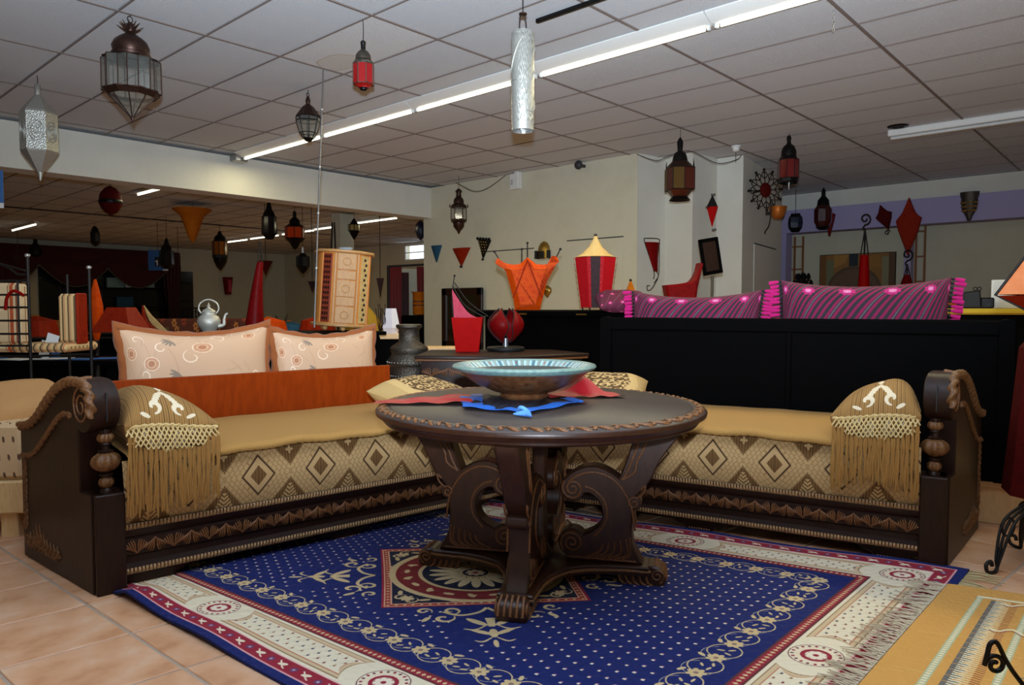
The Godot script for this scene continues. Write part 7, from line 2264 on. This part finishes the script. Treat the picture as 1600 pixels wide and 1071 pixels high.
	# glossy orange folded leather lamp
	var ol := thing("folded_lamp", "glossy orange leather lamp folded like a bud, left of the red pyramid shade", "lamp", Vector3(2.181, 0.565, -6.790) * Vector3(1, 0, 1), 0.0)
	var ou := 0.005
	put(turned([Vector2(4 * ou, 0.72), Vector2(11 * ou, 0.86), Vector2(12 * ou, 1.0), Vector2(7 * ou, 1.14), Vector2(2 * ou, 1.24)], 7, Transform3D.IDENTITY, true), "shade", mats.orange_leather, ol)
	put(turned(V2([0.0, 0.0, 0.14, 0.0, 0.14, 0.02, 0.02, 0.04, 0.02, 0.72]), 16), "stand", mats.iron, ol)
	# arched wooden rib object
	var hp := thing("rib_ornament", "curved red and cream ribbed wooden ornament behind the left cushion", "ornament", Vector3(2.714, 0.753, -6.813), -42.0)
	var hu := 0.006
	var hm := MB.new()
	for i in 6: hm.tube(curve([Vector3((-22 + i * 2) * hu, 44 * hu - i * 3 * hu, 0), Vector3((-12 + i * 2) * hu, 18 * hu, 0), Vector3((8 + i) * hu, 2 * hu, 0)], 5), 0.006, 5)
	put(hm, "ribs", mats.cream_leather, hp)
	put(slab([Vector2(-24, 44) * hu, Vector2(-18, 20) * hu, Vector2(4, 0) * hu, Vector2(-26, 0) * hu], 0.03, 0.004), "panel", mats.rust_leather, hp)
	put(bx(Vector3(0, -0.36, 0), Vector3(0.5, 0.7, 0.3), 0.01), "plinth", mats.black_wood, hp)
	# patterned sofa row with cushions in the far room
	var fsf := thing("far_sofa", "brown floral sofa far back behind the teapot", "sofa", Vector3(4.241, 0.502, -9.430) * Vector3(1, 0, 1), -30.0)
	var fm := Pen.new(256, 128, 4.0, rgb(84, 36, 20))
	for i in 12: fm.flower(Vector2(4 + (i * 11) % 62, 5 + (i * 7) % 24), 4.0, 6, [rgb(140, 52, 26), rgb(90, 84, 40), rgb(176, 110, 50)][i % 3], rgb(60, 24, 14), i)
	var fmat := mat(Color.WHITE, 0.9, 0.0, fm.tex())
	cushion_box(Vector3(0, 0.6, -0.2), Vector3(1.35, 0.5, 0.2), fmat, "back", fsf, 2.0)
	cushion_box(Vector3(0, 0.3, 0.1), Vector3(1.35, 0.3, 0.6), fmat, "seat", fsf, 2.0)
	put(bx(Vector3(0, 0.07, 0.0), Vector3(1.3, 0.14, 0.6), 0.01), "base", mats.dark_wood, fsf)
	var rng := RandomNumberGenerator.new()
	rng.seed = 12
	var heap := [[208, 540, 8.5, 0, "rust"], [60, 505, 8.0, 1, "rust"], [82, 512, 8.2, 2, "olive"], [428, 505, 9.0, 3, "orange"], [452, 512, 9.2, 4, "dark"], [470, 500, 9.4, 5, "orange"]]
	var hl := ["rust red pouf low at the left behind the cushions", "rust red leather pouf behind the plaid seat", "olive leather pouf beside the rust one behind the striped seat", "orange patterned leather pouf left of the drawer tower", "dark green pouf among the orange ones left of the drawer tower", "orange leather pouf nearest the drawer tower"]
	var hmx := [mats.rust_leather, mats.rust_leather, mats.ochre_leather, mats.orange_leather, mats.teal_leather, mats.rust_leather]
	for i in heap.size():
		var p: Vector3 = [Vector3(3.367, 0.629, -8.912), Vector3(2.369, 0.778, -9.274), Vector3(2.825, 0.706, -10.107), Vector3(4.615, 0.750, -8.295), Vector3(5.530, 0.675, -9.366), Vector3(5.302, 0.753, -8.285)][i]
		var t := thing("leather_pouf", hl[i], "pouf", p * Vector3(1, 0, 1), i * 23.0, "leather poufs in the back room")
		var h := p.y + 0.12
		var g := turned([Vector2(0, 0), Vector2(0.2, 0.0), Vector2(0.27, h * 0.3), Vector2(0.28, h * 0.6), Vector2(0.2, h * 0.95), Vector2(0.05, h), Vector2(0.0, h)], 12, Transform3D.IDENTITY, true)
		put(g, "cover", hmx[i], t)
		put(turned([Vector2(0.0, h), Vector2(0.05, h + 0.005), Vector2(0.0, h + 0.02)].duplicate(), 10), "button", mats.amber_leather, t)
	# horn-like carved sticks in a pot
	var hn := thing("horn_sticks", "dark curved horns standing among the poufs", "ornament", Vector3(5.087, 0.662, -8.811), 0.0)
	for e in [[-9, 28], [10, 30], [-2, 20]]: put(pipe(curve([Vector3.ZERO, Vector3(e[0] * 0.004, e[1] * 0.004, 0), Vector3(e[0] * 0.0095, e[1] * 0.0085, 0)], 5), [0.03, 0.029, 0.028, 0.026, 0.024, 0.022, 0.018, 0.015, 0.012, 0.008, 0.004], 8), "horn", mats.dark_wood, hn)
	put(turned([Vector2(0, -0.62), Vector2(0.12, -0.62), Vector2(0.16, -0.3), Vector2(0.1, 0.02)], 14), "pot", mats.dark_leather, hn)
	# far wall: swagged curtain before a dark shop window
	var z := -24.9
	var ws := 0.021
	var win := struct(bx(Vector3(8.779, 1.216, -24.970), Vector3(4.6, 2.0, 0.06)), "window_2", mats.night_glass)
	for i in 4: put(bx(Vector3(8.765, 1.216, -24.930) + Vector3(-1.7 + i * 1.15, 0, 0), Vector3(0.05, 2.0, 0.05)), "bar", mats.black_iron, win)
	for i in 3: put(bx(Vector3(8.765, 1.216, -24.930) + Vector3(0, -0.6 + i * 0.6, 0), Vector3(4.4, 0.04, 0.05)), "bar", mats.black_iron, win)
	var rr := RandomNumberGenerator.new()
	rr.seed = 3
	var lbs := ["pale teal carton left on the upper shelf behind the far curtain", "white carton in the middle of the upper shelf behind the far curtain", "pale teal carton right on the upper shelf behind the far curtain", "teal carton on the lower shelf behind the far curtain"]
	var bp := [Vector3(8.543, 1.780, -24.800), Vector3(9.080, 1.794, -24.800), Vector3(9.474, 1.804, -24.800), Vector3(8.813, 1.175, -24.800)]
	var fsh := thing("far_shelf", "dark shelf unit behind the far swagged curtain", "shelf", Vector3(8.782, 0.602, -24.750) * Vector3(1, 0, 1))
	for y in [0.4, 0.9, bp[3].y - 0.175, bp[0].y - 0.175]: put(bx(Vector3(0, y, 0), Vector3(2.6, 0.03, 0.2)), "board", mats.black_wood, fsh)
	for x in [-1.3, 1.3]: put(bx(Vector3(x, 1.1, 0), Vector3(0.04, 2.2, 0.2)), "side", mats.black_wood, fsh)
	for i in 4:
		var o := thing("carton", lbs[i], "carton", bp[i], 0, "cartons behind the far curtain")
		put(bx(Vector3.ZERO, Vector3(0.5, 0.32, 0.1), 0.01), "box", [mats.teal_pale, mats.paper, mats.teal_pale, mats.teal_leather][i], o)
	var cu := thing("swag_curtain", "dark maroon curtain with swags hung high on the far wall", "curtain", Vector3(7.949, 2.745, -24.600), 0.0)
	for s in [[-2.3, 1.5], [-0.6, 1.9], [1.2, 1.9]]:
		var PP := []
		for i in 10:
			var v := i / 9.0
			var row := PackedVector3Array()
			for j in 25:
				var u := j / 24.0
				row.append(Vector3(s[0] + (u - 0.5) * s[1], -v * (0.5 + 0.62 * sin(PI * u)), 0.05 + 0.05 * sin(v * 16.0) * sin(PI * u)))
			PP.append(row)
		var m := MB.new()
		m.grid(PP, false, 0, Vector3(0, 0, 1))
		var so := put(m, "swag", mats.curtain_dark, cu)
		var pth := []
		for j in 25: pth.append(PP[9][j] + Vector3(0, 0, 0.03))
		put(pipe(pth, 0.025, 6), "cord", mats.pewter, so)
	for s in [[-2.75, 0.9, 2.2], [2.3, 0.5, 2.1]]:
		var o := put(drape(s[1], s[2], 4, 0.06, 0.4), "side_drape", mats.curtain_dark, cu)
		o.position = Vector3(s[0], 0, 0.05)
	put(bx(Vector3(-0.3, 0.03, 0.0), Vector3(5.6, 0.1, 0.12), 0.01), "pelmet", mats.curtain_dark, cu)
	# dark tail drape and banners on the far wall
	var dt := thing("tail_drape", "dark twisted drape hanging beside the blue poster", "curtain", Vector3(10.264, 2.395, -24.700), 0.0)
	put(drape(0.62, 2.2, 2.5, 0.06, 0.75), "cloth", mats.curtain_dark, dt)
	# poster with a number
	var po := thing("number_poster", "blue poster with a white number 10 on a dark square", "poster", Vector3(7.024, 2.103, -17.639), -40.0)
	var pu := 0.015
	put(bx(Vector3.ZERO, Vector3(29 * pu, 32 * pu, 0.02), 0.003), "board", mats.blue_paint, po)
	put(bx(Vector3(2 * pu, -2 * pu, 0.011), Vector3(13 * pu, 14 * pu, 0.004)), "dark_square", mats.black, po)
	var tx := TextMesh.new()
	tx.text = "10"
	var fnt := SystemFont.new()
	fnt.font_names = PackedStringArray(["Droid Sans"])
	fnt.font_weight = 700
	tx.font = fnt
	tx.font_size = 32
	tx.pixel_size = 8.4 * pu / 24.0
	tx.depth = 0.006
	tx.material = mats.paper
	var to := MeshInstance3D.new()
	to.name = "number"
	to.mesh = tx
	po.add_child(to, true)
	to.position = Vector3(1.5 * pu, -4 * pu, 0.016)
	put(bx(Vector3(11 * pu, -15 * pu, 0.014), Vector3(8 * pu, 2.6 * pu, 0.004)), "white_strip", mats.paper, po)
	put(pipe([Vector3(0, 16 * pu, 0), Vector3(0, 3.0 - po.position.y, 0)], 0.006, 5), "cord", mats.iron, po)
	var p2 := thing("edge_poster", "blue poster cut by the left edge of the picture, under the white beam", "poster", Vector3(1.855, 2.146, -8.451), -25.0)
	put(bx(Vector3.ZERO, Vector3(0.14, 0.36, 0.02), 0.003), "board", mats.blue_paint, p2)
	put(bx(Vector3(0, -0.16, 0.011), Vector3(0.14, 0.05, 0.004)), "pale_foot", mats.paper, p2)
	put(pipe([Vector3(0, 0.18, 0), Vector3(0, 3.0 - p2.position.y, 0)], 0.005, 5), "cord", mats.iron, p2)
	# small things on the far walls
	var dp := thing("drum_sconce", "small dark red tapered wall lamp on the far wall", "wall lamp", Vector3(12.249, 1.760, -24.800), 0.0, "wall lamps")
	var du := 0.022
	put(turned([Vector2(5, -14) * du, Vector2(8, 14) * du], 12), "shade", mats.crimson_leather, dp)
	put(bx(Vector3(0, 0, 7 * du), Vector3(5 * du, 20 * du, 0.02)), "window_strip", mats.pink_leather, dp)
	for q in [[Vector3(7.183, 1.896, -12.991), "dark red triangular leather pendant right of the tall red lamp", 12.0, 22.0], [Vector3(7.775, 2.343, -18.318), "small black leather pendant beside the blue poster", 5.0, 16.0], [Vector3(8.055, 1.519, -12.750), "dark triangular leather pendant left of the drawer tower", 8.0, 18.0], [Vector3(5.378, 2.350, -22.435), "black fan-shaped pendant on the far left wall", 11.0, 18.0], [Vector3(7.425, 1.482, -9.723), "small black horn-shaped pendant right of the drawer tower", 6.0, 26.0]]:
		var t := thing("leather_pendant", q[1], "pendant", q[0], 0, "leather pendants in the back room")
		var us := 0.013
		put(turned([Vector2(0.3, -q[3]) * us, Vector2(q[2] * 0.55, -q[3] * 0.4) * us, Vector2(q[2], 0) * us], 4, Transform3D.IDENTITY, true), "shade", mats.maroon if "red" in q[1] else mats.dark_leather, t)
		put(pipe([Vector3.ZERO, Vector3(0, 3.0 - q[0].y, 0)], 0.006, 5), "cord", mats.iron, t)
	# row of bottles and balusters on a far shelf
	var fs := thing("far_balustrade", "dark turned balustrade on the far wall behind the teapot", "balustrade", Vector3(10.863, 0.578, -24.600), 0.0)
	var fu := 0.022
	for i in 12: put(turned([Vector2(0.5, 0) * fu, Vector2(1.6, 4) * fu, Vector2(0.7, 8) * fu, Vector2(1.5, 13) * fu, Vector2(0.6, 17) * fu], 8, Transform3D(Basis.IDENTITY, Vector3((-26 + i * 4.6) * fu, 0, 0))), "baluster", mats.dark_wood, fs)
	put(bx(Vector3(0, 18 * fu, 0), Vector3(60 * fu, 2 * fu, 0.1)), "rail", mats.dark_wood, fs)
	put(bx(Vector3(0, -0.28, 0), Vector3(60 * fu, 0.5, 0.3)), "base", mats.dark_wood, fs)
	# stays of dark furniture filling the gloom behind the console
	for q in [[Vector3(3.025, 0.220, -7.623), 1.3, 0.72, "low black cabinet behind the console, left part"], [Vector3(4.426, 0.136, -7.269), 1.5, 0.72, "low black cabinet behind the console, right part"], [Vector3(2.133, 0.283, -7.715), 1.5, 0.7, "low black cabinet at the far left behind the leaflet table"]]:
		var t := thing("black_cabinet", q[3], "cabinet", q[0] * Vector3(1, 0, 1), -42.0, "low black cabinets")
		put(bx(Vector3(0, q[2] / 2, 0), Vector3(q[1], q[2], 0.4), 0.006), "body", mats.black_wood, t)
		put(bx(Vector3(0, q[2], 0), Vector3(q[1] + 0.05, 0.03, 0.45), 0.006), "top", mats.black_wood, t)
		for e in [-0.25, 0.25]: put(bx(Vector3(e * q[1], q[2] / 2, 0.204), Vector3(q[1] * 0.46, q[2] * 0.86, 0.014), 0.004), "door", mats.black_wood, t)
	# two easel rods leaning on the pillar
	var ro := thing("easel", "black folding easel leaning on the square pillar", "easel", Vector3(7.483, 1.408, -11.141) * Vector3(1, 0, 1) + Vector3(0, 0, 0), -47.0)
	var eu := 0.011
	for e in [-3, 3]: put(pipe([Vector3(e * 3 * eu, 0, 0.1), Vector3(e * 0.6 * eu, 1.0 + 138 * eu, 0)], 0.015, 6), "leg", mats.black_iron, ro)
	put(pipe([Vector3(-4 * eu, 1.0 + 60 * eu, 0.04), Vector3(4 * eu, 1.0 + 60 * eu, 0.04)], 0.012, 6), "crossbar", mats.black_iron, ro)
